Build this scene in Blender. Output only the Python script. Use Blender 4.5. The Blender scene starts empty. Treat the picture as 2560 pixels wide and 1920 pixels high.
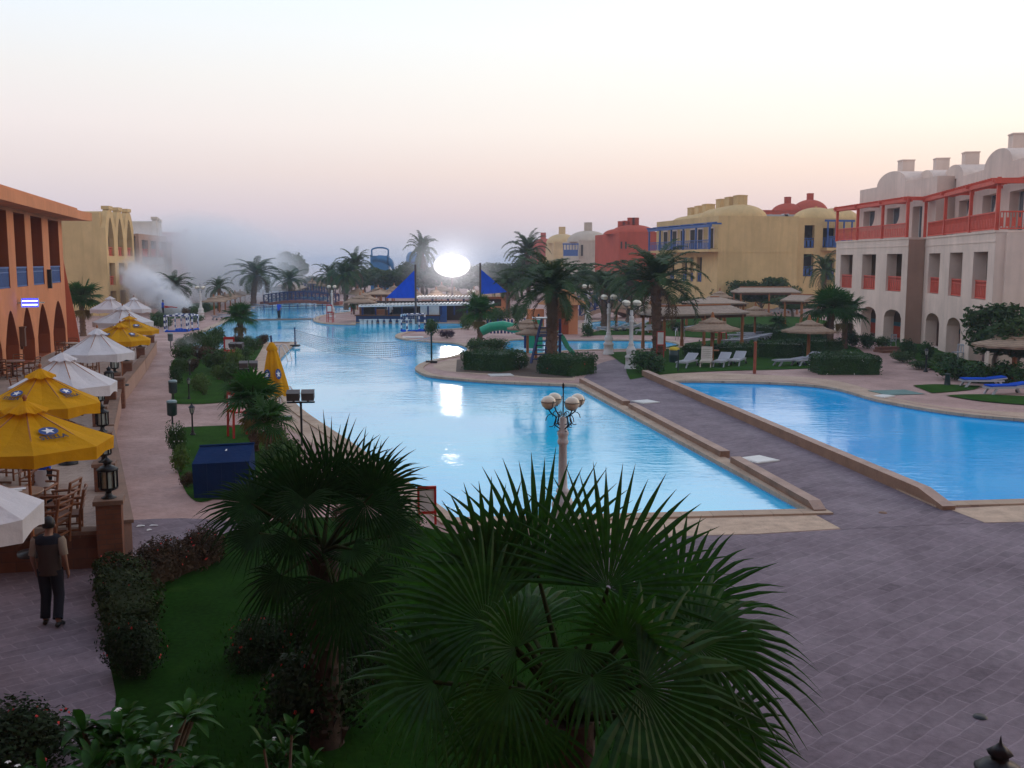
import bpy, bmesh, math, random
from math import sin, cos, tan, atan, atan2, pi, radians, sqrt, exp
from mathutils import Vector, Matrix, noise
from mathutils.geometry import tessellate_polygon

random.seed(7)
R = random.Random(11)
scene = bpy.context.scene
COL = scene.collection

# ------------------------------------------------------------------ survey
# Positions were surveyed from the photograph: P() drops a sight line on a level
# surface, V() takes it to a given distance. The eye stands 5.75 m up on a balcony.
EYE = 5.75
FPX = 2500.0
PITCH = atan((960 - 654) / FPX)

def _ray(px, py):
    dx = (px - 1280) / FPX
    dy = -(py - 960) / FPX
    return Vector((dx, cos(PITCH) + dy * sin(PITCH), -sin(PITCH) + dy * cos(PITCH)))

def P(px, py, z=0.0):
    d = _ray(px, py)
    t = (z - EYE) / d.z
    return Vector((d.x * t, d.y * t, z))

def V(px, py, Y):
    d = _ray(px, py)
    t = Y / d.y
    return Vector((d.x * t, Y, EYE + d.z * t))

def Zat(py, Y):
    return V(1280, py, Y).z

def dn(Y):
    """distances beyond 50 m, pulled in to agree with the surveyed horizon"""
    return Y * (1 - 0.06 * min(1, max(0, (Y - 50) / 60)))

def lin(r, g, b):
    def f(c):
        c /= 255.0
        return c / 12.92 if c <= 0.04045 else ((c + 0.055) / 1.055) ** 2.4
    return (f(r), f(g), f(b), 1.0)

# ------------------------------------------------------------------ meshes
class MB:
    def __init__(s):
        s.v, s.f, s.m, s.sm = [], [], [], []
    def add(s, vs, fs, mi=0, smooth=False):
        o = len(s.v)
        s.v.extend([tuple(v) for v in vs])
        for f in fs:
            s.f.append(tuple(i + o for i in f))
            s.m.append(mi)
            s.sm.append(smooth)
        return s
    def box(s, x0, x1, y0, y1, z0, z1, mi=0, M=None):
        vs = [Vector(p) for p in ((x0,y0,z0),(x1,y0,z0),(x1,y1,z0),(x0,y1,z0),(x0,y0,z1),(x1,y0,z1),(x1,y1,z1),(x0,y1,z1))]
        if M is not None:
            vs = [M @ v for v in vs]
        return s.add(vs, [(0,3,2,1),(4,5,6,7),(0,1,5,4),(1,2,6,5),(2,3,7,6),(3,0,4,7)], mi)
    def bar(s, a, b, w, h=None, mi=0, up=Vector((0,0,1))):
        """rectangular bar from a to b, w wide, h deep"""
        a, b = Vector(a), Vector(b)
        h = w if h is None else h
        d = (b - a)
        L = d.length
        if L < 1e-6:
            return s
        d.normalize()
        if abs(d.dot(up)) > 0.98:
            up = Vector((0,1,0))
        x = d.cross(up).normalized()
        z = x.cross(d).normalized()
        vs = []
        for p in (a, b):
            for sx, sz in ((-1,-1),(1,-1),(1,1),(-1,1)):
                vs.append(p + x * (sx * w / 2) + z * (sz * h / 2))
        return s.add(vs, [(0,1,2,3),(7,6,5,4),(0,4,5,1),(1,5,6,2),(2,6,7,3),(3,7,4,0)], mi)
    def tube(s, pts, rad, n=8, mi=0, cap=True, smooth=True):
        pts = [Vector(p) for p in pts]
        k = len(pts)
        rads = rad if isinstance(rad, (list, tuple)) else [rad] * k
        ref = None
        vs = []
        for i, p in enumerate(pts):
            a = pts[max(0, i - 1)]
            b = pts[min(k - 1, i + 1)]
            d = (b - a).normalized()
            if ref is None:
                ref = Vector((1,0,0)) if abs(d.x) < 0.9 else Vector((0,1,0))
            x = (ref - d * ref.dot(d))
            if x.length < 1e-5:
                x = Vector((0,1,0)).cross(d)
            x.normalize()
            ref = x
            y = d.cross(x)
            for j in range(n):
                t = 2 * pi * j / n
                vs.append(p + (x * cos(t) + y * sin(t)) * rads[i])
        fs = []
        for i in range(k - 1):
            for j in range(n):
                fs.append((i*n+j, i*n+(j+1)%n, (i+1)*n+(j+1)%n, (i+1)*n+j))
        s.add(vs, fs, mi, smooth)
        if cap:
            s.add(vs[:n], [tuple(range(n-1,-1,-1))], mi)
            s.add(vs[-n:], [tuple(range(n))], mi)
        return s
    def lathe(s, prof, n=16, c=(0,0,0), mi=0, smooth=True, ang0=0.0):
        c = Vector(c)
        vs = []
        for r, z in prof:
            for j in range(n):
                t = ang0 + 2 * pi * j / n
                vs.append(c + Vector((r * cos(t), r * sin(t), z)))
        fs = []
        for i in range(len(prof) - 1):
            for j in range(n):
                fs.append((i*n+j, i*n+(j+1)%n, (i+1)*n+(j+1)%n, (i+1)*n+j))
        s.add(vs, fs, mi, smooth)
        if prof[0][0] > 1e-4:
            s.add(vs[:n], [tuple(range(n-1,-1,-1))], mi)
        if prof[-1][0] > 1e-4:
            s.add(vs[-n:], [tuple(range(n))], mi)
        return s
    def sphere(s, c, r, nu=12, nv=8, mi=0, sz=1.0):
        return s.lathe([(max(1e-5, r * sin(pi * i / nv)), -r * sz * cos(pi * i / nv)) for i in range(nv + 1)], nu, c, mi)
    def prism(s, poly, z0, z1, mi=0, mi_top=None, bottom=True):
        n = len(poly)
        area = sum(poly[i][0]*poly[(i+1)%n][1]-poly[(i+1)%n][0]*poly[i][1] for i in range(n))
        if area < 0:
            poly = poly[::-1]
        vs = [(p[0], p[1], z0) for p in poly] + [(p[0], p[1], z1) for p in poly]
        s.add(vs, [(i, (i+1)%n, n+(i+1)%n, n+i) for i in range(n)], mi)
        tr = tessellate_polygon([[Vector((p[0], p[1], 0)) for p in poly]])
        tp = [(p[0], p[1], z1) for p in poly]
        def orient(t, up):
            a, b, c = [Vector((poly[i][0], poly[i][1], 0)) for i in t]
            return t if ((b-a).cross(c-a).z > 0) == up else (t[0], t[2], t[1])
        s.add(tp, [orient(t, True) for t in tr], mi if mi_top is None else mi_top)
        if bottom:
            s.add([(p[0], p[1], z0) for p in poly], [orient(t, False) for t in tr], mi)
        return s
    def sheet(s, rings, z, mi=0):
        """flat sheet with holes: first ring outer"""
        allp = [p for r in rings for p in r]
        tr = tessellate_polygon([[Vector((p[0], p[1], 0)) for p in r] for r in rings])
        fs = []
        for t in tr:
            a, b, c = [Vector((allp[i][0], allp[i][1], 0)) for i in t]
            fs.append(t if (b-a).cross(c-a).z > 0 else (t[0], t[2], t[1]))
        return s.add([(p[0], p[1], z) for p in allp], fs, mi)
    def extrude_poly(s, pts, off, mi=0):
        """pts: planar outline (any orientation in space); thickness along vector off"""
        pts = [Vector(p) for p in pts]
        off = Vector(off)
        n = len(pts)
        nrm = Vector((0,0,0))
        for i in range(n):
            nrm += pts[i].cross(pts[(i+1)%n])
        if nrm.dot(off) > 0:
            pts = pts[::-1]
        vs = pts + [p + off for p in pts]
        fs = [((i+1)%n, i, n+i, n+(i+1)%n) for i in range(n)]
        tr = tessellate_polygon([pts])
        nn = -off.normalized()
        for t in tr:
            a, b, c = pts[t[0]], pts[t[1]], pts[t[2]]
            g = (b-a).cross(c-a).dot(nn) > 0
            q = t if g else (t[0], t[2], t[1])
            fs.append(tuple(q))
            fs.append(tuple(x + n for x in (q[0], q[2], q[1])))
        return s.add(vs, fs, mi)
    def xf(s, M):
        s.v = [tuple(M @ Vector(v)) for v in s.v]
        return s
    def build(s, name, mats, parent=None, loc=(0,0,0), rz=0.0):
        me = bpy.data.meshes.new(name)
        me.from_pydata(s.v, [], s.f)
        if not isinstance(mats, (list, tuple)):
            mats = [mats]
        for m in mats:
            me.materials.append(m)
        me.polygons.foreach_set('material_index', s.m)
        me.polygons.foreach_set('use_smooth', s.sm)
        me.update()
        o = bpy.data.objects.new(name, me)
        COL.objects.link(o)
        if parent is not None:
            o.parent = parent
        o.location = loc
        o.rotation_euler = (0, 0, rz)
        return o

def tag(o, label=None, cat=None, group=None, kind=None):
    if label: o['label'] = label
    if cat: o['category'] = cat
    if group: o['group'] = group
    if kind: o['kind'] = kind
    return o

def thing(name, label, cat, loc=(0,0,0), rz=0.0, group=None):
    o = bpy.data.objects.new(name, None)
    COL.objects.link(o)
    o.empty_display_size = 0.2
    o.location = loc
    o.rotation_euler = (0, 0, rz)
    return tag(o, label, cat, group)

def copy_tree(o, parent=None):
    c = o.copy()
    COL.objects.link(c)
    if parent is not None:
        c.parent = parent
    for ch in list(CH.get(o.name, ())):
        copy_tree(ch, c)
    return c

CH = {}
def index_children():
    CH.clear()
    for o in bpy.data.objects:
        if o.parent:
            CH.setdefault(o.parent.name, []).append(o)

def dup(src, loc, rz=0.0, label=None, group=None, scale=None):
    """a copy of a thing with copies of its parts and sub-parts"""
    kids = {}
    for o in bpy.data.objects:
        if o.parent:
            kids.setdefault(o.parent.name, []).append(o)
    def rec(o, par):
        c = o.copy()
        COL.objects.link(c)
        if par is not None:
            c.parent = par
        for k in kids.get(o.name, ()):
            rec(k, c)
        return c
    r = rec(src, None)
    r.location = loc
    r.rotation_euler = (0, 0, rz)
    if scale is not None:
        r.scale = (scale,) * 3 if not isinstance(scale, (tuple, list)) else scale
    if label: r['label'] = label
    if group: r['group'] = group
    return r

class Proto:
    """first call places the original, later calls place copies"""
    def __init__(s, root):
        s.root, s.used = root, False
    def put(s, loc, rz=0.0, label=None, group=None, scale=None):
        if not s.used:
            s.used = True
            r = s.root
            r.location = loc
            r.rotation_euler = (0, 0, rz)
            if scale is not None:
                r.scale = (scale,) * 3 if not isinstance(scale, (tuple, list)) else scale
            if label: r['label'] = label
            if group: r['group'] = group
            return r
        return dup(s.root, loc, rz, label, group, scale)
# ------------------------------------------------------------------ materials
def _nt(name):
    m = bpy.data.materials.new(name)
    m.use_nodes = True
    nt = m.node_tree
    b = nt.nodes['Principled BSDF']
    return m, nt, b

def N(nt, typ, **kw):
    n = nt.nodes.new(typ)
    for k, v in kw.items():
        if k in n.inputs:
            n.inputs[k].default_value = v
        else:
            setattr(n, k, v)
    return n

def coords(nt, scale=(1,1,1), obj=False, rot=(0,0,0)):
    """world position (or object space) scaled"""
    if obj:
        src = N(nt, 'ShaderNodeTexCoord').outputs['Object']
    else:
        src = N(nt, 'ShaderNodeNewGeometry').outputs['Position']
    mp = N(nt, 'ShaderNodeMapping')
    mp.inputs['Scale'].default_value = scale
    mp.inputs['Rotation'].default_value = rot
    nt.links.new(src, mp.inputs['Vector'])
    return mp.outputs['Vector']

def mixrgb(nt, fac, a, b, mode='MIX'):
    n = nt.nodes.new('ShaderNodeMix')
    n.data_type = 'RGBA'
    n.blend_type = mode
    for sock, val in ((n.inputs[0], fac), (n.inputs[6], a), (n.inputs[7], b)):
        if isinstance(val, bpy.types.NodeSocket):
            nt.links.new(val, sock)
        else:
            sock.default_value = val
    return n.outputs[2]

def ramp(nt, fac, stops, interp='LINEAR'):
    n = nt.nodes.new('ShaderNodeValToRGB')
    cr = n.color_ramp
    cr.interpolation = interp
    while len(cr.elements) > 1:
        cr.elements.remove(cr.elements[-1])
    cr.elements[0].position, cr.elements[0].color = stops[0]
    for p, c in stops[1:]:
        e = cr.elements.new(p)
        e.color = c
    nt.links.new(fac, n.inputs['Fac'])
    return n.outputs['Color']

def noise_fac(nt, vec, scale, detail=4.0, rough=0.55):
    n = N(nt, 'ShaderNodeTexNoise')
    n.inputs['Scale'].default_value = scale
    n.inputs['Detail'].default_value = detail
    n.inputs['Roughness'].default_value = rough
    nt.links.new(vec, n.inputs['Vector'])
    return n.outputs['Fac']

def bump(nt, b, height, strength=0.3, dist=0.02):
    n = N(nt, 'ShaderNodeBump')
    n.inputs['Strength'].default_value = strength
    n.inputs['Distance'].default_value = dist
    nt.links.new(height, n.inputs['Height'])
    nt.links.new(n.outputs['Normal'], b.inputs['Normal'])

def c3(c, k):
    return (min(1, c[0]*k), min(1, c[1]*k), min(1, c[2]*k), 1)

def mat(name, col, rough=0.7, var=0.25, scale=2.0, metal=0.0, bmp=0.0, bscale=40.0, spec=0.4, obj=False, stretch=(1,1,1), trans=0.0):
    """coloured surface with two scales of mottling"""
    m, nt, b = _nt(name)
    v = coords(nt, stretch, obj)
    f1 = noise_fac(nt, v, scale, 5.0, 0.6)
    f2 = noise_fac(nt, v, scale * 9.0, 3.0, 0.6)
    c = ramp(nt, f1, [(0.3, c3(col, 1 - var)), (0.7, c3(col, 1 + var * 0.8))])
    c = mixrgb(nt, 0.35 * min(1, var * 2), c, ramp(nt, f2, [(0.35, c3(col, 0.6)), (0.65, c3(col, 1.3))]))
    nt.links.new(c, b.inputs['Base Color'])
    b.inputs['Roughness'].default_value = rough
    b.inputs['Metallic'].default_value = metal
    b.inputs['Specular IOR Level'].default_value = spec
    if trans:
        b.inputs['Transmission Weight'].default_value = trans
    if bmp:
        bump(nt, b, noise_fac(nt, v, bscale, 4.0), bmp)
    return m

def leaf_mat(name, ca, cb, cc=None, rough=0.5, scale=1.5, trans=0.25, spec=0.16):
    """foliage: colour drifts through the crown and from leaf to leaf; some light passes through"""
    m, nt, b = _nt(name)
    v = coords(nt)
    f = noise_fac(nt, v, scale, 3.0)
    f2 = noise_fac(nt, v, 14.0, 2.0)
    c = ramp(nt, f, [(0.3, ca), (0.62, cb)] + ([(0.8, cc)] if cc else []))
    c = mixrgb(nt, 0.4, c, ramp(nt, f2, [(0.3, c3(ca, 0.7)), (0.7, c3(cb, 1.35))]))
    nt.links.new(c, b.inputs['Base Color'])
    b.inputs['Roughness'].default_value = rough
    b.inputs['Specular IOR Level'].default_value = spec
    tr = N(nt, 'ShaderNodeBsdfTranslucent')
    nt.links.new(c, tr.inputs['Color'])
    mx = N(nt, 'ShaderNodeMixShader')
    mx.inputs[0].default_value = trans
    nt.links.new(b.outputs[0], mx.inputs[1])
    nt.links.new(tr.outputs[0], mx.inputs[2])
    nt.links.new(mx.outputs[0], nt.nodes['Material Output'].inputs['Surface'])
    return m

def plaster(name, col, var=0.14):
    """rendered wall: cloudy patches, faint rain streaks, fine grain"""
    m, nt, b = _nt(name)
    v = coords(nt)
    f1 = noise_fac(nt, v, 0.35, 6.0, 0.65)
    vs = coords(nt, (1.6, 1.6, 0.12))
    f2 = noise_fac(nt, vs, 1.3, 5.0, 0.6)
    c = ramp(nt, f1, [(0.3, c3(col, 1 - var)), (0.7, c3(col, 1 + var))])
    c = mixrgb(nt, ramp(nt, f2, [(0.45, (0,0,0,1)), (0.75, (0.5,0.5,0.5,1))]), c, c3(col, 0.72))
    nt.links.new(c, b.inputs['Base Color'])
    b.inputs['Roughness'].default_value = 0.9
    b.inputs['Specular IOR Level'].default_value = 0.2
    bump(nt, b, noise_fac(nt, v, 25.0, 5.0), 0.25, 0.02)
    return m

def paving(name, ca, cb, mortar, bw=0.4, bh=0.2, rot=0.0, wet=0.0, msize=0.02, worn=0.5):
    """stone sets with uneven colour, worn patches and open joints"""
    m, nt, b = _nt(name)
    v = coords(nt, (1,1,1), rot=(0,0,rot))
    # wobble the joints
    nz = N(nt, 'ShaderNodeTexNoise')
    nz.inputs['Scale'].default_value = 1.1
    nz.inputs['Detail'].default_value = 2.0
    nt.links.new(v, nz.inputs['Vector'])
    sub = N(nt, 'ShaderNodeVectorMath', operation='SUBTRACT')
    nt.links.new(nz.outputs['Color'], sub.inputs[0])
    sub.inputs[1].default_value = (0.5, 0.5, 0.5)
    scl = N(nt, 'ShaderNodeVectorMath', operation='SCALE')
    nt.links.new(sub.outputs[0], scl.inputs[0])
    scl.inputs['Scale'].default_value = 0.20
    addv = N(nt, 'ShaderNodeVectorMath', operation='ADD')
    nt.links.new(v, addv.inputs[0])
    nt.links.new(scl.outputs[0], addv.inputs[1])
    br = N(nt, 'ShaderNodeTexBrick')
    br.inputs['Color1'].default_value = ca
    br.inputs['Color2'].default_value = cb
    br.inputs['Mortar'].default_value = mortar
    br.inputs['Scale'].default_value = 1.0
    br.inputs['Mortar Size'].default_value = msize
    br.inputs['Mortar Smooth'].default_value = 0.3
    br.inputs['Bias'].default_value = 0.0
    br.inputs['Brick Width'].default_value = bw
    br.inputs['Row Height'].default_value = bh
    nt.links.new(addv.outputs[0], br.inputs['Vector'])
    f1 = noise_fac(nt, v, 0.55, 6.0, 0.65)
    f2 = noise_fac(nt, v, 6.0, 5.0, 0.7)
    c = mixrgb(nt, worn, br.outputs['Color'], ramp(nt, f1, [(0.28, c3(ca, 0.5)), (0.5, c3(cb, 0.95)), (0.72, c3(cb, 1.5))]))
    c = mixrgb(nt, 0.35, c, ramp(nt, f2, [(0.3, c3(ca, 0.6)), (0.7, c3(cb, 1.3))]))
    nt.links.new(c, b.inputs['Base Color'])
    rr = ramp(nt, f1, [(0.35, (0.85,)*3 + (1,)), (0.7, (0.6,)*3 + (1,))])
    nt.links.new(rr, b.inputs['Roughness'])
    b.inputs['Specular IOR Level'].default_value = 0.25
    inv = N(nt, 'ShaderNodeMath', operation='MULTIPLY_ADD')
    nt.links.new(br.outputs['Fac'], inv.inputs[0])
    inv.inputs[1].default_value = -1.0
    nt.links.new(f2, inv.inputs[2])
    bump(nt, b, inv.outputs[0], 0.5, 0.02)
    return m

def brick(name, ca, cb, mortar, bw=0.26, bh=0.09):
    """vertical brickwork in object space, joints run level whichever way the wall faces"""
    m, nt, b = _nt(name)
    tc = N(nt, 'ShaderNodeTexCoord').outputs['Object']
    sx = N(nt, 'ShaderNodeSeparateXYZ')
    nt.links.new(tc, sx.inputs[0])
    ad = N(nt, 'ShaderNodeMath', operation='ADD')
    nt.links.new(sx.outputs['X'], ad.inputs[0])
    nt.links.new(sx.outputs['Y'], ad.inputs[1])
    cb_ = N(nt, 'ShaderNodeCombineXYZ')
    nt.links.new(ad.outputs[0], cb_.inputs['X'])
    nt.links.new(sx.outputs['Z'], cb_.inputs['Y'])
    br = N(nt, 'ShaderNodeTexBrick')
    br.inputs['Color1'].default_value = ca
    br.inputs['Color2'].default_value = cb
    br.inputs['Mortar'].default_value = mortar
    br.inputs['Scale'].default_value = 1.0
    br.inputs['Mortar Size'].default_value = 0.008
    br.inputs['Brick Width'].default_value = bw
    br.inputs['Row Height'].default_value = bh
    nt.links.new(cb_.outputs[0], br.inputs['Vector'])
    v = coords(nt)
    f = noise_fac(nt, v, 3.0, 5.0)
    c = mixrgb(nt, 0.35, br.outputs['Color'], ramp(nt, f, [(0.3, c3(ca, 0.5)), (0.7, c3(cb, 1.4))]))
    nt.links.new(c, b.inputs['Base Color'])
    b.inputs['Roughness'].default_value = 0.85
    b.inputs['Specular IOR Level'].default_value = 0.2
    bump(nt, b, br.outputs['Fac'], -0.4, 0.01)
    return m

def thatch(name, col):
    """reed thatch: fine combed streaks running down from the tip, in courses"""
    m, nt, b = _nt(name)
    tc = N(nt, 'ShaderNodeTexCoord').outputs['Object']
    f = noise_fac(nt, tc, 6.0, 5.0, 0.7)
    sx = N(nt, 'ShaderNodeSeparateXYZ')
    nt.links.new(tc, sx.inputs[0])
    w = N(nt, 'ShaderNodeTexWave', bands_direction='Z')
    w.inputs['Scale'].default_value = 4.0
    w.inputs['Distortion'].default_value = 2.5
    w.inputs['Detail'].default_value = 3.0
    nt.links.new(tc, w.inputs['Vector'])
    c = ramp(nt, f, [(0.3, c3(col, 0.65)), (0.7, c3(col, 1.25))])
    c = mixrgb(nt, 0.4, c, ramp(nt, w.outputs['Fac'], [(0.2, c3(col, 0.55)), (0.8, c3(col, 1.2))]))
    nt.links.new(c, b.inputs['Base Color'])
    b.inputs['Roughness'].default_value = 0.95
    b.inputs['Specular IOR Level'].default_value = 0.1
    bump(nt, b, w.outputs['Fac'], 0.5, 0.03)
    return m

def water_mat(name, col, deep, ior=1.45, ripple=1.0, scale=1.0):
    """pool water: pale tiled floor seen through blue water, mirror reflection above, small wind ripples in patches"""
    m, nt, b = _nt(name)
    v = coords(nt)
    f = noise_fac(nt, v, 0.12, 3.0)
    c = ramp(nt, f, [(0.35, deep), (0.65, col)])
    nt.links.new(c, b.inputs['Base Color'])
    b.inputs['Roughness'].default_value = 0.03
    b.inputs['IOR'].default_value = ior
    b.inputs['Specular IOR Level'].default_value = 0.5
    v1 = coords(nt, (0.9, 2.2, 1))
    n1 = noise_fac(nt, v1, 1.6 * scale, 3.0, 0.55)
    v2 = coords(nt, (1.0, 1.6, 1), rot=(0,0,0.5))
    n2 = noise_fac(nt, v2, 5.5 * scale, 3.0, 0.6)
    patch = noise_fac(nt, v, 0.16, 3.0)
    pr = ramp(nt, patch, [(0.4, (0.25,)*3+(1,)), (0.65, (1,1,1,1))])
    ad = N(nt, 'ShaderNodeMath', operation='MULTIPLY_ADD')
    nt.links.new(n2, ad.inputs[0])
    ad.inputs[1].default_value = 0.35
    nt.links.new(n1, ad.inputs[2])
    ml = N(nt, 'ShaderNodeMath', operation='MULTIPLY')
    nt.links.new(ad.outputs[0], ml.inputs[0])
    nt.links.new(pr, ml.inputs[1])
    bump(nt, b, ml.outputs[0], 0.6, 0.02 * ripple)
    return m

def emit_mat(name, col, strength):
    m, nt, b = _nt(name)
    b.inputs['Base Color'].default_value = col
    b.inputs['Emission Color'].default_value = col
    b.inputs['Emission Strength'].default_value = strength
    return m

def fabric(name, col, trans=0.3, var=0.1):
    m, nt, b = _nt(name)
    v = coords(nt, obj=True)
    f = noise_fac(nt, v, 1.5, 4.0)
    c = ramp(nt, f, [(0.3, c3(col, 1 - var)), (0.7, c3(col, 1 + var))])
    nt.links.new(c, b.inputs['Base Color'])
    b.inputs['Roughness'].default_value = 0.9
    b.inputs['Specular IOR Level'].default_value = 0.15
    bump(nt, b, noise_fac(nt, v, 2.2, 4.0), 0.55, 0.10)
    tr = N(nt, 'ShaderNodeBsdfTranslucent')
    nt.links.new(c, tr.inputs['Color'])
    mx = N(nt, 'ShaderNodeMixShader')
    mx.inputs[0].default_value = trans
    nt.links.new(b.outputs[0], mx.inputs[1])
    nt.links.new(tr.outputs[0], mx.inputs[2])
    nt.links.new(mx.outputs[0], nt.nodes['Material Output'].inputs['Surface'])
    return m

M = {}
M['orange']   = plaster('orange_plaster', (0.60, 0.235, 0.11, 1))
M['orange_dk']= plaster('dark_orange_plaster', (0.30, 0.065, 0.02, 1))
M['salmon']   = plaster('salmon_plaster', (0.50, 0.12, 0.06, 1))
M['ochre']    = plaster('ochre_plaster', (0.60, 0.405, 0.195, 1))
M['cream']    = plaster('cream_plaster', (0.73, 0.56, 0.47, 1))
M['white_pl'] = plaster('white_plaster', (0.50, 0.43, 0.36, 1))
M['pink_pl']  = plaster('pink_plaster', (0.40, 0.25, 0.19, 1))
M['red_pl']   = plaster('red_plaster', (0.44, 0.07, 0.035, 1))
M['pale_pl']  = plaster('pale_plaster', (0.52, 0.42, 0.33, 1))
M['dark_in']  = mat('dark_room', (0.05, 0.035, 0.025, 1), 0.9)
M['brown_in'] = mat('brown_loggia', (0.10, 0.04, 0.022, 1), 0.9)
M['pinkrail'] = mat('coral_paint', (0.62, 0.085, 0.05, 1), 0.6, 0.15)
M['bluerail'] = mat('blue_paint', (0.03, 0.09, 0.28, 1), 0.5, 0.2)
M['navy']     = mat('navy_paint', (0.02, 0.035, 0.13, 1), 0.5, 0.2)
M['teal']     = mat('teal_door', (0.02, 0.12, 0.15, 1), 0.6)
M['glass']    = mat('window_glass', (0.10, 0.13, 0.16, 1), 0.08, 0.3, spec=0.8)
M['brick']    = brick('brown_brick', (0.16, 0.06, 0.035, 1), (0.22, 0.09, 0.05, 1), (0.10, 0.07, 0.06, 1))
M['block']    = brick('brown_stone_block', (0.12, 0.05, 0.032, 1), (0.18, 0.08, 0.05, 1), (0.07, 0.05, 0.045, 1), 0.5, 0.2)
M['capstone'] = mat('cap_stone', (0.22, 0.13, 0.09, 1), 0.85, bmp=0.3)
M['terrace']  = paving('terrace_floor', (0.30, 0.22, 0.18, 1), (0.36, 0.27, 0.22, 1), (0.2, 0.15, 0.12, 1), 0.3, 0.3)
M['path']     = paving('path_paving', (0.34, 0.205, 0.175, 1), (0.42, 0.26, 0.222, 1), (0.23, 0.155, 0.14, 1), 0.22, 0.11, 0.35, worn=0.6, msize=0.008)
M['plaza']    = paving('plaza_stone_sets', (0.098, 0.073, 0.086, 1), (0.205, 0.152, 0.176, 1), (0.29, 0.23, 0.255, 1), 0.52, 0.27, -0.72, worn=0.40, msize=0.014)
M['deckstone']= paving('pool_deck_stone', (0.40, 0.27, 0.19, 1), (0.47, 0.33, 0.24, 1), (0.25, 0.18, 0.14, 1), 0.6, 0.6, 0.3, msize=0.006)
M['coping']   = mat('coping_stone', (0.46, 0.34, 0.24, 1), 0.8, 0.3, 1.2, bmp=0.25, bscale=15)
M['pebble']   = mat('pebble_wash', (0.52, 0.37, 0.26, 1), 0.85, 0.3, 3.0, bmp=0.5, bscale=60)
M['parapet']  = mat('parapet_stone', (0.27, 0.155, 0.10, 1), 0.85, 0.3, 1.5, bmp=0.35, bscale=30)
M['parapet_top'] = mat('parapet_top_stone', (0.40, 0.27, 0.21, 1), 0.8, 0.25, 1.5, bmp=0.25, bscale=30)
M['tile_wh']  = mat('white_tile', (0.62, 0.60, 0.57, 1), 0.4, 0.1)
M['water']    = water_mat('pool_water', (0.02, 0.66, 0.98, 1), (0.008, 0.56, 0.96, 1), 2.15, 1.7)
M['water_r']  = water_mat('deep_pool_water', (0.001, 0.50, 0.98, 1), (0.0005, 0.44, 0.95, 1), 1.36, 1.5)
M['sea']      = water_mat('sea_water', (0.10, 0.16, 0.24, 1), (0.08, 0.13, 0.20, 1), 1.33, 4.0, 0.3)
M['pooltile'] = mat('pool_wall_tile', (0.10, 0.36, 0.62, 1), 0.3, 0.2, 6.0)
M['grass']    = leaf_mat('lawn', (0.010, 0.036, 0.004, 1), (0.026, 0.078, 0.008, 1), (0.07, 0.095, 0.018, 1), 1.0, 1.2, 0.0, 0.03)
M['sand']     = mat('sandy_soil', (0.33, 0.25, 0.19, 1), 0.95, 0.25, 0.3, bmp=0.2, bscale=8)
M['soil']     = mat('bed_soil', (0.10, 0.065, 0.045, 1), 0.95, 0.3, 2.0, bmp=0.4, bscale=20)
M['wood']     = mat('orange_wood', (0.33, 0.115, 0.035, 1), 0.65, 0.3, 3.0, obj=True, stretch=(6,6,0.6), bmp=0.2)
M['darkwood'] = mat('dark_wood', (0.12, 0.045, 0.02, 1), 0.6, 0.3, 3.0, obj=True, stretch=(6,6,0.6), bmp=0.2)
M['cane']     = mat('cane_wood', (0.20, 0.075, 0.032, 1), 0.5, 0.35, 6.0, obj=True)
M['thatch']   = thatch('reed_thatch', (0.34, 0.235, 0.165, 1))
M['thatch_g'] = thatch('greyed_reed_thatch', (0.38, 0.285, 0.22, 1))
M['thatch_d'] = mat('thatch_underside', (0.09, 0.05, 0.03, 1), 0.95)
M['white']    = mat('white_paint', (0.68, 0.67, 0.65, 1), 0.5, 0.12)
M['whitepl']  = mat('white_plastic', (0.38, 0.38, 0.41, 1), 0.35, 0.08)
M['greywhite']= mat('weathered_lamp_stone', (0.58, 0.55, 0.53, 1), 0.7, 0.18, 3.0, bmp=0.2)
M['globe']    = mat('milk_glass', (0.74, 0.66, 0.52, 1), 0.22, 0.06)
M['black']    = mat('black_iron', (0.012, 0.013, 0.016, 1), 0.45, 0.3, metal=0.3)
M['greenbin'] = mat('dark_green_enamel', (0.012, 0.035, 0.035, 1), 0.4, 0.3)
M['lampglass']= mat('lantern_glass', (0.45, 0.50, 0.45, 1), 0.15, 0.15)
M['copper']   = mat('copper_brown', (0.10, 0.05, 0.035, 1), 0.5, 0.4, 8.0, metal=0.3)
M['yellow']   = fabric('yellow_canvas', (0.72, 0.36, 0.008, 1), 0.35)
M['canvas']   = fabric('white_canvas', (0.74, 0.71, 0.72, 1), 0.3, 0.07)
M['bluefab']  = fabric('blue_sailcloth', (0.008, 0.10, 0.62, 1), 0.35)
M['bluetarp'] = fabric('dark_blue_tarpaulin', (0.003, 0.022, 0.085, 1), 0.0)
M['red']      = mat('red_paint', (0.42, 0.018, 0.015, 1), 0.45, 0.2)
M['logo_bl']  = mat('logo_blue', (0.03, 0.07, 0.22, 1), 0.8, 0.1)
M['logo_wh']  = mat('logo_white', (0.75, 0.75, 0.75, 1), 0.8, 0.05)
M['logo_bk']  = mat('lettering_dark', (0.03, 0.035, 0.06, 1), 0.8, 0.1)
M['steel']    = mat('stainless_rail', (0.55, 0.56, 0.58, 1), 0.25, 0.1, metal=0.9)
M['net']      = mat('net_cord', (0.45, 0.50, 0.55, 1), 0.8)
M['slide']    = mat('green_slide_plastic', (0.02, 0.30, 0.16, 1), 0.35, 0.15)
M['bluemet']  = mat('blue_slide_plastic', (0.03, 0.16, 0.36, 1), 0.4, 0.2)
M['skin']     = mat('skin', (0.22, 0.11, 0.07, 1), 0.55, 0.1)
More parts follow.
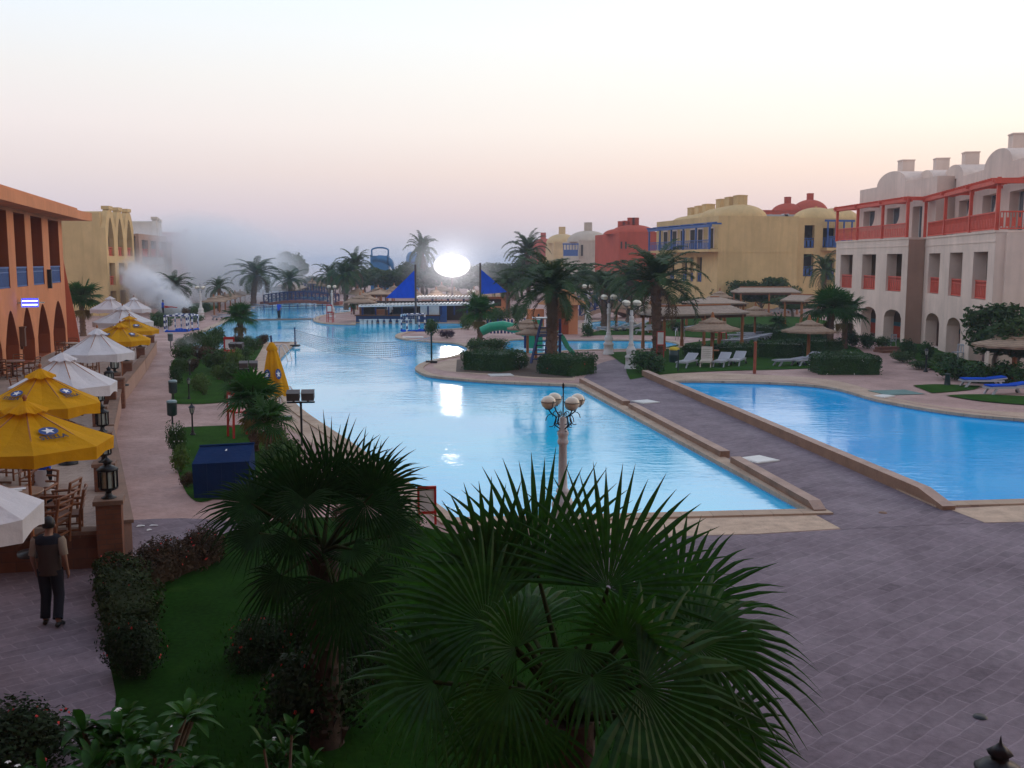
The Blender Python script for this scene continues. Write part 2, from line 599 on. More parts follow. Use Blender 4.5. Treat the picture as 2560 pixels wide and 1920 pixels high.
M['skin_lt']  = mat('light_skin', (0.42, 0.24, 0.17, 1), 0.55, 0.1)
M['hair']     = mat('black_hair', (0.008, 0.007, 0.007, 1), 0.5)
M['shirt_gr'] = fabric('brown_grey_vest', (0.05, 0.032, 0.026, 1), 0.0)
M['shirt_bl'] = fabric('blue_shirt', (0.02, 0.08, 0.50, 1), 0.0)
M['sleeve']   = fabric('cream_sleeve', (0.22, 0.17, 0.13, 1), 0.0)
M['trouser']  = fabric('dark_trousers', (0.012, 0.012, 0.018, 1), 0.0)
M['shoe']     = mat('dark_shoes', (0.02, 0.017, 0.015, 1), 0.4)
M['fan']      = leaf_mat('fan_palm_leaf', (0.008, 0.040, 0.005, 1), (0.024, 0.100, 0.010, 1), (0.090, 0.21, 0.026, 1), 0.5, 1.0, 0.5, 0.22)
M['fan_dry']  = leaf_mat('fan_palm_yellowing_leaf', (0.10, 0.075, 0.02, 1), (0.20, 0.14, 0.04, 1), None, 0.7, 2.0, 0.2)
M['date']     = leaf_mat('date_palm_leaf', (0.020, 0.048, 0.014, 1), (0.045, 0.088, 0.024, 1), (0.09, 0.11, 0.035, 1), 0.5, 0.6, 0.25)
M['date_dry'] = leaf_mat('date_palm_dry_leaf', (0.10, 0.06, 0.035, 1), (0.17, 0.11, 0.06, 1), None, 0.8, 1.0, 0.2)
M['hedge']    = leaf_mat('hedge_leaf', (0.010, 0.036, 0.007, 1), (0.026, 0.080, 0.013, 1), (0.055, 0.12, 0.022, 1), 0.5, 1.5, 0.15)
M['bush']     = leaf_mat('bush_leaf', (0.018, 0.050, 0.010, 1), (0.045, 0.10, 0.018, 1), (0.10, 0.14, 0.028, 1), 0.55, 1.2, 0.25)
M['bushlite'] = leaf_mat('light_bush_leaf', (0.045, 0.09, 0.018, 1), (0.10, 0.17, 0.03, 1), (0.16, 0.20, 0.05, 1), 0.55, 1.2, 0.3)
M['tree']     = leaf_mat('tree_leaf', (0.016, 0.042, 0.010, 1), (0.045, 0.085, 0.018, 1), (0.09, 0.11, 0.028, 1), 0.6, 0.25, 0.25)
M['drybush']  = leaf_mat('reddish_bush_leaf', (0.05, 0.03, 0.015, 1), (0.10, 0.06, 0.03, 1), (0.05, 0.075, 0.02, 1), 0.7, 1.5, 0.2)
M['purple']   = leaf_mat('purple_bush_leaf', (0.05, 0.03, 0.05, 1), (0.10, 0.06, 0.09, 1), None, 0.7, 1.5, 0.2)
M['plum']     = leaf_mat('broad_glossy_leaf', (0.010, 0.045, 0.005, 1), (0.028, 0.115, 0.010, 1), (0.08, 0.19, 0.018, 1), 0.35, 1.0, 0.3)
M['bark']     = mat('palm_bark', (0.15, 0.085, 0.055, 1), 0.95, 0.4, 6.0, bmp=0.6, bscale=14)
M['stem']     = mat('grey_stem', (0.16, 0.12, 0.09, 1), 0.9, 0.3, 6.0)
M['petal_w']  = mat('white_petal', (0.75, 0.72, 0.66, 1), 0.7, 0.1)
M['petal_r']  = mat('red_petal', (0.50, 0.03, 0.025, 1), 0.7, 0.1)
M['petiole']  = mat('palm_petiole', (0.022, 0.030, 0.009, 1), 0.9, 0.3, spec=0.05)
M['fan_dark_dry'] = leaf_mat('dead_fan_leaf', (0.008, 0.007, 0.004, 1), (0.018, 0.015, 0.008, 1), None, 0.8, 2.0, 0.1)
M['cream_pl'] = mat('cream_plastic', (0.50, 0.43, 0.36, 1), 0.5, 0.15)
M['greyslat'] = mat('grey_plastic_slats', (0.27, 0.27, 0.31, 1), 0.5, 0.15)
M['tile_navy'] = mat('navy_tile', (0.015, 0.05, 0.16, 1), 0.3, 0.3, 4.0)
M['thatch_or'] = thatch('orange_thatch', (0.42, 0.19, 0.085, 1))
M['grass_dk'] = leaf_mat('shaded_lawn', (0.005, 0.020, 0.002, 1), (0.011, 0.042, 0.004, 1), (0.030, 0.065, 0.007, 1), 1.0, 0.9, 0.0, 0.02)  # darker copy of the lawn; foreground shade is put into its colour
M['bushdk']   = leaf_mat('dark_hedge_leaf', (0.006, 0.018, 0.004, 1), (0.016, 0.034, 0.008, 1), (0.045, 0.035, 0.014, 1), 0.7, 2.0, 0.15)
M['brownbush'] = leaf_mat('brown_bush_leaf', (0.022, 0.016, 0.007, 1), (0.060, 0.034, 0.018, 1), (0.020, 0.038, 0.010, 1), 0.8, 2.0, 0.15)
M['fan_dim'] = leaf_mat('dark_fan_palm_leaf', (0.004, 0.021, 0.004, 1), (0.012, 0.046, 0.008, 1), (0.045, 0.080, 0.014, 1), 0.6, 1.6, 0.4, 0.08)  # darker green leaf, used on the left of the two big palms
M['bark_dk'] = mat('shaded_palm_bark', (0.045, 0.028, 0.018, 1), 0.95, 0.4, 6.0, bmp=0.6, bscale=14)  # palm bark with the shade at the near trunks painted in
M['bushmix'] = leaf_mat('green_and_brown_hedge_leaf', (0.010, 0.030, 0.006, 1), (0.030, 0.040, 0.010, 1), (0.080, 0.045, 0.020, 1), 0.8, 0.9, 0.15)
# ------------------------------------------------------------------ camera
cam_d = bpy.data.cameras.new('camera')
cam = bpy.data.objects.new('camera', cam_d)
COL.objects.link(cam)
cam.location = (0, 0, EYE)
cam.rotation_euler = (pi / 2 - PITCH, 0, 0)
cam_d.sensor_width = 36.0
cam_d.lens = 36.0 * FPX / 2560.0
cam_d.clip_start = 0.1
cam_d.clip_end = 20000.0
scene.camera = cam

# ------------------------------------------------------------------ light: dusk
SUN_EL, SUN_AZ = radians(4.0), radians(62.0)      # sun just going down beyond the roofs on the right
world = bpy.data.worlds.new('World')
scene.world = world
world.use_nodes = True
wn = world.node_tree
bg = wn.nodes['Background']
sky = N(wn, 'ShaderNodeTexSky', sky_type='NISHITA')
sky.sun_disc = False
sky.sun_elevation = SUN_EL
sky.sun_rotation = SUN_AZ
sky.altitude = 0
sky.air_density = 1.3
sky.dust_density = 3.0
sky.ozone_density = 2.5
# dusk haze bands: lavender at the horizon, peach above it, pale overhead glow, blue zenith
wg = N(wn, 'ShaderNodeNewGeometry')
wsep = N(wn, 'ShaderNodeSeparateXYZ')
wneg = N(wn, 'ShaderNodeVectorMath', operation='SCALE')
wneg.inputs['Scale'].default_value = -1.0
wn.links.new(wg.outputs['Incoming'], wneg.inputs[0])
wn.links.new(wneg.outputs[0], wsep.inputs[0])
def wmath(op, a, b=None, c=None):
    n = N(wn, 'ShaderNodeMath', operation=op)
    for i, x in enumerate((a, b, c)):
        if x is None: continue
        if isinstance(x, bpy.types.NodeSocket): wn.links.new(x, n.inputs[i])
        else: n.inputs[i].default_value = x
    return n.outputs[0]
SKY_COOL = [(-0.02, (0.38, 0.42, 0.53)), (0.012, (0.41, 0.44, 0.55)), (0.046, (0.56, 0.50, 0.56)), (0.085, (0.66, 0.58, 0.59)), (0.125, (0.73, 0.66, 0.66)),
            (0.17, (0.735, 0.71, 0.705)), (0.21, (0.72, 0.745, 0.775)), (0.25, (0.68, 0.76, 0.855)), (0.40, (0.78, 0.88, 1.02)), (0.65, (0.58, 0.67, 0.84)), (1.0, (0.36, 0.44, 0.62))]
SKY_WARM = [(-0.02, (0.47, 0.46, 0.52)), (0.012, (0.52, 0.49, 0.53)), (0.046, (0.67, 0.53, 0.53)), (0.085, (0.81, 0.64, 0.565)), (0.125, (0.86, 0.77, 0.69)),
            (0.17, (0.87, 0.83, 0.77)), (0.21, (0.875, 0.855, 0.81)), (0.25, (0.855, 0.865, 0.86)), (0.40, (0.92, 0.95, 1.0)), (0.65, (0.60, 0.67, 0.80)), (1.0, (0.36, 0.44, 0.62))]
elev = wmath('MULTIPLY_ADD', wsep.outputs['Z'], 1 / 1.02, 0.02 / 1.02)
def sky_ramp(st):
    return ramp(wn, elev, [((p + 0.02) / 1.02, (r * 1.06, g * 1.06, b * 1.06, 1)) for p, (r, g, b) in st])
# how far round towards the sunset
az = wmath('MULTIPLY_ADD', wsep.outputs['X'], 1.15, 0.48)
azc = N(wn, 'ShaderNodeClamp')
wn.links.new(az, azc.inputs['Value'])
band = mixrgb(wn, azc.outputs[0], sky_ramp(SKY_COOL), sky_ramp(SKY_WARM))
# the sky behind, away from the afterglow, is dimmer
back = N(wn, 'ShaderNodeMapRange')
back.inputs['From Min'].default_value = -0.7
back.inputs['From Max'].default_value = 0.5
back.inputs['To Min'].default_value = 0.80
back.inputs['To Max'].default_value = 1.0
wn.links.new(wsep.outputs['Y'], back.inputs['Value'])
bandd = N(wn, 'ShaderNodeVectorMath', operation='SCALE')
wn.links.new(band, bandd.inputs[0])
wn.links.new(back.outputs[0], bandd.inputs['Scale'])
skys = N(wn, 'ShaderNodeVectorMath', operation='SCALE')
wn.links.new(sky.outputs[0], skys.inputs[0])
skys.inputs['Scale'].default_value = 0.04
sadd = N(wn, 'ShaderNodeVectorMath', operation='ADD')
wn.links.new(bandd.outputs[0], sadd.inputs[0])
wn.links.new(skys.outputs[0], sadd.inputs[1])
wn.links.new(sadd.outputs[0], bg.inputs['Color'])
bg.inputs['Strength'].default_value = 1.0

sun_d = bpy.data.lights.new('sun', 'SUN')
sun_d.energy = 0.30
sun_d.angle = radians(25)
sun_d.color = (1.0, 0.72, 0.50)
sun = bpy.data.objects.new('sun', sun_d)
COL.objects.link(sun)
sd = Vector((sin(SUN_AZ) * cos(radians(14)), cos(SUN_AZ) * cos(radians(14)), sin(radians(14))))
sun.rotation_euler = sd.to_track_quat('Z', 'Y').to_euler()
sun.location = (60, 40, 60)

scene.view_settings.view_transform = 'Standard'
scene.view_settings.look = 'None'
scene.view_settings.exposure = 0.22
scene.view_settings.gamma = 1.0
scene.view_settings.use_curve_mapping = False
scene.cycles.max_bounces = 6
scene.cycles.diffuse_bounces = 3
scene.cycles.glossy_bounces = 3
scene.cycles.transmission_bounces = 4
scene.cycles.transparent_max_bounces = 8
scene.cycles.volume_bounces = 4
scene.cycles.sample_clamp_indirect = 4.0
scene.cycles.volume_step_rate = 2.0
scene.cycles.use_denoising = True

# ------------------------------------------------------------------ outlines
def chaikin(pts, sharp, it=2):
    for _ in range(it):
        out, os_ = [], []
        n = len(pts)
        for i in range(n):
            p, q = pts[i], pts[(i+1) % n]
            sp, sq = sharp[i], sharp[(i+1) % n]
            if sp:
                out.append(p); os_.append(True)
            else:
                out.append(p.lerp(q, 0.25)); os_.append(False)
            if not sq:
                out.append(p.lerp(q, 0.75)); os_.append(False)
        pts, sharp = out, os_
    return pts

def outline(spec, z=0.0, it=2):
    pts, sh = [], []
    for s in spec:
        pts.append(P(s[0], s[1], z)); sh.append(len(s) > 2)
    r = chaikin(pts, sh, it)
    out = [r[0]]
    for p in r[1:]:
        if (p - out[-1]).length > 0.02:
            out.append(p)
    if (out[0] - out[-1]).length < 0.02: out.pop()
    return [(p.x, p.y) for p in out]

def area2(r):
    return sum(r[i][0]*r[(i+1)%len(r)][1]-r[(i+1)%len(r)][0]*r[i][1] for i in range(len(r))) / 2

def offset(r, d):
    """move an outline outwards by d"""
    sgn = 1 if area2(r) > 0 else -1
    n = len(r)
    out = []
    for i in range(n):
        a, b, c = Vector(r[i-1]), Vector(r[i]), Vector(r[(i+1)%n])
        e1 = (b - a).normalized(); e2 = (c - b).normalized()
        n1 = Vector((e1.y, -e1.x)) * sgn; n2 = Vector((e2.y, -e2.x)) * sgn
        m = (n1 + n2)
        if m.length < 0.2: m = n1
        m.normalize()
        k = d / max(0.5, m.dot(n1))
        out.append((b.x + m.x * k, b.y + m.y * k))
    return out

S = 1
MAIN = [(1138,1299,S),(1004,1197),(880,1110),(745,1022),(720,985),(698,945),(691,916),(699,896),(742,856,S),(674,856,S),(600,872),(500,876),
        (447,858,S),(509,829),(567,803),(655,760),(690,745,S),(760,741),(828,743,S),(800,756),(789,761),(806,764),(845,764),(884,768,S),(884,779,S),(833,784),(795,790),
        (780,800),(795,807),(835,811),(888,812,S),(890,807,S),(1060,807),(1160,808,S),(1168,822),(1060,825),(1002,832),(984,841),(1002,848),(1040,852),(1092,856),
        (1140,858),(1170,868),(1168,880),(1130,892),(1100,897),(1056,907),(1035,921),(1046,931),(1072,942),(1202,954),(1289,958),(1440,964,S),(2018,1277,S)]
RIGHT = [(1662,954,S),(1750,953),(1920,957),(2036,964),(2094,973),(2137,985),(2172,996),(2215,1006),(2325,1026),(2441,1041),(2560,1050),(2760,1066),(2960,1120),(2990,1200),(2900,1243),
         (2560,1252),(2358,1258,S)]
KID = [(1255,880,S),(1258,852),(1300,848),(1400,851),(1500,850),(1600,851),(1665,853),(1692,858),(1700,864),(1690,870),(1640,873),(1540,874),(1420,876),(1380,882),(1310,886)]
LAG = [(1452,818),(1470,804),(1540,800),(1590,806),(1596,818),(1540,824),(1480,826)]
r_main, r_right, r_kid, r_lag = outline(MAIN), outline(RIGHT), outline(KID), outline(LAG)
pools = [r_main, r_right, r_kid, r_lag]

# ground: one sheet with the pools cut out of it
g = MB().sheet([[(-260, -40), (260, -40), (260, 330), (-260, 330)]] + pools, 0.0)
ground = tag(g.build('ground', M['path']), 'pinkish paved ground', kind='structure')
beach = MB().box(-3000, 3000, 330.0, 420, -3.0, -0.6)
tag(beach.build('beach_ground', M['sand']), kind='structure')
under = MB().sheet([[(-9000, -400), (9000, -400), (9000, 330), (-9000, 330)]], -2.6)
tag(under.build('terrain', M['sand']), kind='structure')
sea = MB().sheet([[(-9000, 420), (9000, 420), (9000, 9000), (-9000, 9000)]], -1.6)
tag(sea.build('sea', M['sea']), kind='structure')

WZ = -0.10
for nm, r, wm in (('main_pool_water', r_main, 'water'), ('side_pool_water', r_right, 'water_r'), ('shallow_pool_water', r_kid, 'water'), ('lagoon_water', r_lag, 'water')):
    m = MB().sheet([r], WZ)
    tag(m.build(nm, M[wm]), kind='structure')
for nm, r in (('main_pool_wall', r_main), ('side_pool_wall', r_right), ('shallow_pool_wall', r_kid), ('lagoon_wall', r_lag)):
    m = MB()
    n = len(r)
    m.add([(p[0], p[1], 0.0) for p in r] + [(p[0], p[1], -1.0) for p in r], [(i, (i+1) % n, n + (i+1) % n, n + i) for i in range(n)])
    tag(m.build(nm, M['pooltile']), kind='structure')

def ring_prism(inner, d0, d1, z0, z1):
    """coping: a raised band between two offsets of an outline, cut into stones by its material"""
    a, b = offset(inner, d0), offset(inner, d1)
    m = MB()
    n = len(a)
    vs = [(p[0], p[1], z1) for p in a] + [(p[0], p[1], z1) for p in b] + [(p[0], p[1], z0) for p in a] + [(p[0], p[1], z0) for p in b]
    flip = area2(inner) < 0
    for i in range(n):
        j = (i + 1) % n
        for q in ((i, n+i, n+j, j), (2*n+i, i, j, 2*n+j), (n+i, 3*n+i, 3*n+j, n+j)):
            m.f.append(q[::-1] if flip else q); m.m.append(0); m.sm.append(False)
    m.v = vs
    return m
def coping_mat():
    m, nt, b = _nt('coping_slabs')
    v = coords(nt)
    vor = N(nt, 'ShaderNodeTexBrick')
    for k, val in (('Color1', (0.46,0.33,0.23,1)), ('Color2', (0.38,0.26,0.18,1)), ('Mortar', (0.20,0.14,0.10,1)), ('Scale', 1.0), ('Mortar Size', 0.012), ('Brick Width', 0.7), ('Row Height', 0.55)):
        vor.inputs[k].default_value = val
    nt.links.new(v, vor.inputs['Vector'])
    f = noise_fac(nt, v, 1.3, 5.0)
    c = mixrgb(nt, 0.45, vor.outputs['Color'], ramp(nt, f, [(0.3, (0.30,0.20,0.14,1)), (0.7, (0.56,0.43,0.32,1))]))
    nt.links.new(c, b.inputs['Base Color'])
    b.inputs['Roughness'].default_value = 0.8
    b.inputs['Specular IOR Level'].default_value = 0.25
    bump(nt, b, noise_fac(nt, v, 14.0, 4.0), 0.3, 0.02)
    return m
M['coping'] = coping_mat()
for nm, r in (('main_pool_coping', r_main), ('side_pool_coping', r_right), ('shallow_pool_coping', r_kid), ('lagoon_coping', r_lag)):
    tag(ring_prism(r, -0.02, 0.42, -0.06, 0.05).build(nm, M['coping']), kind='structure')

def px_sheet(name, spec, mname, z, kind='structure', it=2):
    r = outline(spec, 0.0, it)
    return tag(MB().sheet([r], z).build(name, M[mname]), kind=kind)

# plaza of old stone sets, the walkway between the pools and the near-side path
px_sheet('plaza_pavement', [(-1500,1304,S),(268,1304,S),(480,1292),(700,1318),(1100,1350),(1500,1346),(1690,1342,S),(1900,1336,S),(2104,1324,S),(2033,1284,S),(2358,1270,S),(2462,1308,S),(2560,1306,S),(3800,1290,S),(9000,2600,S),(-9000,2600,S)], 'plaza', 0.004)
px_sheet('walkway_pavement', [(1446,966,S),(1470,930),(1500,905),(1590,890),(1640,935,S),(1668,958,S),(2352,1266,S),(2460,1307,S),(2104,1324,S),(2030,1278,S)], 'plaza', 0.008)
px_sheet('pool_edge_paving', [(1150,1322,S),(1690,1341,S),(1900,1335,S),(2102,1322,S),(2030,1283,S),(1690,1291,S),(1160,1306,S)], 'pebble', 0.008)
px_sheet('side_pool_paving', [(2372,1273,S),(2462,1307,S),(2560,1305,S),(3700,1290,S),(3300,1250,S),(2560,1262,S)], 'pebble', 0.008)
# pale stone deck round the far banks
px_sheet('far_bank_paving', [(1436,952,S),(1300,944),(1120,930),(1075,918),(1100,905),(1140,896),(1160,900,S),(1300,925,S),(1440,940,S)], 'deckstone', 0.008)
px_sheet('side_bank_paving', [(1670,950,S),(1640,935),(1760,932),(1930,938),(2060,946),(2150,965),(2210,990),(2330,1014),(2450,1026),(2600,1034,S),(2600,1046,S),(2441,1033),(2215,998),(2137,978),(2036,957),(1920,950),(1750,947)], 'deckstone', 0.008)
px_sheet('deck_paving', [(648,858,S),(739,859,S),(695,900),(686,918),(694,948),(716,988),(738,1024),(870,1112),(1000,1200),(1110,1285,S),(1040,1290,S),(850,1150),(700,1060),(640,1040),(628,985),(640,930)], 'deckstone', 0.008)
# lawns
LAWNS = [
 ('near_lawn', [(232,1448,S),(330,1420),(420,1395),(560,1330),(760,1290),(1000,1300),(1180,1352),(1420,1400),(1560,1520),(1640,1700),(1700,1950,S),(1720,2350,S),(240,2350,S),(290,1740,S)]),
 ('strip_lawn', [(425,1075,S),(470,1068,S),(620,1062,S),(660,1080),(690,1130),(640,1200),(520,1260),(470,1250),(440,1170)]),
 ('upper_strip_lawn', [(428,1010,S),(500,1012),(566,1006,S),(590,960),(640,900),(660,862,S),(560,872),(460,880),(425,905),(432,950)]),
 ('bank_lawn', [(1575,950,S),(1660,935),(1800,928),(1950,925),(2060,920),(2190,890),(2090,850),(1900,842),(1720,855),(1600,885),(1560,920)]),
 ('far_bank_lawn', [(1450,842,S),(1500,838),(1620,838),(1700,842),(1840,850),(2060,845),(2120,812),(2000,790),(1800,790),(1600,806),(1480,830)]),
 ('lamp_lawn', [(1505,882,S),(1640,878),(1690,890),(1620,930),(1560,915),(1530,890)]),
 ('wedge_lawn', [(2282,965,S),(2340,961),(2452,966,S),(2440,976),(2330,984,S)]),
 ('side_lawn', [(2364,990,S),(2450,986),(2700,1000,S),(2700,1022,S),(2560,1014),(2440,1004)]),
 ('facade_lawn', [(2120,838,S),(2250,872),(2330,930),(2420,958,S),(2700,968,S),(2700,920,S),(2480,920),(2340,870),(2250,848)]),
 ('smoke_lawn', [(376,800,S),(470,796),(520,780),(560,765),(540,756),(470,760),(400,770)]),
]
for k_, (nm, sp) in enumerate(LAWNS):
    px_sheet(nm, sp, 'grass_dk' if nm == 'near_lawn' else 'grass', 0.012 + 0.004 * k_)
# bed of bare soil on the hedge island
px_sheet('planting_bed_ground', [(1140,930,S),(1260,936),(1340,944),(1432,945,S),(1432,900),(1330,893),(1200,890),(1142,900,S)], 'soil', 0.016)

# stone parapets along the walkway
def parapet(name, pts, w, h, label, first_slope=0.0, last_slope=0.0):
    m = MB()
    a, b = Vector(pts[0]), Vector(pts[1])
    d = (b - a); L = d.length; d.normalize()
    nrm = Vector((-d.y, d.x, 0))
    n = 8
    st = [0.0, 0.02] + [i / n for i in range(1, n)] + [1 - last_slope, 1.0]
    prof = []
    for t in st:
        hh = h
        if last_slope and t > 1 - last_slope: hh = h * 0.35
        prof.append((t, hh))
    for i in range(len(prof) - 1):
        (t0, h0), (t1, h1) = prof[i], prof[i+1]
        p0, p1 = a + d * L * t0, a + d * L * t1
        vs = []
        for p, hh in ((p0, h0), (p1, h1)):
            for s in (-w/2, w/2):
                vs += [p + nrm * s, p + nrm * s + Vector((0,0,hh))]
        m.add(vs, [(0,1,5,4),(6,7,3,2)], 0)
        m.add(vs, [(1,3,7,5)], 1)
        if i == 0: m.add(vs, [(2,3,1,0)], 0)
        if i == len(prof) - 2: m.add(vs, [(4,5,7,6)], 0)
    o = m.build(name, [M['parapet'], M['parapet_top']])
    return tag(o, label, 'parapet')
pa = P(1451, 958); pb = P(1558, 1016)
parapet('stone_parapet', [P(1456,957), P(1566,1016)], 0.30, 0.22, 'short low stone parapet by the main pool, far end of the walkway')
parapet('stone_parapet', [P(1580,1022), P(1812,1146)], 0.30, 0.22, 'middle stone parapet by the main pool, between two shower gaps')
parapet('stone_parapet', [P(1838,1160), P(2050,1282)], 0.30, 0.22, 'stone parapet at the near corner of the main pool', last_slope=0.06)
parapet('stone_parapet', [P(1612,940), P(2372,1276)], 0.32, 0.30, 'long unbroken low stone parapet beside the side pool', last_slope=0.04)
# white shower trays and small deck tiles
def tray(px, py, w, l, rz, label):
    c = P(px, py)
    m = MB().box(-w/2, w/2, -l/2, l/2, 0.0, 0.035).box(-w/2+0.06, w/2-0.06, -l/2+0.06, l/2-0.06, 0.036, 0.045)
    tag(m.build('shower_tray', M['tile_wh'], None, (c.x, c.y, 0.012), rz), label, 'shower tray')
tray(1613, 1006, 0.85, 0.85, 0.5, 'square white shower tray halfway along the walkway')
tray(1896, 1151, 0.85, 0.85, 0.5, 'square white shower tray near the close end of the walkway')
tray(1252, 939, 1.2, 1.0, 0.2, 'wide white shower tray on the rounded island by the hedge')
tray(1032, 844, 1.6, 1.0, 0.1, 'long white tray on the small island with the striped goal')
tray(2208, 992, 0.9, 0.6, 0.7, 'white shower tray on the side pool edge')
m = MB().box(-0.9, 0.9, -0.75, 0.75, 0.0, 0.02)
c = P(2240, 982)
tag(m.build('rubber_mat', mat('grey_green_rubber', (0.12,0.20,0.18,1), 0.9), None, (c.x, c.y, 0.012), 0.2), 'grey green mat lying on the side pool deck', 'mat')
# drain cover in the plaza and worn white plate
for px, py, w, lab in ((2207,1283,0.10,'small pale drain plate set in the end of the walkway'),(2450,1794,0.09,'dark round drain cover in the stone plaza')):
    c = P(px, py)
    mm = MB().lathe([(0.001,0.02),(w*0.8,0.02),(w,0.0)], 16)
    tag(mm.build('drain_cover', M['capstone'] if py < 1500 else M['black'], None, (c.x, c.y, 0.008)), lab, 'drain cover')
# ------------------------------------------------------------------ buildings
def rect(u0, u1, z0, z1):
    return [(u0, z0), (u1, z0), (u1, z1), (u0, z1)]

def arch(u0, u1, z0, zs, rise, n=10, pointed=False):
    """opening with an arched head springing at zs"""
    pts = [(u0, z0), (u1, z0)]
    w = (u1 - u0) / 2
    c = (u0 + u1) / 2
    for i in range(n + 1):
        t = i / n
        x = 1 - 2 * t
        if pointed:
            zz = rise * (1 - abs(x) ** 1.7)
        else:
            zz = rise * sqrt(max(0, 1 - x * x))
        pts.append((c + w * x, zs + zz))
    out = [pts[0]]
    for p in pts[1:]:
        if abs(p[0]-out[-1][0]) + abs(p[1]-out[-1][1]) > 1e-4: out.append(p)
    return out

def open_wall(mb, outl, holes, v0, thick, mi=0, mj=None):
    """upright wall in the local frame (x along, y inward, z up) with real openings and their reveals"""
    mj = mi if mj is None else mj
    rings = [outl] + holes
    allp = [p for r in rings for p in r]
    tr = tessellate_polygon([[Vector((p[0], p[1], 0)) for p in r] for r in rings])
    for v, front in ((v0, True), (v0 + thick, False)):
        fs = []
        for t in tr:
            a, b, c = [Vector((allp[i][0], allp[i][1], 0)) for i in t]
            ccw = (b - a).cross(c - a).z > 0
            fs.append(t if ccw == front else (t[0], t[2], t[1]))
        mb.add([(p[0], v, p[1]) for p in allp], fs, mi)
    for k, r in enumerate(rings):
        n = len(r)
        ccw = sum(r[i][0]*r[(i+1)%n][1]-r[(i+1)%n][0]*r[i][1] for i in range(n)) > 0
        vs = [(p[0], v0, p[1]) for p in r] + [(p[0], v0 + thick, p[1]) for p in r]
        fs = []
        for i in range(n):
            j = (i + 1) % n
            q = (i, n + i, n + j, j)
            if k == 0: q = q if ccw else q[::-1]
            else: q = q[::-1] if ccw else q
            fs.append(q[::-1] if k == 0 else q[::-1])
        mb.add(vs, fs, mi if k == 0 else mj)
    return mb

class Frame:
    """upright building frame: x runs along the front, y goes inward, z up"""
    def __init__(s, O, T):
        s.O = Vector((O[0], O[1], 0)); s.T = Vector((T[0], T[1], 0))
        s.u = (s.T - s.O); s.L = s.u.length; s.u.normalize()
        s.n = Vector((-s.u.y, s.u.x, 0))
        s.rz = atan2(s.u.y, s.u.x)
    def at(s, u, v=0.0, z=0.0):
        return s.O + s.u * u + s.n * v + Vector((0,0,z))
    def px(s, px, v=0.0, py=690):
        """distance along the front where the sight line at px meets it"""
        d = _ray(px, py)
        o = s.O + s.n * v
        # o + u*t = k*d
        det = s.u.x * (-d.y) - (-d.x) * s.u.y
        t = (-o.x * (-d.y) + (-d.x) * o.y) / det
        return t
    def z(s, px, py, v=0.0):
        t = s.px(px, v, py)
        p = s.at(t, v)
        return V(px, py, p.y).z

def railing(name, mname, u0, u1, v, z0, z1, parent, mid=True, bars=0.12, post=0.07):
    """balcony rail: top and bottom rails and close bars"""
    m = MB()
    m.box(u0, u1, v - 0.04, v + 0.04, z1 - 0.08, z1)
    m.box(u0, u1, v - 0.03, v + 0.03, z0 + 0.06, z0 + 0.13)
    if mid: m.box(u0, u1, v - 0.025, v + 0.025, z1 - 0.30, z1 - 0.24)
    n = max(2, int((u1 - u0) / bars))
    for i in range(n + 1):
        u = u0 + (u1 - u0) * i / n
        m.box(u - 0.022, u + 0.022, v - 0.015, v + 0.015, z0 + 0.13, z1 - 0.08)
    for i in range(n):      # turned lattice boards between the bars
        if i % 2 == 0:
            a = u0 + (u1 - u0) * i / n; b = u0 + (u1 - u0) * (i + 1) / n
            m.box(a + 0.024, b - 0.024, v - 0.008, v + 0.008, z0 + 0.2, z1 - 0.34)
    return m.build(name, M[mname], parent)

def dome_on(parent, u, v, z, r, h, mname, ch_w=0.85, ch_h=1.0, off=(0,0)):
    m = MB()
    m.lathe([(r * cos(pi/2*i/8), h * sin(pi/2*i/8)) for i in range(8)] + [(0.001, h)], 24, (0,0,0))
    d = m.build('dome', M[mname], parent, (u, v, z))
    c = MB()
    k = ch_w / 2
    c.box(-k, k, -k, k, h * 0.7, h + ch_h).box(-k-0.05, k+0.05, -k-0.05, k+0.05, h + ch_h, h + ch_h + 0.1)
    c.box(-k+0.15, k-0.15, -k+0.15, k-0.15, h + ch_h + 0.1, h + ch_h + 0.14)
    c.build('chimney', M[mname], d, (off[0], off[1], 0))
    return d

# ---- restaurant on the left --------------------------------------------------
FL = Frame((-20.0, 33.1), (-27.6, 62.0))
L = FL.L
rest = thing('restaurant_building', 'orange two storey restaurant with pointed arches, dark upper loggia and blue rails', 'building', FL.O, FL.rz)
holes = []
arches_u = []
for a, b in ((13, 47), (55, 87), (95.5, 126), (134.5, 165)):
    u0, u1 = FL.px(a, 0, 850), FL.px(b, 0, 850)
    arches_u.append((u0, u1))
w_ = arches_u[0][1] - arches_u[0][0]
pitch_ = arches_u[1][0] - arches_u[0][0]
for k in range(1, 4):
    u0 = arches_u[0][0] - pitch_ * k
    if u0 > 0.3: arches_u.append((u0, u0 + w_))
for u0, u1 in arches_u:
    holes.append(arch(u0, u1, 0.62, 1.7, 1.75, 14, pointed=True))
logg = []
for a, b in ((42, 69), (84, 111), (127, 152)):
    logg.append((FL.px(a, 0, 690), FL.px(b, 0, 690)))
u_a = FL.px(27, 0, 690)
lw = logg[0][1] - logg[0][0]; lp = logg[1][0] - logg[0][0]
for k in range(1, 8):
    u0 = logg[0][0] - lp * k
    if u0 > 0.4: logg.append((u0, u0 + lw))
for u0, u1 in logg:
    holes.append(rect(u0, u1, 4.5, 8.15))
m = MB()
open_wall(m, rect(0, L, 0, 8.3), holes, 0.0, 0.9, 0, 1)
m.box(0.02, L - 0.02, 0.9, 14, 4.2, 4.42, 1)              # upper floor slab
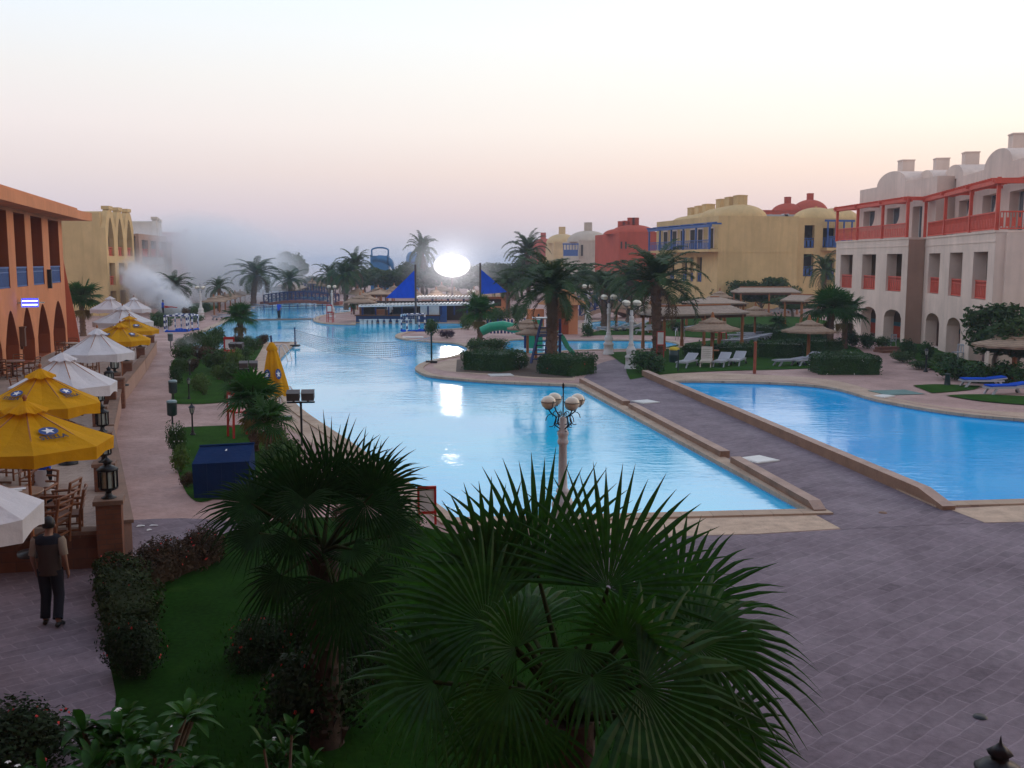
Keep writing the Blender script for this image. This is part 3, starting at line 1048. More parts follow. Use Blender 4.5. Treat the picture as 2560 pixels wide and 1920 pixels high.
m.box(L - 0.3, L, 0.9, 14, 0, 8.3, 0)                      # far end wall
m.box(0, 0.3, 0.9, 14, 0, 8.3, 0)
m.box(0.3, L - 0.3, 4.0, 4.3, 4.42, 8.3, 1)                # loggia back wall
m.build('wall', [M['orange'], M['orange_dk']], rest)
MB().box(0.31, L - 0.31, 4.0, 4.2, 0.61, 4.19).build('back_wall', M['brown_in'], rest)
for i, (u0, u1) in enumerate(arches_u):                    # tall glazed doors set deep behind the arches
    g_ = MB()
    g_.box(u0 + 0.05, u1 - 0.05, 1.3, 1.33, 0.62, 3.3)
    gl = g_.build('glazed_door', M['glass'], rest)
    f_ = MB()
    for t in (0.05, 0.5, 0.95):
        x = u0 + (u1 - u0) * t
        f_.box(x - 0.05, x + 0.05, 1.26, 1.30, 0.62, 3.3)
    for z in (0.7, 1.55, 2.35):
        f_.box(u0 + 0.05, u1 - 0.05, 1.255, 1.295, z, z + 0.09)
    f_.build('frame', M['white'], gl)
for u0, u1 in logg:
    railing('railing', 'bluerail', u0 + 0.01, u1 - 0.01, 0.06, 4.45, 5.5, rest, bars=0.09)
for i in range(7):
    u = L * (i + 0.5) / 7
    MB().box(u - 0.5, u + 0.5, 3.95, 4.0, 4.9, 7.2).build('window', M['glass'], rest)
# roof slab with deep eaves, sweeping out past the far corner
rp = [(-0.6, -1.25), (L * 0.5, -1.15), (L - 0.2, -1.25), (L + 1.9, -1.5), (L + 1.9, 13), (-0.6, 13)]
m = MB().prism(rp, 8.302, 8.82)
m.box(-0.6, L - 0.4, -1.0, 12, 8.82, 8.98)
m.build('roof', M['orange'], rest)
# salmon buttress standing out beyond the corner, with a slit window
m = MB()
bp = [(0, 0), (1.5, 0)] + [(0.62 + 0.88 * (1 - sin(t * pi / 2) ** 1.6), 8.28 * t) for t in (0.1, 0.25, 0.4, 0.55, 0.7, 0.85, 1.0)] + [(0, 8.28)]
mm = MB()
open_wall(mm, bp, [[(0.22, 3.9), (0.75, 3.9), (0.62, 6.0), (0.42, 7.1), (0.22, 7.6)]], 0, 0.7)
fb = FL.at(L + 0.02, 0.0)
bt = mm.build('buttress', M['salmon'], rest, (L + 0.75, 0.9, 0), -pi/2 + 0.15)
# blue neon insect lamp on the front
fu = FL.px(45, 0, 757); fz = FL.z(45, 757)
nl = thing('insect_lamp', 'wall mounted lamp with two lit blue violet tubes on the orange front', 'lamp', FL.at(fu, -0.55, fz), 0.30)
nl.scale = (0.40, 0.6, 0.58)
m = MB().box(-1.0, 1.0, -0.22, 0.02, -0.42, -0.36).box(-1.0, 1.0, -0.22, 0.02, 0.36, 0.42).box(-1.0, -0.94, -0.22, 0.02, -0.36, 0.36).box(0.94, 1.0, -0.22, 0.02, -0.36, 0.36).box(-0.94, 0.94, 0.0, 0.02, -0.36, 0.36)
m.box(0.94, 1.6, 0.0, 0.06, -0.05, 0.05)
m.box(-1.9, -0.94, 0.0, 0.08, -0.08, 0.08)
m.build('housing', M['white'], nl)
for z in (-0.17, 0.15):
    MB().tube([(-0.85, -0.12, z), (0.85, -0.12, z)], 0.055, 8).build('tube', emit_mat('violet_tube', (0.25, 0.35, 1.0, 1), 7.0), nl)
MB().box(-0.9, 0.9, -0.03, -0.012, -0.33, 0.33).build('glow_panel', emit_mat('violet_panel', (0.05, 0.03, 0.85, 1), 1.2), nl)
# small wall light boxes between the arches
u_, z_ = FL.px(47, 0, 844), FL.z(47, 844)
m = MB().box(-0.16, 0.16, -0.24, 0.0, -0.45, 0.45).box(-0.2, 0.2, -0.27, 0.0, 0.45, 0.52).box(-0.06, 0.06, -0.12, 0.0, -0.6, -0.45)
tag(m.build('wall_lantern', M['darkwood'], None, FL.at((arches_u[0][1]+arches_u[1][0])/2, 0, z_), FL.rz), 'dark wooden lantern on the pier between two pointed arches', 'lantern')
m = MB().box(-0.12, 0.12, -0.2, 0.0, -0.5, 0.5).box(-0.16, 0.16, -0.23, 0.0, 0.5, 0.56)
tag(m.build('floodlight', M['black'], None, FL.at(FL.px(119, 0, 698), -0.02, 4.75), FL.rz), 'black floodlight fixed under the blue loggia rails', 'floodlight')

# ---- gabled wings on the left, in the smoke --------------------------------
def gabled_wing(O, T, mname, label, depth=16.0, H=11.4, rail='pinkrail', detail=True):
    f = Frame(O, T)
    Lw = f.L
    root = thing('apartment_wing', label, 'building', f.O, f.rz, 'gabled apartment wings along the left bank')
    n = 3
    bw = Lw / n
    outl = [(0, 0), (Lw, 0)]
    holes = []
    for k in range(n - 1, -1, -1):
        c = (k + 0.5) * bw
        for i in range(9):
            x = 1 - 2 * i / 8
            outl.append((c + x * bw * 0.5, H - 2.1 + 2.1 * (1 - abs(x) ** 2.4)))
    o2 = [outl[0]]
    for p in outl[1:]:
        if abs(p[0]-o2[-1][0]) + abs(p[1]-o2[-1][1]) > 1e-3: o2.append(p)
    for k in range(n):
        c = (k + 0.5) * bw
        holes.append(arch(c - bw * 0.3, c + bw * 0.3, 6.35, 8.2, 2.3, 8, pointed=True))
        holes.append(rect(c - bw * 0.3, c + bw * 0.3, 3.25, 5.6))
        holes.append(rect(c - bw * 0.3, c + bw * 0.3, 0.3, 2.6))
    m = MB()
    open_wall(m, o2, holes, 0, 0.55, 0)
    m.box(0.0, 0.35, 0.552, depth, 0, H - 0.5, 0)
    m.box(Lw - 0.35, Lw, 0.552, depth, 0, H - 0.5, 0)
    for z in (2.9, 6.0):
        m.box(0.35, Lw - 0.35, 0.552, 3.0, z, z + 0.3, 0)
    m.build('wall', M[mname], root)
    MB().box(0.36, Lw - 0.36, 2.6, 2.8, 0, H - 1.6).build('back_wall', M['dark_in'], root)
    # barrel roofs running back from the gables
    m = MB()
    for k in range(n):
        c = (k + 0.5) * bw
        vs, fs = [], []
        for j, y in enumerate((0.3, depth)):
            for i in range(9):
                x = -1 + 2 * i / 8
                vs.append((c + x * bw * 0.49, y, H - 2.2 + 1.9 * (1 - abs(x) ** 2.4)))
        for i in range(8):
            fs.append((i, i + 1, 9 + i + 1, 9 + i))
        m.add(vs, fs, 0, True)
    m.build('roof', M[mname], root)
    if detail:
        for k in range(n):
            c = (k + 0.5) * bw
            for z in (6.35, 3.25):
                railing('railing', rail, c - bw * 0.3, c + bw * 0.3, 0.25, z - 0.05, z + 0.95, root, bars=0.3)
    for k in range(n):                                         # stub chimneys standing up on the gables
        c = (k + 0.5) * bw
        MB().box(c - bw*0.2, c + bw*0.2, -0.12, 0.7, H - 0.12, H + 0.25).build('chimney', M[mname], root)
    return root
gabled_wing((-43.0, 107), (-43.5, 116.2), 'ochre', 'ochre wing with three round gables and coral balcony rails, next to the restaurant')
gabled_wing((-46.8, 133), (-50.5, 146), 'pale_pl', 'pale wing with three gables half hidden in the smoke', rail='pinkrail')
gabled_wing((-58.5, 182), (-63.5, 198), 'red_pl', 'reddish wing with gables, farthest and faint behind the smoke', detail=False)
# low link with pink rails between the first wings
lk = Frame((-43.6, 118), (-45.5, 133))
root = thing('link_building', 'low pink balcony block in the smoke between the ochre and the pale wings', 'building', lk.O, lk.rz)
hs = [rect(1.5 + 4.5*i, 4.6 + 4.5*i, z, z + 2.0) for i in range(4) for z in (0.4, 3.4, 6.3)]
m = MB(); open_wall(m, rect(0, lk.L, 0, 9.0), hs, 0, 0.4); m.box(0, lk.L, 0.401, 8, 8.7, 8.95)
m.build('wall', M['pink_pl'], root)
MB().box(0.1, lk.L - 0.1, 2.0, 2.2, 0, 8.6).build('back_wall', M['dark_in'], root)
for i in range(4):
    for z in (3.4, 6.3):
        railing('railing', 'pinkrail', 1.5 + 4.5*i, 4.6 + 4.5*i, 0.1, z, z + 0.95, root, bars=0.35)

# ---- white building on the right ------------------------------------------------
def pergola_rail(root, f, u0, u1, z, posts, zt, mname, zr=1.1, v=0.12, back=2.6):
    m = MB()
    for p in posts:
        m.box(p - 0.09, p + 0.09, v - 0.09, v + 0.09, z, zt + 0.25)
    for p in posts:
        m.box(p - 0.06, p + 0.06, v - 0.35, back, zt - 0.02, zt + 0.16)
    m.box(u0 - 0.3, u1 + 0.3, v - 0.18, v - 0.10, zt - 0.12, zt + 0.10)
    m.box(u0 - 0.3, u1 + 0.3, v + 0.10, v + 0.18, zt - 0.12, zt + 0.10)
    m.box(u0 - 0.3, u1 + 0.3, 1.3, 1.4, zt + 0.16, zt + 0.26)
    k = u0
    while k < u1:
        m.box(k - 0.03, k + 0.03, v - 0.3, back, zt + 0.162, zt + 0.24)
        k += 0.55
    m.build('pergola', M[mname], root)

def quarter_window(u0, u1, z0, z1):
    r = min(u1 - u0, z1 - z0) * 0.75
    pts = [(u0, z0)]
    for i in range(7):
        t = pi / 2 * i / 6
        pts.append((u1 - r + r * sin(t), z0 + r - r * cos(t)))
    return pts + [(u1, z1), (u0, z1)]

FW1 = Frame((27.0, 84.0), (27.45, 69.9))
FW2 = Frame((28.6, 69.85), (25.9, 54.1))
wb = thing('hotel_block', 'white three storey hotel block with arcade, coral pergola terrace and square chimneys on domes', 'building')
ROOF_T = 7.3
def white_part(f, win_px, arch_px, posts_px, top_win, doors, back_z, endwall, rail_gap=None):
    sub = Matrix.Translation(f.O) @ Matrix.Rotation(f.rz, 4, 'Z')
    Lw = f.L
    holes = []
    wins = [(f.px(a, 0, 690), f.px(b, 0, 690)) for a, b in win_px]
    for u0, u1 in wins: holes.append(rect(u0, u1, 3.62, 6.3))
    ars = [(f.px(a, 0, 830), f.px(b, 0, 830)) for a, b in arch_px]
    for u0, u1 in ars: holes.append(arch(u0, u1, 0.02, 1.75, 0.58, 12))
    m = MB()
    open_wall(m, rect(0, Lw, 0, ROOF_T), holes, 0, 0.75, 0)
    m.box(0, 0.3, 0.752, 10, 0, ROOF_T)
    m.box(Lw - 0.3, Lw, 0.752, 10, 0, ROOF_T)
    m.box(0.3, Lw - 0.3, 0.752, 10, 3.05, 3.35)
    m.box(-0.04, Lw + 0.04, -0.05, 10, ROOF_T, ROOF_T + 0.12)
    m.box(-0.02, Lw + 0.02, -0.03, 0.0, 6.80, 6.87)                       # thin string course
    o = m.xf(sub).build('wall', M['cream'], wb)
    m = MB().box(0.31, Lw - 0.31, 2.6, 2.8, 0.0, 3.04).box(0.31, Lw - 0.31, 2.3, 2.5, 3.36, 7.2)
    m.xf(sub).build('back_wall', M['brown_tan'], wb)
    for i, (u0, u1) in enumerate(wins):
        q = railing('railing', 'pinkrail', u0 + 0.01, u1 - 0.01, 0.2, 3.6, 4.7, wb, bars=0.16)
        q.matrix_basis = sub
    for i, (u0, u1) in enumerate(ars):                                     # low coral wall and dark doors under the arches
        q = MB().box(u0 - 0.2, u1 + 0.2, 2.3, 2.55, 0.0, 0.85).xf(sub).build('low_wall', M['red_pl'], wb)
        q = MB().box(u0 - 0.2, u1 + 0.2, 2.25, 2.29, 0.85, 1.15).xf(sub).build('bench_rail', M['teal'], wb)
    # set-back top floor
    sb = 1.8
    holes = []
    for a, b in top_win:
        u0, u1 = f.px(a, sb, 560), f.px(b, sb, 560)
        holes.append(quarter_window(u0, u1, 8.5, 9.8))
    for a, b in doors:
        u0, u1 = f.px(a, sb, 560), f.px(b, sb, 560)
        holes.append(rect(u0, u1, ROOF_T + 0.14, 9.7))
    holes = [h for h in holes if max(p[0] for p in h) < Lw - (1.2 if endwall else 0.1)]
    m = MB()
    if endwall: Lw -= 0.9
    open_wall(m, rect(0.0, Lw, ROOF_T + 0.121, back_z), holes, sb, 0.6, 0)
    m.box(0, 0.3, sb + 0.601, 10, ROOF_T + 0.121, back_z)
    m.box(Lw - 0.3, Lw, sb + 0.601, 10, ROOF_T + 0.121, back_z)
    m.box(0.3, Lw - 0.3, sb + 0.601, 10, back_z - 0.4, back_z - 0.1)
    m.xf(sub).build('top_floor_wall', M['cream'], wb)
    gl = MB()
    for a, b in top_win + doors:
        u0, u1 = f.px(a, sb, 560), f.px(b, sb, 560)
        gl = MB().box(u0 - 0.05, u1 + 0.05, sb + 0.56, sb + 0.58, ROOF_T + 0.2, 9.9).xf(sub).build('window', M['glass'], wb)
        fr = MB()
        for t in (0.0, 0.5, 1.0):
            x = u0 + (u1 - u0) * t
            fr.box(x - 0.05, x + 0.05, sb + 0.50, sb + 0.55, ROOF_T + 0.2, 9.9)
        fr.xf(sub).build('frame', M['white'], gl)
    Lw = f.L
    # roof terrace railing and pergola
    posts = [f.px(p, 0.12, 560) for p in posts_px]
    q = railing('railing', 'pinkrail', max(0.02, min(posts)), min(Lw, max(posts)) if not rail_gap else rail_gap, 0.12, ROOF_T + 0.12, ROOF_T + 1.14, wb, mid=False, bars=0.15)
    q.matrix_basis = sub
    pr = MB()
    tmp = bpy.data.objects.new('tmp', None)
    n0 = set(o.name for o in bpy.data.objects)
    pergola_rail(wb, f, min(posts), max(posts), ROOF_T + 0.12, posts, 10.0, 'pinkrail', back=1.8)
    for o in bpy.data.objects:
        if o.name not in n0: o.matrix_basis = sub
    bpy.data.objects.remove(tmp)
    return sub
M['brown_tan'] = plaster('dark_tan_plaster', (0.12, 0.072, 0.04, 1))  # dark tan for the walls behind the openings
s1 = white_part(FW1, [(2100,2130),(2154,2188),(2215,2253)], [(2100,2130),(2152,2188),(2208,2251)], [2093,2144,2206,2268], [(2158,2186),(2216,2248)], [(2280,2304)], 11.6, False)
s2 = white_part(FW2, [(2320,2348),(2372,2404),(2431,2467)], [(2313,2347),(2366,2401),(2424,2465)], [2313,2362,2425,2492], [(2395,2420),(2453,2486)], [(2520,2556)], 11.4, True)
def vault(sub, u, v0, v1, w, z, h, mname):
    """round-headed vault running back from the top floor wall, with its square chimney"""
    m = MB()
    n = 16
    vs = []
    for y in (v0, v1):
        vs += [(u + w * cos(pi * i / n), y, z + h * sin(pi * i / n)) for i in range(n + 1)]
    m.add(vs, [(i + 1, i, n + 1 + i, n + 2 + i) for i in range(n)], 0, True)
    m.add(vs[:n+1], [tuple(range(n + 1))], 0)
    m.add(vs[n+1:], [tuple(range(n, -1, -1))], 0)
    o = m.xf(sub).build('vault', M[mname], wb)
    c = MB()
    k = 0.46
    y = v0 + 1.1
    c.box(u - k, u + k, y - k, y + k, z + h * 0.8, z + h + 0.78).box(u - k - 0.04, u + k + 0.04, y - k - 0.04, y + k + 0.04, z + h + 0.78, z + h + 0.86)
    c.xf(sub).build('chimney', M[mname], o)
for f, s, pxs in ((FW1, s1, (2264,)), (FW2, s2, (2350, 2424, 2542))):
    for p in pxs:
        u = f.px(p, 2.9 if p != 2350 else 1.9, 440)
        vault(s, u, 1.802 if p != 2350 else 0.85, 8.5, 2.75, (11.58 if f is FW1 else 11.38), 1.0, 'cream')
# the roof terrace rail and pergola turn the corner along the end wall
q = railing('railing', 'pinkrail', 0.2, 9.0, 0.0, ROOF_T + 0.12, ROOF_T + 1.14, wb, mid=False, bars=0.15)
q.matrix_basis = s2 @ Matrix.Translation((FW2.L - 0.1, 0, 0)) @ Matrix.Rotation(pi/2, 4, 'Z')
m = MB()
for y in (2.6, 5.2, 7.8):
    m.box(FW2.L - 0.2, FW2.L - 0.02, y - 0.09, y + 0.09, ROOF_T + 0.12, 10.25)
    m.box(FW2.L - 0.9, FW2.L + 0.3, y - 0.06, y + 0.06, 9.98, 10.16)
m.box(FW2.L - 0.22, FW2.L - 0.14, -0.2, 9, 9.88, 10.1).box(FW2.L - 0.05, FW2.L + 0.03, -0.2, 9, 9.88, 10.1)
m.xf(s2).build('pergola', M['pinkrail'], wb)
# end wall facing the pools, and the terrace furniture seen over the rail
m = MB().box(FW2.L + 0.002, FW2.L + 0.25, 0.5, 12, 0, 7.28)
m.xf(s2).build('end_wall', M['cream'], wb)
# downpipe-coloured return between the two parts
cpt = FW1.at(FW1.L, 0)
m = MB().box(FW1.L + 0.001, FW1.L + 0.03, 0.02, 9, 0, 7.25)
m.xf(s1).build('return_wall', M['pink_pl'], wb)

# ---- ochre building, right background -----------------------------------------
def flat_block(name, label, f, depth, H, mname, front_holes, rails, domes, end_holes=(), extra=None, group=None, railm='bluerail', string=None):
    root = thing(name, label, 'building', f.O, f.rz, group)
    Lw = f.L
    m = MB()
    open_wall(m, rect(0, Lw, 0, H), list(front_holes), 0, 0.5)
    # near end wall (faces the pools)
    n0 = len(m.v)
    open_wall(m, rect(0.501, depth, 0, H), list(end_holes), 0, 0.4)
    for i in range(n0, len(m.v)):
        x, y, z = m.v[i]
        m.v[i] = (Lw - y, x, z)
    m.box(0, 0.3, 0.501, depth, 0, H)
    m.box(0.31, Lw - 0.41, 0.501, depth, H - 0.5, H - 0.15)
    m.build('wall', M[mname], root)
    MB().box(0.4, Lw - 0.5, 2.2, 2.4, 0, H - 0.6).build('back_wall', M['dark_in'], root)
    if string:
        MB().box(-0.02, Lw + 0.02, -0.03, 0, string, string + 0.08).box(Lw, Lw + 0.03, 0, depth, string, string + 0.08).build('string_course', M[mname], root)
    for (u0, u1, z0, z1) in rails:
        railing('railing', railm, u0, u1, 0.2, z0, z1, root, bars=0.3)
    for d in domes:
        dome_on(root, *d)
    return root
FY = Frame((20.3, 142.0), (24.9, 122.0))
fh = []
for a, b in ((1673,1685),(1704,1717),(1724,1733),(1741,1754)):
    fh.append(rect(FY.px(a, 0, 690), FY.px(b, 0, 690), 3.2, 6.3))
yb = flat_block('hotel_block', 'long ochre hotel block with blue balcony, plain end wall and stepped domes', FY, 10.6, 11.25, 'ochre', fh,
    [(h[0][0], h[1][0], 3.2, 4.3) for h in fh], [], string=6.85,
    end_holes=[])
# roofline is lower over the balcony: open terrace cut with a blue pergola in front of it
m = MB()
ub0, ub1 = FY.px(1640, -0.5, 600), FY.px(1793, -0.5, 600)
zb0 = FY.z(1793, 622, -0.5)
m.box(ub0, ub1, -1.6, 0.0, zb0 - 0.35, zb0 - 0.05)
m.build('balcony_slab', M['ochre'], yb)
for v_, bb in ((-1.5, 0.3),):
    railing('railing', 'bluerail', ub0, ub1, v_, zb0 - 0.05, zb0 + 1.1, yb, bars=0.28, mid=False)
m = MB()
zt = zb0 + 2.9
for i in range(6):
    u = ub0 + (ub1 - ub0) * i / 5
    m.box(u - 0.1, u + 0.1, -1.6, -1.4, zb0 - 0.05, zt)
    m.box(u - 0.08, u + 0.08, -1.9, 0.0, zt, zt + 0.2)
m.box(ub0 - 0.3, ub1 + 0.3, -1.65, -1.35, zt - 0.3, zt)
m.box(ub0 - 0.3, ub1 + 0.3, -0.9, -0.7, zt + 0.2, zt + 0.3)
m.build('pergola', M['bluerail'], yb)
for i, t in enumerate((0.12, 0.28, 0.42, 0.58, 0.7, 0.86)):
    u = ub0 + (ub1 - ub0) * t
    w = MB().box(u - 0.75, u + 0.75, -0.02, 0.0, zb0 + 0.1, zb0 + 2.5).build('window', M['dark_in'], yb)
    MB().box(u - 0.9, u - 0.75, -0.08, 0.0, zb0 + 0.1, zb0 + 2.6).box(u + 0.75, u + 0.9, -0.08, 0.0, zb0 + 0.1, zb0 + 2.6).box(u - 0.9, u + 0.9, -0.08, 0.0, zb0 + 2.5, zb0 + 2.7).build('frame', M['cream'], w)
for (p, v, r, h) in ((1734, 4.3, 3.2, 0.9), (1752, 4.3, 3.2, 1.0), (1771, 4.3, 3.2, 1.1), (1806, 4.3, 3.4, 1.5), (1828, 4.3, 3.4, 1.6), (1850, 4.6, 3.6, 1.7)):
    u = FY.px(p, v, 530)
    dome_on(yb, min(FY.L - r * 0.8, u), v, 11.15, r * 0.92, h, 'ochre', 1.3, 1.0)
# right-hand continuation: recess with dark windows and a blue corner balcony
e0 = FY.at(FY.L - 2.0, 10.6)
FY2 = Frame((e0.x, e0.y), (e0.x + 16, e0.y + 4.6))
hs = []
p0, p1 = FY2.px(2009, 0, 620), FY2.px(2035, 0, 620)
hs += [rect(p0 + 0.05, p1, FY2.z(2020, 620), FY2.z(2020, 563)), rect(p0 + 0.05, p1, FY2.z(2020, 691), FY2.z(2020, 635))]
q0 = FY2.px(2056, 0, 620); q1 = FY2.px(2088, 0, 620)
hs += [rect(q0, q1, FY2.z(2070, 619), FY2.z(2070, 570)), rect(q0, q1, FY2.z(2070, 700), FY2.z(2070, 648))]
root = thing('hotel_block', 'ochre wing with two dark windows and a blue corner balcony, mostly behind the white block', 'building', FY2.O, FY2.rz)
m = MB(); open_wall(m, rect(0, FY2.L, 0, 11.2), hs, 0, 0.5); m.box(0, FY2.L, 0.501, 10, 10.6, 11.1); m.build('wall', M['ochre'], root)
MB().box(0.1, FY2.L - 0.1, 1.8, 2.0, 0, 10.5).build('back_wall', M['dark_in'], root)
for h in hs:
    railing('railing', 'bluerail', h[0][0], h[1][0], 0.15, h[0][1], h[0][1] + 1.25, root, bars=0.25)
m = MB().box(q0 - 0.2, q1 + 1.5, -1.3, -0.01, hs[2][0][1] - 0.4, hs[2][0][1] - 0.05)
m.build('balcony_slab', M['ochre'], root)
railing('railing', 'bluerail', q0 - 0.2, q1 + 1.5, -1.2, hs[2][0][1], hs[2][0][1] + 1.4, root, bars=0.25)
m = MB()
for i in range(4):
    u = q0 - 0.1 + (q1 - q0 + 1.6) * i / 3
    m.box(u - 0.08, u + 0.08, -1.28, -1.12, hs[2][0][1], hs[2][0][1] + 3.2)
m.box(q0 - 0.5, q1 + 1.8, -1.35, -1.05, hs[2][0][1] + 3.2, hs[2][0][1] + 3.45)
m.build('pergola', M['bluerail'], root)
for p in (2040, 2090):
    dome_on(root, FY2.px(p, 3.5, 520), 3.5, 11.0, 3.0, 1.7, 'ochre', 0.01, 0.01)
# white roof vents lying on the ochre roof
for px_, lab in ((1925, 'long white air duct on the ochre roof, beside the vault'), (2000, 'short white air duct on the ochre roof, beside the red domes')):
    p = V(px_, 541, 133)
    m = MB().box(-2.2, 2.2, -0.6, 0.6, 0, 0.75).box(-2.3, -2.2, -0.7, 0.7, 0.0, 0.85).box(2.2, 2.3, -0.7, 0.7, 0.0, 0.85).box(-0.1, 0.1, -0.62, 0.62, 0.0, 0.78)
    tag(m.build('roof_duct', M['whitepl'], None, (p.x, p.y, 11.12)), lab, 'duct')

# ---- distant blocks ---------------------------------------------------------------
def far_block(px0, px1, ytop, Y, mname, label, left_w=0.0, domes=(), wins=(), H=None):
    a = V(px0, ytop, Y); b = V(px1, ytop, Y)
    H = H or a.z
    root = thing('far_hotel_block', label, 'building', (0,0,0), 0.0, 'far hotel blocks on the right bank')
    fl = V(px0 - left_w, ytop, Y + 16)
    x0l = fl.x
    m = MB().prism([(a.x, Y), (b.x, Y), (b.x + 4, Y + 26), (x0l + 2, Y + 26), (x0l, Y + 16)], 0, H)
    m.box(a.x - 0.1, b.x + 0.1, Y - 0.1, Y + 0.4, H, H + 0.25)
    m.build('wall', M[mname], root)
    for (p, yb_, r, h, c) in domes:
        q = V(p, yb_, Y + 6)
        dome_on(root, q.x, Y + 6, H - 0.1, r, h, mname, c, c * 1.0)
    for (p0, p1, y0, y1) in wins:
        A, B = V(p0, y1, Y), V(p1, y0, Y)
        w = MB().box(A.x, B.x, Y - 0.06, Y - 0.02, A.z, B.z).build('window', M['dark_in'], root)
        MB().box(A.x - 0.15, A.x, Y - 0.15, Y - 0.01, A.z, B.z).box(B.x, B.x + 0.15, Y - 0.15, Y - 0.01, A.z, B.z).box(A.x - 0.15, B.x + 0.15, Y - 0.2, Y - 0.01, A.z - 0.15, A.z).build('frame', M[mname], w)
    return root
far_block(1548, 1650, 583, 196, 'red_pl', 'red block with two domes and four stub chimneys beyond the date palms', 60,
          [(1553, 575, 3.6, 1.2, 1.3), (1564, 575, 3.6, 1.3, 1.3), (1577, 575, 4.2, 1.9, 1.3), (1588, 575, 4.2, 1.9, 1.3)],
          [(1551,1556,604,622),(1562,1567,604,622)])
far_block(1448, 1508, 603, 262, 'pale_pl', 'pale block with a single dome and a blue balcony, beyond the red block', 40, [(1470, 600, 5.6, 3.0, 2.0)],
          [(1452,1458,612,640)])
far_block(1384, 1440, 607, 310, 'ochre', 'small pale yellow domed block far beyond the palms', 20, [(1405, 605, 5.0, 3.0, 2.0)])
far_block(1345, 1388, 616, 345, 'red_pl', 'faint red domed block, farthest on the right bank', 20, [(1358, 615, 4.2, 3.0, 1.8)])
far_block(1905, 2010, 541, 196, 'red_pl', 'red domed roofs showing over the ochre block', 0, [(1968, 535, 3.2, 2.0, 1.1), (2024, 530, 3.6, 2.7, 1.1)], H=15.4)
# blue balcony of the pale block and white posts of the red one
bb = Frame((V(1408, 640, 261).x, 261), (V(1444, 640, 261).x, 261))
q = MB()
zq0, zq1 = Zat(640, 261), Zat(612, 261)
q.box(0, bb.L, -1.2, 0.0, zq0, zq0 + 1.6)
for i in range(6):
    u = bb.L * i / 5
    q.box(u - 0.1, u + 0.1, -1.2, -1.0, zq0 + 1.6, zq1)
q.box(-0.2, bb.L + 0.2, -1.3, 0, zq1, zq1 + 0.35)
par = [o for o in bpy.data.objects if o.get('label', '').startswith('pale block with a single dome')][0]
q.build('balcony', M['bluerail'], par, bb.O)
# ------------------------------------------------------------------ plants
def fan_leaf(mb, hub, u, nrm, r, nseg=40, spread=radians(150), fuse=0.48, droop=0.3, rg=R, mi=0, cup=0.12):
    """palmate blade: pleated inner half, free drooping fingers"""
    u = u.normalized()
    nrm = (nrm - u * nrm.dot(u)).normalized()
    w = nrm.cross(u)
    half = spread / nseg
    for i in range(nseg):
        a = -spread + 2 * spread * (i + 0.5) / nseg + rg.uniform(-0.25, 0.25) * half
        ln = r * (0.74 + 0.26 * cos(a * 0.55)) * rg.uniform(0.92, 1.04)
        d = u * cos(a) + w * sin(a)
        sd = -u * sin(a) + w * cos(a)
        fu_ = fuse * rg.uniform(0.88, 1.1)
        dr = droop * rg.uniform(0.5, 1.6)
        tw = rg.uniform(-0.3, 0.3)
        ts = (0.02, fu_, 0.5 * (fu_ + 1) , 0.86, 1.0)
        ws = (0.15, 1.0, 0.62, 0.30, 0.03)
        L_, C_, R_ = [], [], []
        for t, k in zip(ts, ws):
            rad = ln * t
            hw = min(tan(half) * rad, tan(half) * ln * fu_) * (1.0 if t <= fu_ else k)
            if t <= 0.02: hw = tan(half) * rad
            bend = max(0, t - fu_ * 0.8)
            p = hub + d * rad + nrm * (cup * r * (abs(a) / spread) ** 2 * t) - Vector((0,0,1)) * (dr * ln * bend * bend * 1.6)
            pl = hw * 0.55
            s2 = sd + nrm * (tw if t > fu_ else 0)
            L_.append(p - s2 * hw - nrm * pl * 0.5)
            R_.append(p + s2 * hw - nrm * pl * 0.5)
            C_.append(p + nrm * pl * 0.5)
        n = len(ts)
        vs = L_ + C_ + R_
        fs = []
        for j in range(n - 1):
            fs.append((j, n + j, n + j + 1, j + 1))
            fs.append((n + j, 2 * n + j, 2 * n + j + 1, n + j + 1))
        mb.add(vs, fs, mi)

def fan_frond(hub, base, r, nseg, tilt, droop, rg, u=None, toward=None, fuse=0.48, mb=None, petw=0.035, spread=150):
    """petiole from the crown to the hub and the blade beyond it; tilt leans the blade's face"""
    mb = mb or MB()
    hub, base = Vector(hub), Vector(base)
    ax = (hub - base)
    uu = (u if u is not None else ax).normalized()
    mid = base.lerp(hub, 0.5) + Vector((0,0,0.06 * ax.length))
    mb.tube([base, mid, hub], [petw, petw * 0.7, petw * 0.45], 5, 1)
    up = Vector((0,0,1)) if toward is None else toward
    nrm = (up + Vector((0,0,1)) * tilt)
    if abs(nrm.normalized().dot(uu)) > 0.97: nrm = nrm + Vector((0.3, -0.6, 0))
    fan_leaf(mb, hub, uu, nrm, r, nseg, radians(spread), fuse, droop, rg, 0)
    return mb

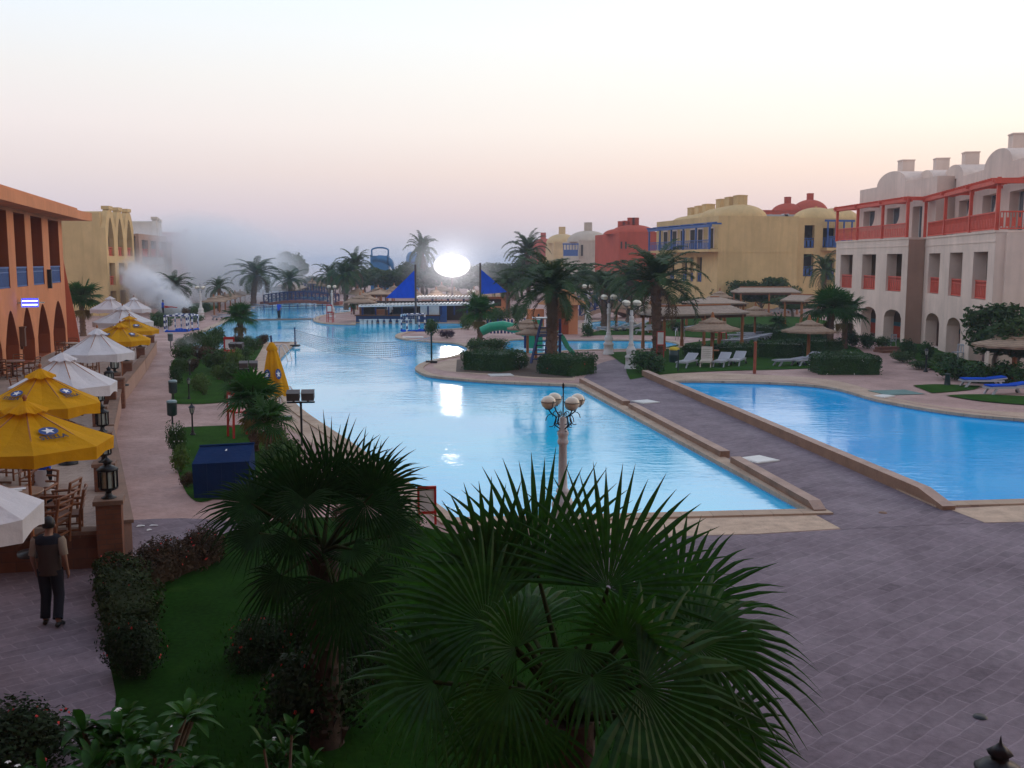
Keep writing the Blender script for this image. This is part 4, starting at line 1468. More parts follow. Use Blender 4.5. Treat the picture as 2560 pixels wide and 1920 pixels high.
def fan_crown(seed, n=16, r=0.75, pet=0.8, nseg=26, dry=5):
    rg = random.Random(seed)
    mb = MB()
    for i in range(n):
        t = i / n
        az = i * 2.39996 + rg.uniform(-0.3, 0.3)
        el = radians(82 - 92 * t + rg.uniform(-8, 8))
        d = Vector((cos(az) * cos(el), sin(az) * cos(el), sin(el)))
        pl = pet * rg.uniform(0.8, 1.15)
        hub = d * pl
        uu = (d + Vector((0, 0, -0.25 - 0.3 * t))).normalized()
        fan_frond(hub, d * 0.05, r * rg.uniform(0.85, 1.1), nseg, 1.0, 0.25 + 0.4 * t, rg, uu, Vector((0,0,1)) * 0.6 + Vector((cos(az), sin(az), 0)) * 0.5, mb=mb)
    for i in range(dry):                       # hanging dead blades
        az = rg.uniform(0, 2 * pi)
        d = Vector((cos(az) * 0.5, sin(az) * 0.5, -0.85)).normalized()
        k = len(mb.m)
        fan_frond(d * pet * 0.7, Vector((0,0,-0.05)), r * 0.7, max(10, nseg // 2), 0.3, 0.2, rg, Vector((d.x * 0.4, d.y * 0.4, -1)), Vector((cos(az), sin(az), 0.2)), mb=mb, spread=80)
        for q in range(k, len(mb.m)): mb.m[q] = 2
    return mb

def trunk_mb(h, r0, r1, boots=40, rg=R, lean=0.0, bsize=0.09, top_swell=1.25):
    mb = MB()
    n = 9
    pts = [Vector((lean * (i / n) ** 2, 0.3 * lean * sin(i / n * 2), h * i / n)) for i in range(n + 1)]
    rad = [(r0 + (r1 - r0) * i / n) * (1.25 if i == 0 else 1) * (top_swell if i >= n - 1 else 1) * rg.uniform(0.96, 1.04) for i in range(n + 1)]
    mb.tube(pts, rad, 12, 0)
    for k in range(boots):                     # old leaf bases in a spiral
        t = (k + 0.5) / boots
        i = min(n - 1, int(t * n)); f = t * n - i
        p = pts[i].lerp(pts[i+1], f); rr = rad[i] + (rad[i+1] - rad[i]) * f
        a = k * 2.39996
        o = Vector((cos(a), sin(a), 0)); s = Vector((-sin(a), cos(a), 0))
        b = bsize * rg.uniform(0.8, 1.2)
        q = p + o * rr * 0.9
        vs = [q - s*b, q + s*b, q + s*b*0.7 + Vector((0,0,b*2.2)) + o*b*0.9, q - s*b*0.7 + Vector((0,0,b*2.2)) + o*b*0.9, q - s*b*0.6 + Vector((0,0,b*2.4)), q + s*b*0.6 + Vector((0,0,b*2.4))]
        mb.add(vs, [(0,1,2,3),(3,2,5,4),(0,3,4),(1,5,2)])
    return mb

def date_frond(mb, az, el, L, rg, leaflets=30, mi=0, sag=1.0, base=Vector((0,0,0)), wid=1.0):
    h = Vector((cos(az), sin(az), 0))
    side = Vector((-sin(az), cos(az), 0))
    pts, tang = [], []
    p = Vector(base); e = el
    n = 9
    for i in range(n + 1):
        pts.append(p.copy())
        d = h * cos(e) + Vector((0,0,1)) * sin(e)
        tang.append(d)
        p = p + d * (L / n)
        e -= sag * (0.10 + 0.16 * i / n)
    mb.tube(pts, [0.045 * (1 - 0.85 * i / n) + 0.004 for i in range(n + 1)], 4, mi, cap=False)
    for k in range(leaflets):
        t = 0.12 + 0.88 * (k + 0.5) / leaflets
        x = t * n; i = min(n - 1, int(x)); f = x - i
        q = pts[i].lerp(pts[i+1], f); d = tang[i].lerp(tang[min(n, i+1)], f).normalized()
        up = side.cross(d) * -1 if side.cross(d).z < 0 else side.cross(d)
        ll = L * 0.17 * wid * (sin(pi * min(1, 0.15 + 0.85 * t)) ** 0.6 * 0.9 + 0.25) * rg.uniform(0.85, 1.1)
        for s in (-1, 1):
            v = (side * s * 0.86 + d * 0.55 + up * rg.uniform(0.05, 0.45)).normalized()
            tip = q + v * ll - Vector((0,0,1)) * ll * rg.uniform(0.12, 0.4)
            m1 = q + v * ll * 0.5
            wv = d * (0.030 * L / 3.5 + 0.012)
            mb.add([q - wv * 0.7, q + wv * 0.7, m1 + wv, tip, m1 - wv], [(0,1,2,4),(4,2,3)], mi)

def date_crown(seed, L=3.4, n=34, leaflets=30, dry=7):
    rg = random.Random(seed)
    mb = MB()
    for i in range(n):
        t = i / n
        az = i * 2.39996 + rg.uniform(-0.35, 0.35)
        el = radians(84 - 96 * t ** 1.1 + rg.uniform(-7, 7))
        date_frond(mb, az, el, L * rg.uniform(0.82, 1.08) * (0.8 + 0.2 * min(1, t * 3)), rg, leaflets, 0, rg.uniform(0.8, 1.25))
    for i in range(dry):
        date_frond(mb, rg.uniform(0, 2*pi), radians(rg.uniform(-40, -12)), L * rg.uniform(0.6, 0.85), rg, leaflets * 2 // 3, 1, 1.2, Vector((0,0,-0.15)))
    return mb

def leaf(mb, p, nrm, size, rg, mi=0, aspect=0.5):
    a = rg.uniform(0, 2 * pi)
    t = Vector((cos(a), sin(a), rg.uniform(-0.4, 0.6)))
    t = t - nrm * t.dot(nrm)
    if t.length < 1e-3: t = Vector((1,0,0))
    t.normalize()
    s = nrm.cross(t) * size * aspect
    t = t * size
    mb.add([p - t * 0.9, p + s - t * 0.1, p + t, p - s - t * 0.1], [(0,1,2),(0,2,3)], mi)

def blob_leaves(mb, c, rad, count, size, rg, mi=0, shell=0.55, aspect=0.5, zmin=None):
    c = Vector(c)
    for _ in range(count):
        while True:
            v = Vector((rg.gauss(0,1), rg.gauss(0,1), rg.gauss(0,1)))
            if v.length > 1e-3: break
        v.normalize()
        k = 1 - shell * rg.random() ** 1.7
        k *= 1 + 0.16 * noise.noise(Vector((c.x * 3 + v.x * 2.2, c.y * 3 + v.y * 2.2, v.z * 2.2)))
        p = c + Vector((v.x * rad[0], v.y * rad[1], v.z * rad[2])) * k
        if zmin is not None and p.z < zmin: continue
        nn = (v + Vector((rg.uniform(-0.8,0.8), rg.uniform(-0.8,0.8), rg.uniform(-0.5,0.9)))).normalized()
        leaf(mb, p, nn, size * rg.uniform(0.6, 1.3), rg, mi, aspect)

def bush_mb(seed, r=0.8, h=0.9, clumps=7, leaves=1500, size=0.07, flowers=0, fmi=1, spread=0.55):
    """leafy shrub, unit size about r wide and h tall, standing on the ground"""
    rg = random.Random(seed)
    mb = MB()
    per = leaves // clumps
    for i in range(clumps):
        a = rg.uniform(0, 2*pi); d = r * spread * sqrt(rg.random())
        cr = r * rg.uniform(0.4, 0.62)
        cz = h * rg.uniform(0.35, 0.68)
        blob_leaves(mb, (d*cos(a), d*sin(a), cz), (cr, cr, min(cz, h*0.42) * rg.uniform(0.85, 1.1)), per, size, rg, 0, 0.7, zmin=0.01)
    for _ in range(flowers):
        a = rg.uniform(0, 2*pi); el = rg.uniform(0.1, 1.4)
        p = Vector((r*0.92*cos(a)*cos(el), r*0.92*sin(a)*cos(el), h*(0.35 + 0.62*sin(el))))
        leaf(mb, p, Vector((cos(a), sin(a), 0.6)).normalized(), size * 0.65, rg, fmi, 0.8)
        leaf(mb, p + Vector((0,0,0.01)), Vector((cos(a), -0.5, 0.7)).normalized(), size * 0.55, rg, fmi, 0.8)
    return mb

def stems_mb(seed, h=0.6, n=7, r=0.35, w=0.018):
    rg = random.Random(seed)
    mb = MB()
    for i in range(n):
        a = rg.uniform(0, 2*pi); k = r * rg.uniform(0.4, 1)
        mb.tube([(0.04*cos(a), 0.04*sin(a), 0), (k*0.4*cos(a), k*0.4*sin(a), h*0.5), (k*cos(a), k*sin(a), h)], [w, w*0.8, w*0.4], 5)
    return mb

def hedge_mb(seed, lx, ly, h, leaves, size, flowers=0, fmi=1, rough=0.16):
    """clipped hedge: dense leaf shell over a leafy core, edges worn uneven"""
    rg = random.Random(seed)
    mb = MB()
    A = (lx*ly, lx*h*2, ly*h*2)
    tot = sum(A)
    def place(k, mi, sz):
        q = rg.random() * tot
        d = -rough * rg.random() ** 2 * 2
        if q < A[0]:
            p = Vector((rg.uniform(-lx,lx)/2, rg.uniform(-ly,ly)/2, h + d)); nn = Vector((0,0,1))
        elif q < A[0] + A[1]:
            s = rg.choice((-1,1)); p = Vector((rg.uniform(-lx,lx)/2, s*(ly/2 + d), h * rg.random() ** 0.8)); nn = Vector((0,s,0.2))
        else:
            s = rg.choice((-1,1)); p = Vector((s*(lx/2 + d), rg.uniform(-ly,ly)/2, h * rg.random() ** 0.8)); nn = Vector((s,0,0.2))
        e = noise.noise(p * 1.7 + Vector((seed*1.3, 0, 0))) * rough * 1.6 + noise.noise(p * 5 + Vector((seed, 3, 1))) * rough * 0.7
        cr = max(0, (abs(p.x) / (lx/2)) ** 6 + (abs(p.y) / (ly/2)) ** 6 + (p.z / h) ** 8 - 1.3) * rough
        p = p + nn * e - Vector((p.x / lx, p.y / ly, p.z / h)) * cr * 0.6
        p.z = max(0.02, p.z)
        nn = (nn + Vector((rg.uniform(-0.9,0.9), rg.uniform(-0.9,0.9), rg.uniform(-0.6,0.9)))).normalized()
        leaf(mb, p, nn, sz * rg.uniform(0.6, 1.3), rg, mi)
    for k in range(leaves): place(k, 0, size)
    for k in range(flowers): place(k, fmi, size * 0.8)
    return mb

def tree_mb(seed, r=2.2, h=5.0, clumps=10, leaves=3200, size=0.2):
    rg = random.Random(seed)
    cr, tr = MB(), MB()
    pts = [Vector((0,0,0)), Vector((rg.uniform(-.1,.1), rg.uniform(-.1,.1), h*0.22)), Vector((rg.uniform(-.2,.2), rg.uniform(-.2,.2), h*0.45))]
    tr.tube(pts, [0.16, 0.12, 0.09], 8)
    per = leaves // clumps
    for i in range(clumps):
        a = i * 2.4 + rg.uniform(-0.5, 0.5); d = r * rg.uniform(0.15, 0.72)
        z = h * rg.uniform(0.38, 0.85)
        c = Vector((d*cos(a), d*sin(a), z))
        tr.tube([pts[1].lerp(pts[2], rg.random()), (pts[2] + c) * 0.5, c], [0.06, 0.04, 0.015], 5)
        k = r * rg.uniform(0.30, 0.5)
        blob_leaves(cr, c, (k, k, k * rg.uniform(0.6, 0.9)), per, size, rg, 0, 0.8)
    return cr, tr

def plant_thing(name, parts, label, cat, group=None):
    t = thing(name, label, cat, (0,0,0), 0, group)
    for pn, mb, ms, loc in parts:
        mb.build(pn, ms, t, loc)
    return t

# ---- the two big fan palms in front of the balcony ------------------------------
rg = random.Random(5)
base1 = V(1425, 1800, 7.35)
hero = thing('fan_palm', 'big dark green fan palm with wide leaves, closest of all', 'palm tree', (base1.x, base1.y, 0.0))
HT = 2.25
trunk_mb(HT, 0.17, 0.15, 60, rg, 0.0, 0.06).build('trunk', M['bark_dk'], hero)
crown = Vector((base1.x, base1.y, HT))
def wfrond(root, hubpx, dY, tippx, dY2, base, r, tilt, droop, face, nseg=44, mname='fan', spread=150, fuse=0.5, seed=0):
    rg_ = random.Random(seed)
    hub = V(hubpx[0], hubpx[1], base.y + dY)
    tip = V(tippx[0], tippx[1], base.y + dY2)
    u = (tip - hub)
    o = root.location
    mb = MB()
    fan_frond(hub - Vector(o), base - Vector(o), u.length if r is None else r, nseg, tilt, droop, rg_, u.normalized(), Vector(face), fuse, mb, spread=spread)
    return mb.build('frond', [M[mname], M['petiole'], M['fan_dry']], root)
# hub pixel, depth step, tip pixel, depth step, radius, lean, droop, blade facing
FR1 = [
 ((1520,1470), -0.10, (1610,1150), 0.30, None, 0.15, 0.10, (0.1,-1,0.30), 32, 104),
 ((1345,1440), 0.35, (1325,1105), 0.80, None, 0.15, 0.10, (-0.1,-1,0.2), 27, 80),
 ((1225,1490), 0.30, (1060,1215), 0.60, None, 0.2, 0.14, (-0.3,-1,0.4), 29, 96),
 ((1215,1560), -0.35, (950,1400), -0.45, None, 0.4, 0.30, (-0.3,-1,0.7), 29, 110),
 ((1085,1705), -0.75, (855,1630), -1.05, None, 0.5, 0.38, (-0.2,-1,0.8), 27, 120),
 ((1275,1720), -1.0, (1170,1890), -1.3, None, 0.6, 0.5, (-0.3,-1,0.5), 24, 110),
 ((1690,1545), 0.15, (1900,1325), 0.45, None, 0.3, 0.28, (0.3,-1,0.5), 29, 90),
 ((1735,1605), -0.35, (2050,1590), -0.30, None, 0.6, 0.40, (0.2,-0.9,0.9), 27, 112),
 ((1600,1715), -0.95, (2000,1900), -1.0, None, 0.6, 0.40, (0.3,-1,0.7), 27, 110),
 ((1790,1830), -0.55, (2010,1800), -0.5, None, 0.5, 0.40, (0.4,-1,0.5), 24, 120),
 ((1440,1620), -0.8, (1430,1800), -1.2, None, 0.8, 0.6, (0,-1,0.8), 20, 85),
 ((1150,1650), 0.2, (935,1570), 0.4, None, 0.4, 0.40, (-0.2,-1,0.9), 24, 110),
 ((1660,1790), -0.2, (1840,1970), -0.2, None, 0.5, 0.55, (0.3,-1,0.3), 22, 110),
 ((1330,1800), -0.6, (1250,2000), -0.7, None, 0.5, 0.55, (-0.2,-1,0.2), 22, 100),
 ((1320,1570), 1.2, (1190,1430), 1.8, None, 0.3, 0.3, (0,-0.6,1), 22, 110),
 ((1600,1560), 0.9, (1760,1400), 1.4, None, 0.3, 0.3, (0.2,-0.7,1), 22, 100),
 ((1555,1600), -0.6, (1650,1440), -0.7, None, 0.4, 0.3, (0.2,-1,0.6), 27, 130),
 ((1290,1620), -0.7, (1180,1500), -0.9, None, 0.5, 0.35, (-0.2,-1,0.7), 26, 125),
 ((1480,1690), -1.0, (1530,1860), -1.4, None, 0.7, 0.5, (0.1,-1,0.6), 23, 115),
 ((1220,1800), -0.5, (1080,1900), -0.7, None, 0.5, 0.5, (-0.2,-1,0.5), 23, 115),
]
for i, (hp, d1, tp, d2, r_, tl, dr, fc, ns, sp) in enumerate(FR1):
    wfrond(hero, hp, d1, tp, d2, crown, r_, tl, dr, fc, ns, 'fan', sp, 0.47, 100 + i)

base2 = V(805, 1330, 11.4)
HT2 = 2.35
palm2 = thing('fan_palm', 'bushy dark fan palm with drooping lower leaves, beside the blue booth', 'palm tree', (base2.x, base2.y, 0.0))
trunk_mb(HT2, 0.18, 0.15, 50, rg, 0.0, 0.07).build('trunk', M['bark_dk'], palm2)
crown2 = Vector((base2.x, base2.y, HT2))
FR2 = [
 ((825,1245), 0.2, (800,1015), 0.4, None, 0.3, 0.2, (0,-1,0.4), 36, 95),
 ((895,1262), 0.3, (905,1040), 0.6, None, 0.3, 0.2, (0.2,-1,0.4), 34, 90),
 ((762,1265), 0.0, (675,1085), 0.1, None, 0.3, 0.2, (-0.2,-1,0.4), 34, 95),
 ((935,1235), 0.1, (1020,1105), 0.2, None, 0.3, 0.25, (0.3,-1,0.5), 34, 120),
 ((915,1260), -0.5, (935,1370), -0.7, None, 0.5, 0.35, (0.3,-1,0.5), 34, 130),
 ((715,1255), 0.4, (620,1110), 0.6, None, 0.3, 0.3, (-0.3,-1,0.5), 32, 105),
 ((625,1260), -0.2, (470,1250), -0.4, None, 0.5, 0.35, (-0.2,-1,0.8), 38, 130),
 ((670,1270), 0.4, (550,1170), 0.6, None, 0.4, 0.3, (-0.2,-1,0.8), 32, 110),
 ((645,1335), -0.8, (535,1400), -1.1, None, 0.6, 0.4, (-0.3,-1,0.7), 36, 125),
 ((760,1250), -0.8, (745,1350), -1.2, None, 0.7, 0.4, (0,-1,0.8), 32, 130),
 ((880,1375), -0.9, (935,1430), -1.2, None, 0.6, 0.5, (0.2,-1,0.7), 30, 125),
 ((960,1290), -0.3, (1075,1265), -0.4, None, 0.6, 0.4, (0.3,-1,0.7), 34, 110),
 ((985,1340), 0.3, (1090,1380), 0.4, None, 0.6, 0.4, (0.3,-1,0.7), 32, 120),
 ((730,1350), -0.9, (690,1450), -1.2, None, 0.6, 0.5, (-0.2,-1,0.6), 30, 120),
 ((700,1440), -0.7, (610,1560), -1.0, None, 0.6, 0.6, (-0.3,-1,0.4), 28, 110),
 ((830,1460), -0.9, (820,1610), -1.2, None, 0.6, 0.6, (0,-1,0.4), 28, 110),
 ((910,1440), -0.5, (990,1560), -0.7, None, 0.6, 0.6, (0.3,-1,0.4), 28, 110),
 ((860,1520), -0.5, (900,1680), -0.7, None, 0.6, 0.6, (0.2,-1,0.3), 26, 100),
]
for i, (hp, d1, tp, d2, r_, tl, dr, fc, ns, sp) in enumerate(FR2):
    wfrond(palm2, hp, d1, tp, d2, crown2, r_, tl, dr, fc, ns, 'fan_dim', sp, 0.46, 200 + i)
palm2.scale = (0.98, 0.98, 1.0)

# ---- prototype fan palms and date palms ---------------------------------------------
def fan_proto(seed, h, r, pet, n, nseg, tr=0.16, dry=5, boots=40):
    t = plant_thing('fan_palm', [('crown', fan_crown(seed, n, r, pet, nseg, dry), [M['fan'], M['petiole'], M['fan_dry']], (0,0,h)),
                                 ('trunk', trunk_mb(h, tr, tr*0.8, boots, random.Random(seed), 0.0, 0.07), M['bark'], (0,0,0))], 'fan palm', 'palm tree')
    return t
fpA = Proto(fan_proto(31, 1.7, 0.85, 0.75, 18, 26, 0.2, 5))
fpB = Proto(fan_proto(32, 1.5, 0.8, 0.6, 16, 22, 0.14, 3))
fpC = Proto(fan_proto(33, 2.6, 1.15, 1.0, 22, 26, 0.22, 6))
def at(px, py): return P(px, py)
fpA.put(at(602, 862), 0.4, 'small round headed fan palm by the pool bank, in front of the weir', scale=1.0)
fpC.put(at(208, 840), 1.2, 'dark fan palm at the far corner of the orange restaurant', scale=1.02)
fpC.put(at(2074, 886), 2.2, 'full fan palm in front of the white block, behind a thatched parasol', scale=0.98)
fpC.put(at(2110, 872), 0.2, 'second fan palm close against the white block arcade', scale=0.86)
fpB.put(at(1946, 846), 0.7, 'small young fan palm on the lawn below the ochre end wall', scale=0.72)
fpB.put(at(1200, 856), 1.7, 'small fan palm with forked stem on the small goal island', scale=1.35)
fpB.put(at(636, 1128), 2.9, 'yellowing small fan palm over the red lifeguard chair', scale=0.95)
fpB.put(at(672, 1150), 0.9, 'low ragged fan palm beside the folded yellow parasol', scale=0.72)
fpB.put(at(885, 786), 0.3, 'tiny palm at the end of the swim-up bar', scale=0.7)

def date_proto(seed, h, L, n, leaflets, tr, lean=0.0, boots=70):
    return plant_thing('date_palm', [('crown', date_crown(seed, L, n, leaflets), [M['date'], M['date_dry']], (lean, 0, h)),
                                     ('trunk', trunk_mb(h, tr, tr*0.85, boots, random.Random(seed), lean, 0.11), M['bark'], (0,0,0))], 'date palm', 'palm tree')
dpA = Proto(date_proto(41, 4.4, 3.4, 40, 34, 0.30))
dpB = Proto(date_proto(42, 4.0, 3.5, 38, 30, 0.27, 0.3))
dpC = Proto(date_proto(43, 3.6, 3.0, 30, 26, 0.24, -0.2))
def date(pr, px, Y, ycrown, h0, label, rz=0.0, k=None, group=None):
    """stand a palm at px and distance Y so that its heart is seen at ycrown"""
    Y = dn(Y)
    p = V(px, 700, Y)
    z = Zat(ycrown, Y)
    s = z / h0
    q = pr.put((p.x, Y, 0), rz, label, group, scale=(s, s, s) if k is None else (k, k, s))
    return q
date(dpA, 1381, 56.0, 722, 4.4, 'tall thick trunked date palm rising from the hedge by the blue slide ladder', 0.3, 1.0)
date(dpB, 1648, 62.0, 706, 4.0, 'broad date palm with sagging dry fronds beside the long thatched pergola', 1.9, 1.12)
date(dpC, 1512, 92.0, 716, 3.6, 'date palm between the orange hut and the tall white lamps', 0.8, 1.1)
date(dpA, 1575, 100.0, 700, 4.4, 'date palm in front of the red domed block', 2.6, 0.95)
date(dpB, 632, 140.0, 686, 4.0, 'large date palm over the thatched row, partly veiled by smoke', 0.2, 1.3)
date(dpC, 724, 150.0, 700, 3.6, 'shaggy date palm just left of the arched bridge, in smoke', 1.4, 1.05)
date(dpC, 545, 125.0, 720, 3.6, 'small date palm behind the nearest thatched parasols of the left row', 2.2, 0.7)
date(dpB, 440, 118.0, 716, 4.0, 'dark palm standing in the smoke above the man in blue', 3.0, 0.85)
date(dpA, 1056, 175.0, 632, 4.4, 'tall slender date palm against the sky beside the white glare', 0.9, 0.95)
date(dpB, 1322, 165.0, 636, 4.0, 'tall date palm against the sky in front of the far domed blocks', 2.0, 1.25)
date(dpC, 828, 140.0, 690, 3.6, 'date palm to the right of the arched bridge', 0.5, 0.9)
date(dpA, 864, 128.0, 690, 4.4, 'leaning date palm with brown trunk behind the far lamp', 1.5, 0.9)
date(dpB, 893, 150.0, 668, 4.0, 'date palm between the bridge and the blue slide tower', 2.7, 0.95)
date(dpC, 2062, 118.0, 680, 3.6, 'bluish palm against the ochre wing, at the corner of the white block', 0.1, 0.8)
date(dpC, 1462, 120.0, 700, 3.6, 'palm behind the orange hut', 1.1, 0.9)
date(dpA, 1270, 110.0, 712, 4.4, 'brownish palm beside the blue sail', 1.9, 0.75)

# ---- shrubs and hedges ---------------------------------------------------------------
def bushp(seed, mname, flowers=0, fmat='petal_w', leaves=1500, size=0.07, **kw):
    return Proto(plant_thing('bush', [('foliage', bush_mb(seed, 0.8, 0.95, kw.get('clumps', 7), leaves, size, flowers), [M[mname], M[fmat]], (0,0,0)), ('stem', stems_mb(seed), M['stem'], (0,0,0))], 'bush', 'bush'))
bA = bushp(51, 'hedge'); bB = bushp(52, 'bush'); bC = bushp(53, 'bushlite'); bD = bushp(54, 'drybush')
bE = bushp(55, 'bush', 60, 'petal_w', 2200, 0.05); bF = bushp(56, 'purple'); 
bN = bushp(58, 'brownbush', 14, 'petal_r', 6500, 0.035, clumps=14)
bM_ = bushp(59, 'bushdk', 22, 'petal_r', 6500, 0.04, clumps=14)
def B(pr, px, py, wpx, hpx, label, rz=0.0, group=None, deep=None):
    """a shrub whose foot is at the pixel, as wide and tall as seen"""
    p = P(px, py)
    k = p.y / FPX
    w = wpx * k / 1.6 * 1.06
    h = hpx * k / 0.95 * 1.02
    return pr.put(p, rz, label, group, scale=(w, w if deep is None else deep / 1.6, h))
# right bank
B(bA, 1622, 932, 100, 58, 'dark rounded bush at the far end of the long parapet', 0.4)
B(bA, 2130, 868, 56, 46, 'clipped round bush by the arcade, left of the path to the white block', 1.0)
B(bA, 2168, 872, 44, 40, 'second clipped round bush by the arcade, touching the first', 2.0)
B(bB, 2205, 872, 44, 30, 'low bush at the foot of the arcade column', 0.2)
B(bA, 2270, 892, 54, 44, 'domed clipped bush on the near side of the path to the arcade', 0.6)
B(bA, 2318, 900, 48, 46, 'domed bush beside the black lantern post', 1.5)
B(bB, 2258, 906, 70, 28, 'low spreading bush on the path edge opposite the arcade steps', 2.5)
B(bB, 2306, 924, 70, 24, 'low bush at the foot of the black lantern post', 0.9)
B(bB, 2365, 916, 70, 34, 'loose bush in front of the arcade, behind the big mound', 3.0)
B(bA, 2388, 950, 96, 56, 'large dark mounded bush on the lawn corner with a lantern', 0.3)
B(bA, 2455, 956, 110, 50, 'dark bush below the big leafy tree, behind the blue cushioned lounger', 1.1)
B(bA, 2520, 960, 100, 60, 'dark bush under the parasol at the picture edge', 2.1)
B(bA, 1470, 842, 34, 34, 'dark bush by the far lamp and the lagoon', 0.4)
B(bA, 1692, 828, 42, 26, 'round clipped bush under the long thatched pergola', 2.4)
# goal island and hedge island
B(bB, 1078, 842, 40, 44, 'upright green bush beside the striped goal on the small island', 0.5)
B(bF, 1118, 846, 44, 22, 'low purple grey bush on the small island', 1.5)
B(bB, 1240, 880, 72, 34, 'loose bush spreading above the clipped island hedge', 2.0)
B(bB, 1190, 882, 60, 36, 'bush at the tip of the island hedge, by the channel', 0.3)
B(bE, 1298, 924, 50, 42, 'white flowering shrub between two clipped hedges on the island', 0.1)
B(bC, 1170, 824, 50, 40, 'light green bush behind the goal island palm', 1.1)
B(bB, 1245, 812, 64, 42, 'leafy bush in front of the blue picket fence', 0.9)
B(bB, 1296, 806, 50, 44, 'bush behind the two thatched parasols by the slide', 2.9)
# planting strip on the left bank
STRIP = [
 (bB, 478, 868, 46, 34, 'tall grey green bush by the bin, at the head of the strip'),
 (bD, 498, 900, 52, 36, 'dull orange bush right behind the middle lantern'),
 (bB, 528, 884, 56, 46, 'spiky bush between the seed-head bushes'),
 (bA, 470, 892, 56, 34, 'dark bush in the haze of the small smoke puff'),
 (bC, 560, 922, 50, 46, 'fresh green bush under the forked shrub'),
 (bB, 575, 962, 60, 56, 'dark tangled bush at the back of the upper lawn'),
 (bB, 612, 935, 50, 44, 'bush along the deck, just before the twin floodlight'),
 (bD, 590, 872, 44, 34, 'reddish bush left of the small pool palm'),
 (bB, 618, 872, 50, 32, 'bush at the foot of the small pool palm'),
 (bC, 548, 950, 44, 36, 'yellowish bush in the middle of the upper lawn'),
 (bA, 442, 960, 36, 46, 'narrow dark bush behind the middle litter bin'),
 (bB, 655, 1010, 60, 54, 'bush leaning on the folded parasol from the path side'),
 (bB, 700, 1200, 110, 90, 'dark bush to the right of the blue booth'),
 (bB, 1000, 1330, 130, 60, 'low shrub at the corner of the pool behind the two palms'),
 (bD, 880, 1310, 120, 60, 'reddish low shrub behind the skirted palm'),
 (bE, 440, 1142, 56, 84, 'white flowering bush at the path edge, above the blue booth'),
 (bC, 452, 1180, 60, 66, 'green and white flowering bush beside the blue booth'),
 (bD, 470, 1218, 50, 40, 'reddish low plant at the path edge below the blue booth'),
 (bB, 450, 935, 46, 40, 'grey green bush at the path edge, by the middle litter bin'),
 (bB, 455, 905, 60, 42, 'rounded bush by the path, in front of the puff of smoke'),
 (bB, 455, 872, 46, 26, 'low bush beside the farthest litter bin'),
 (bC, 500, 976, 60, 40, 'bright green bush on the upper strip lawn'),
 (bC, 508, 988, 30, 30, 'small yellowish shrub on a single stem on the upper lawn'),
 (bD, 482, 930, 44, 34, 'reddish bush behind the second black lantern'),
 (bB, 540, 930, 76, 56, 'big loose bush in the middle of the planting strip'),
 (bD, 520, 905, 60, 40, 'orange tinged bush in the planting strip'),
 (bB, 508, 872, 54, 46, 'tall leafy bush with seed heads near the pool tip'),
 (bB, 545, 868, 50, 50, 'tall bush with dark seed heads by the left bank of the pool'),
 (bA, 566, 898, 50, 34, 'dark clipped shrub on forked pale stems'),
 (bC, 588, 940, 56, 66, 'yellow green bush by the deck edge'),
 (bB, 608, 905, 56, 42, 'bush at the deck edge behind the twin floodlight'),
 (bB, 632, 882, 54, 36, 'bush near the tip of the bank behind the folded parasol'),
 (bD, 655, 866, 42, 30, 'reddish bush at the very tip of the planted bank'),
 (bC, 640, 1060, 70, 60, 'pale green bush under the yellowing fan palm'),
 (bC, 690, 1130, 80, 60, 'yellow green bush by the base of the folded parasol'),
 (bB, 590, 1020, 60, 50, 'ragged bush behind the red lifeguard chair'),
 (bE, 640, 1090, 60, 70, 'bush dotted with white flowers at the foot of the red lifeguard chair'),
 (bB, 720, 1165, 90, 70, 'leafy bush between the booth and the dark fan palm'),
 (bD, 510, 862, 40, 18, 'low reddish ground shrub beside the pool rim'),
]
for i, (pr, px, py, w, h, lab) in enumerate(STRIP):
    B(pr, px, py, w, h, lab, i * 1.3)
# by the smoke
B(bA, 400, 806, 50, 24, 'dark low bush in front of the man in the blue shirt', 0.4)
B(bA, 396, 820, 40, 28, 'dark bush between the white canopy and the striped goals', 1.2)
B(bB, 420, 822, 30, 30, 'green bush right beside the striped goals', 2.0)
B(bD, 463, 795, 28, 26, 'orange leaved plants at the source of the smoke', 2.2)
B(bB, 486, 790, 40, 24, 'green and orange bush at the foot of the far lamp', 0.9)
B(bB, 490, 806, 52, 18, 'low grey bush between the striped goals and the lamp', 2.8)
B(bA, 518, 779, 24, 24, 'dark clipped bush behind the far white lamp', 1.0)
# near bushes round the lawn
B(bN, 405, 1440, 150, 95, 'reddish brown twiggy bush at the corner of the dark lawn', 0.2)
B(bN, 505, 1405, 150, 90, 'wide brownish bush beside the puddle', 1.2)
B(bM_, 345, 1690, 170, 150, 'dark bush with red flowers and bare twigs, below the clipped hedge', 0.9)
B(bM_, 60, 1930, 330, 170, 'dark red flowering bush at the bottom corner of the path', 0.1)

B(bM_, 800, 1830, 300, 230, 'dark undergrowth bush at the foot of the skirted fan palm', 1.7)
B(bM_, 930, 1700, 200, 150, 'dark bush between the two big fan palms', 0.4)
B(bM_, 650, 1660, 190, 130, 'dark bush on the lawn side of the drooping fan palm', 2.9)
B(bM_, 820, 1640, 240, 170, 'dark bush behind the trunk of the drooping fan palm', 0.9)
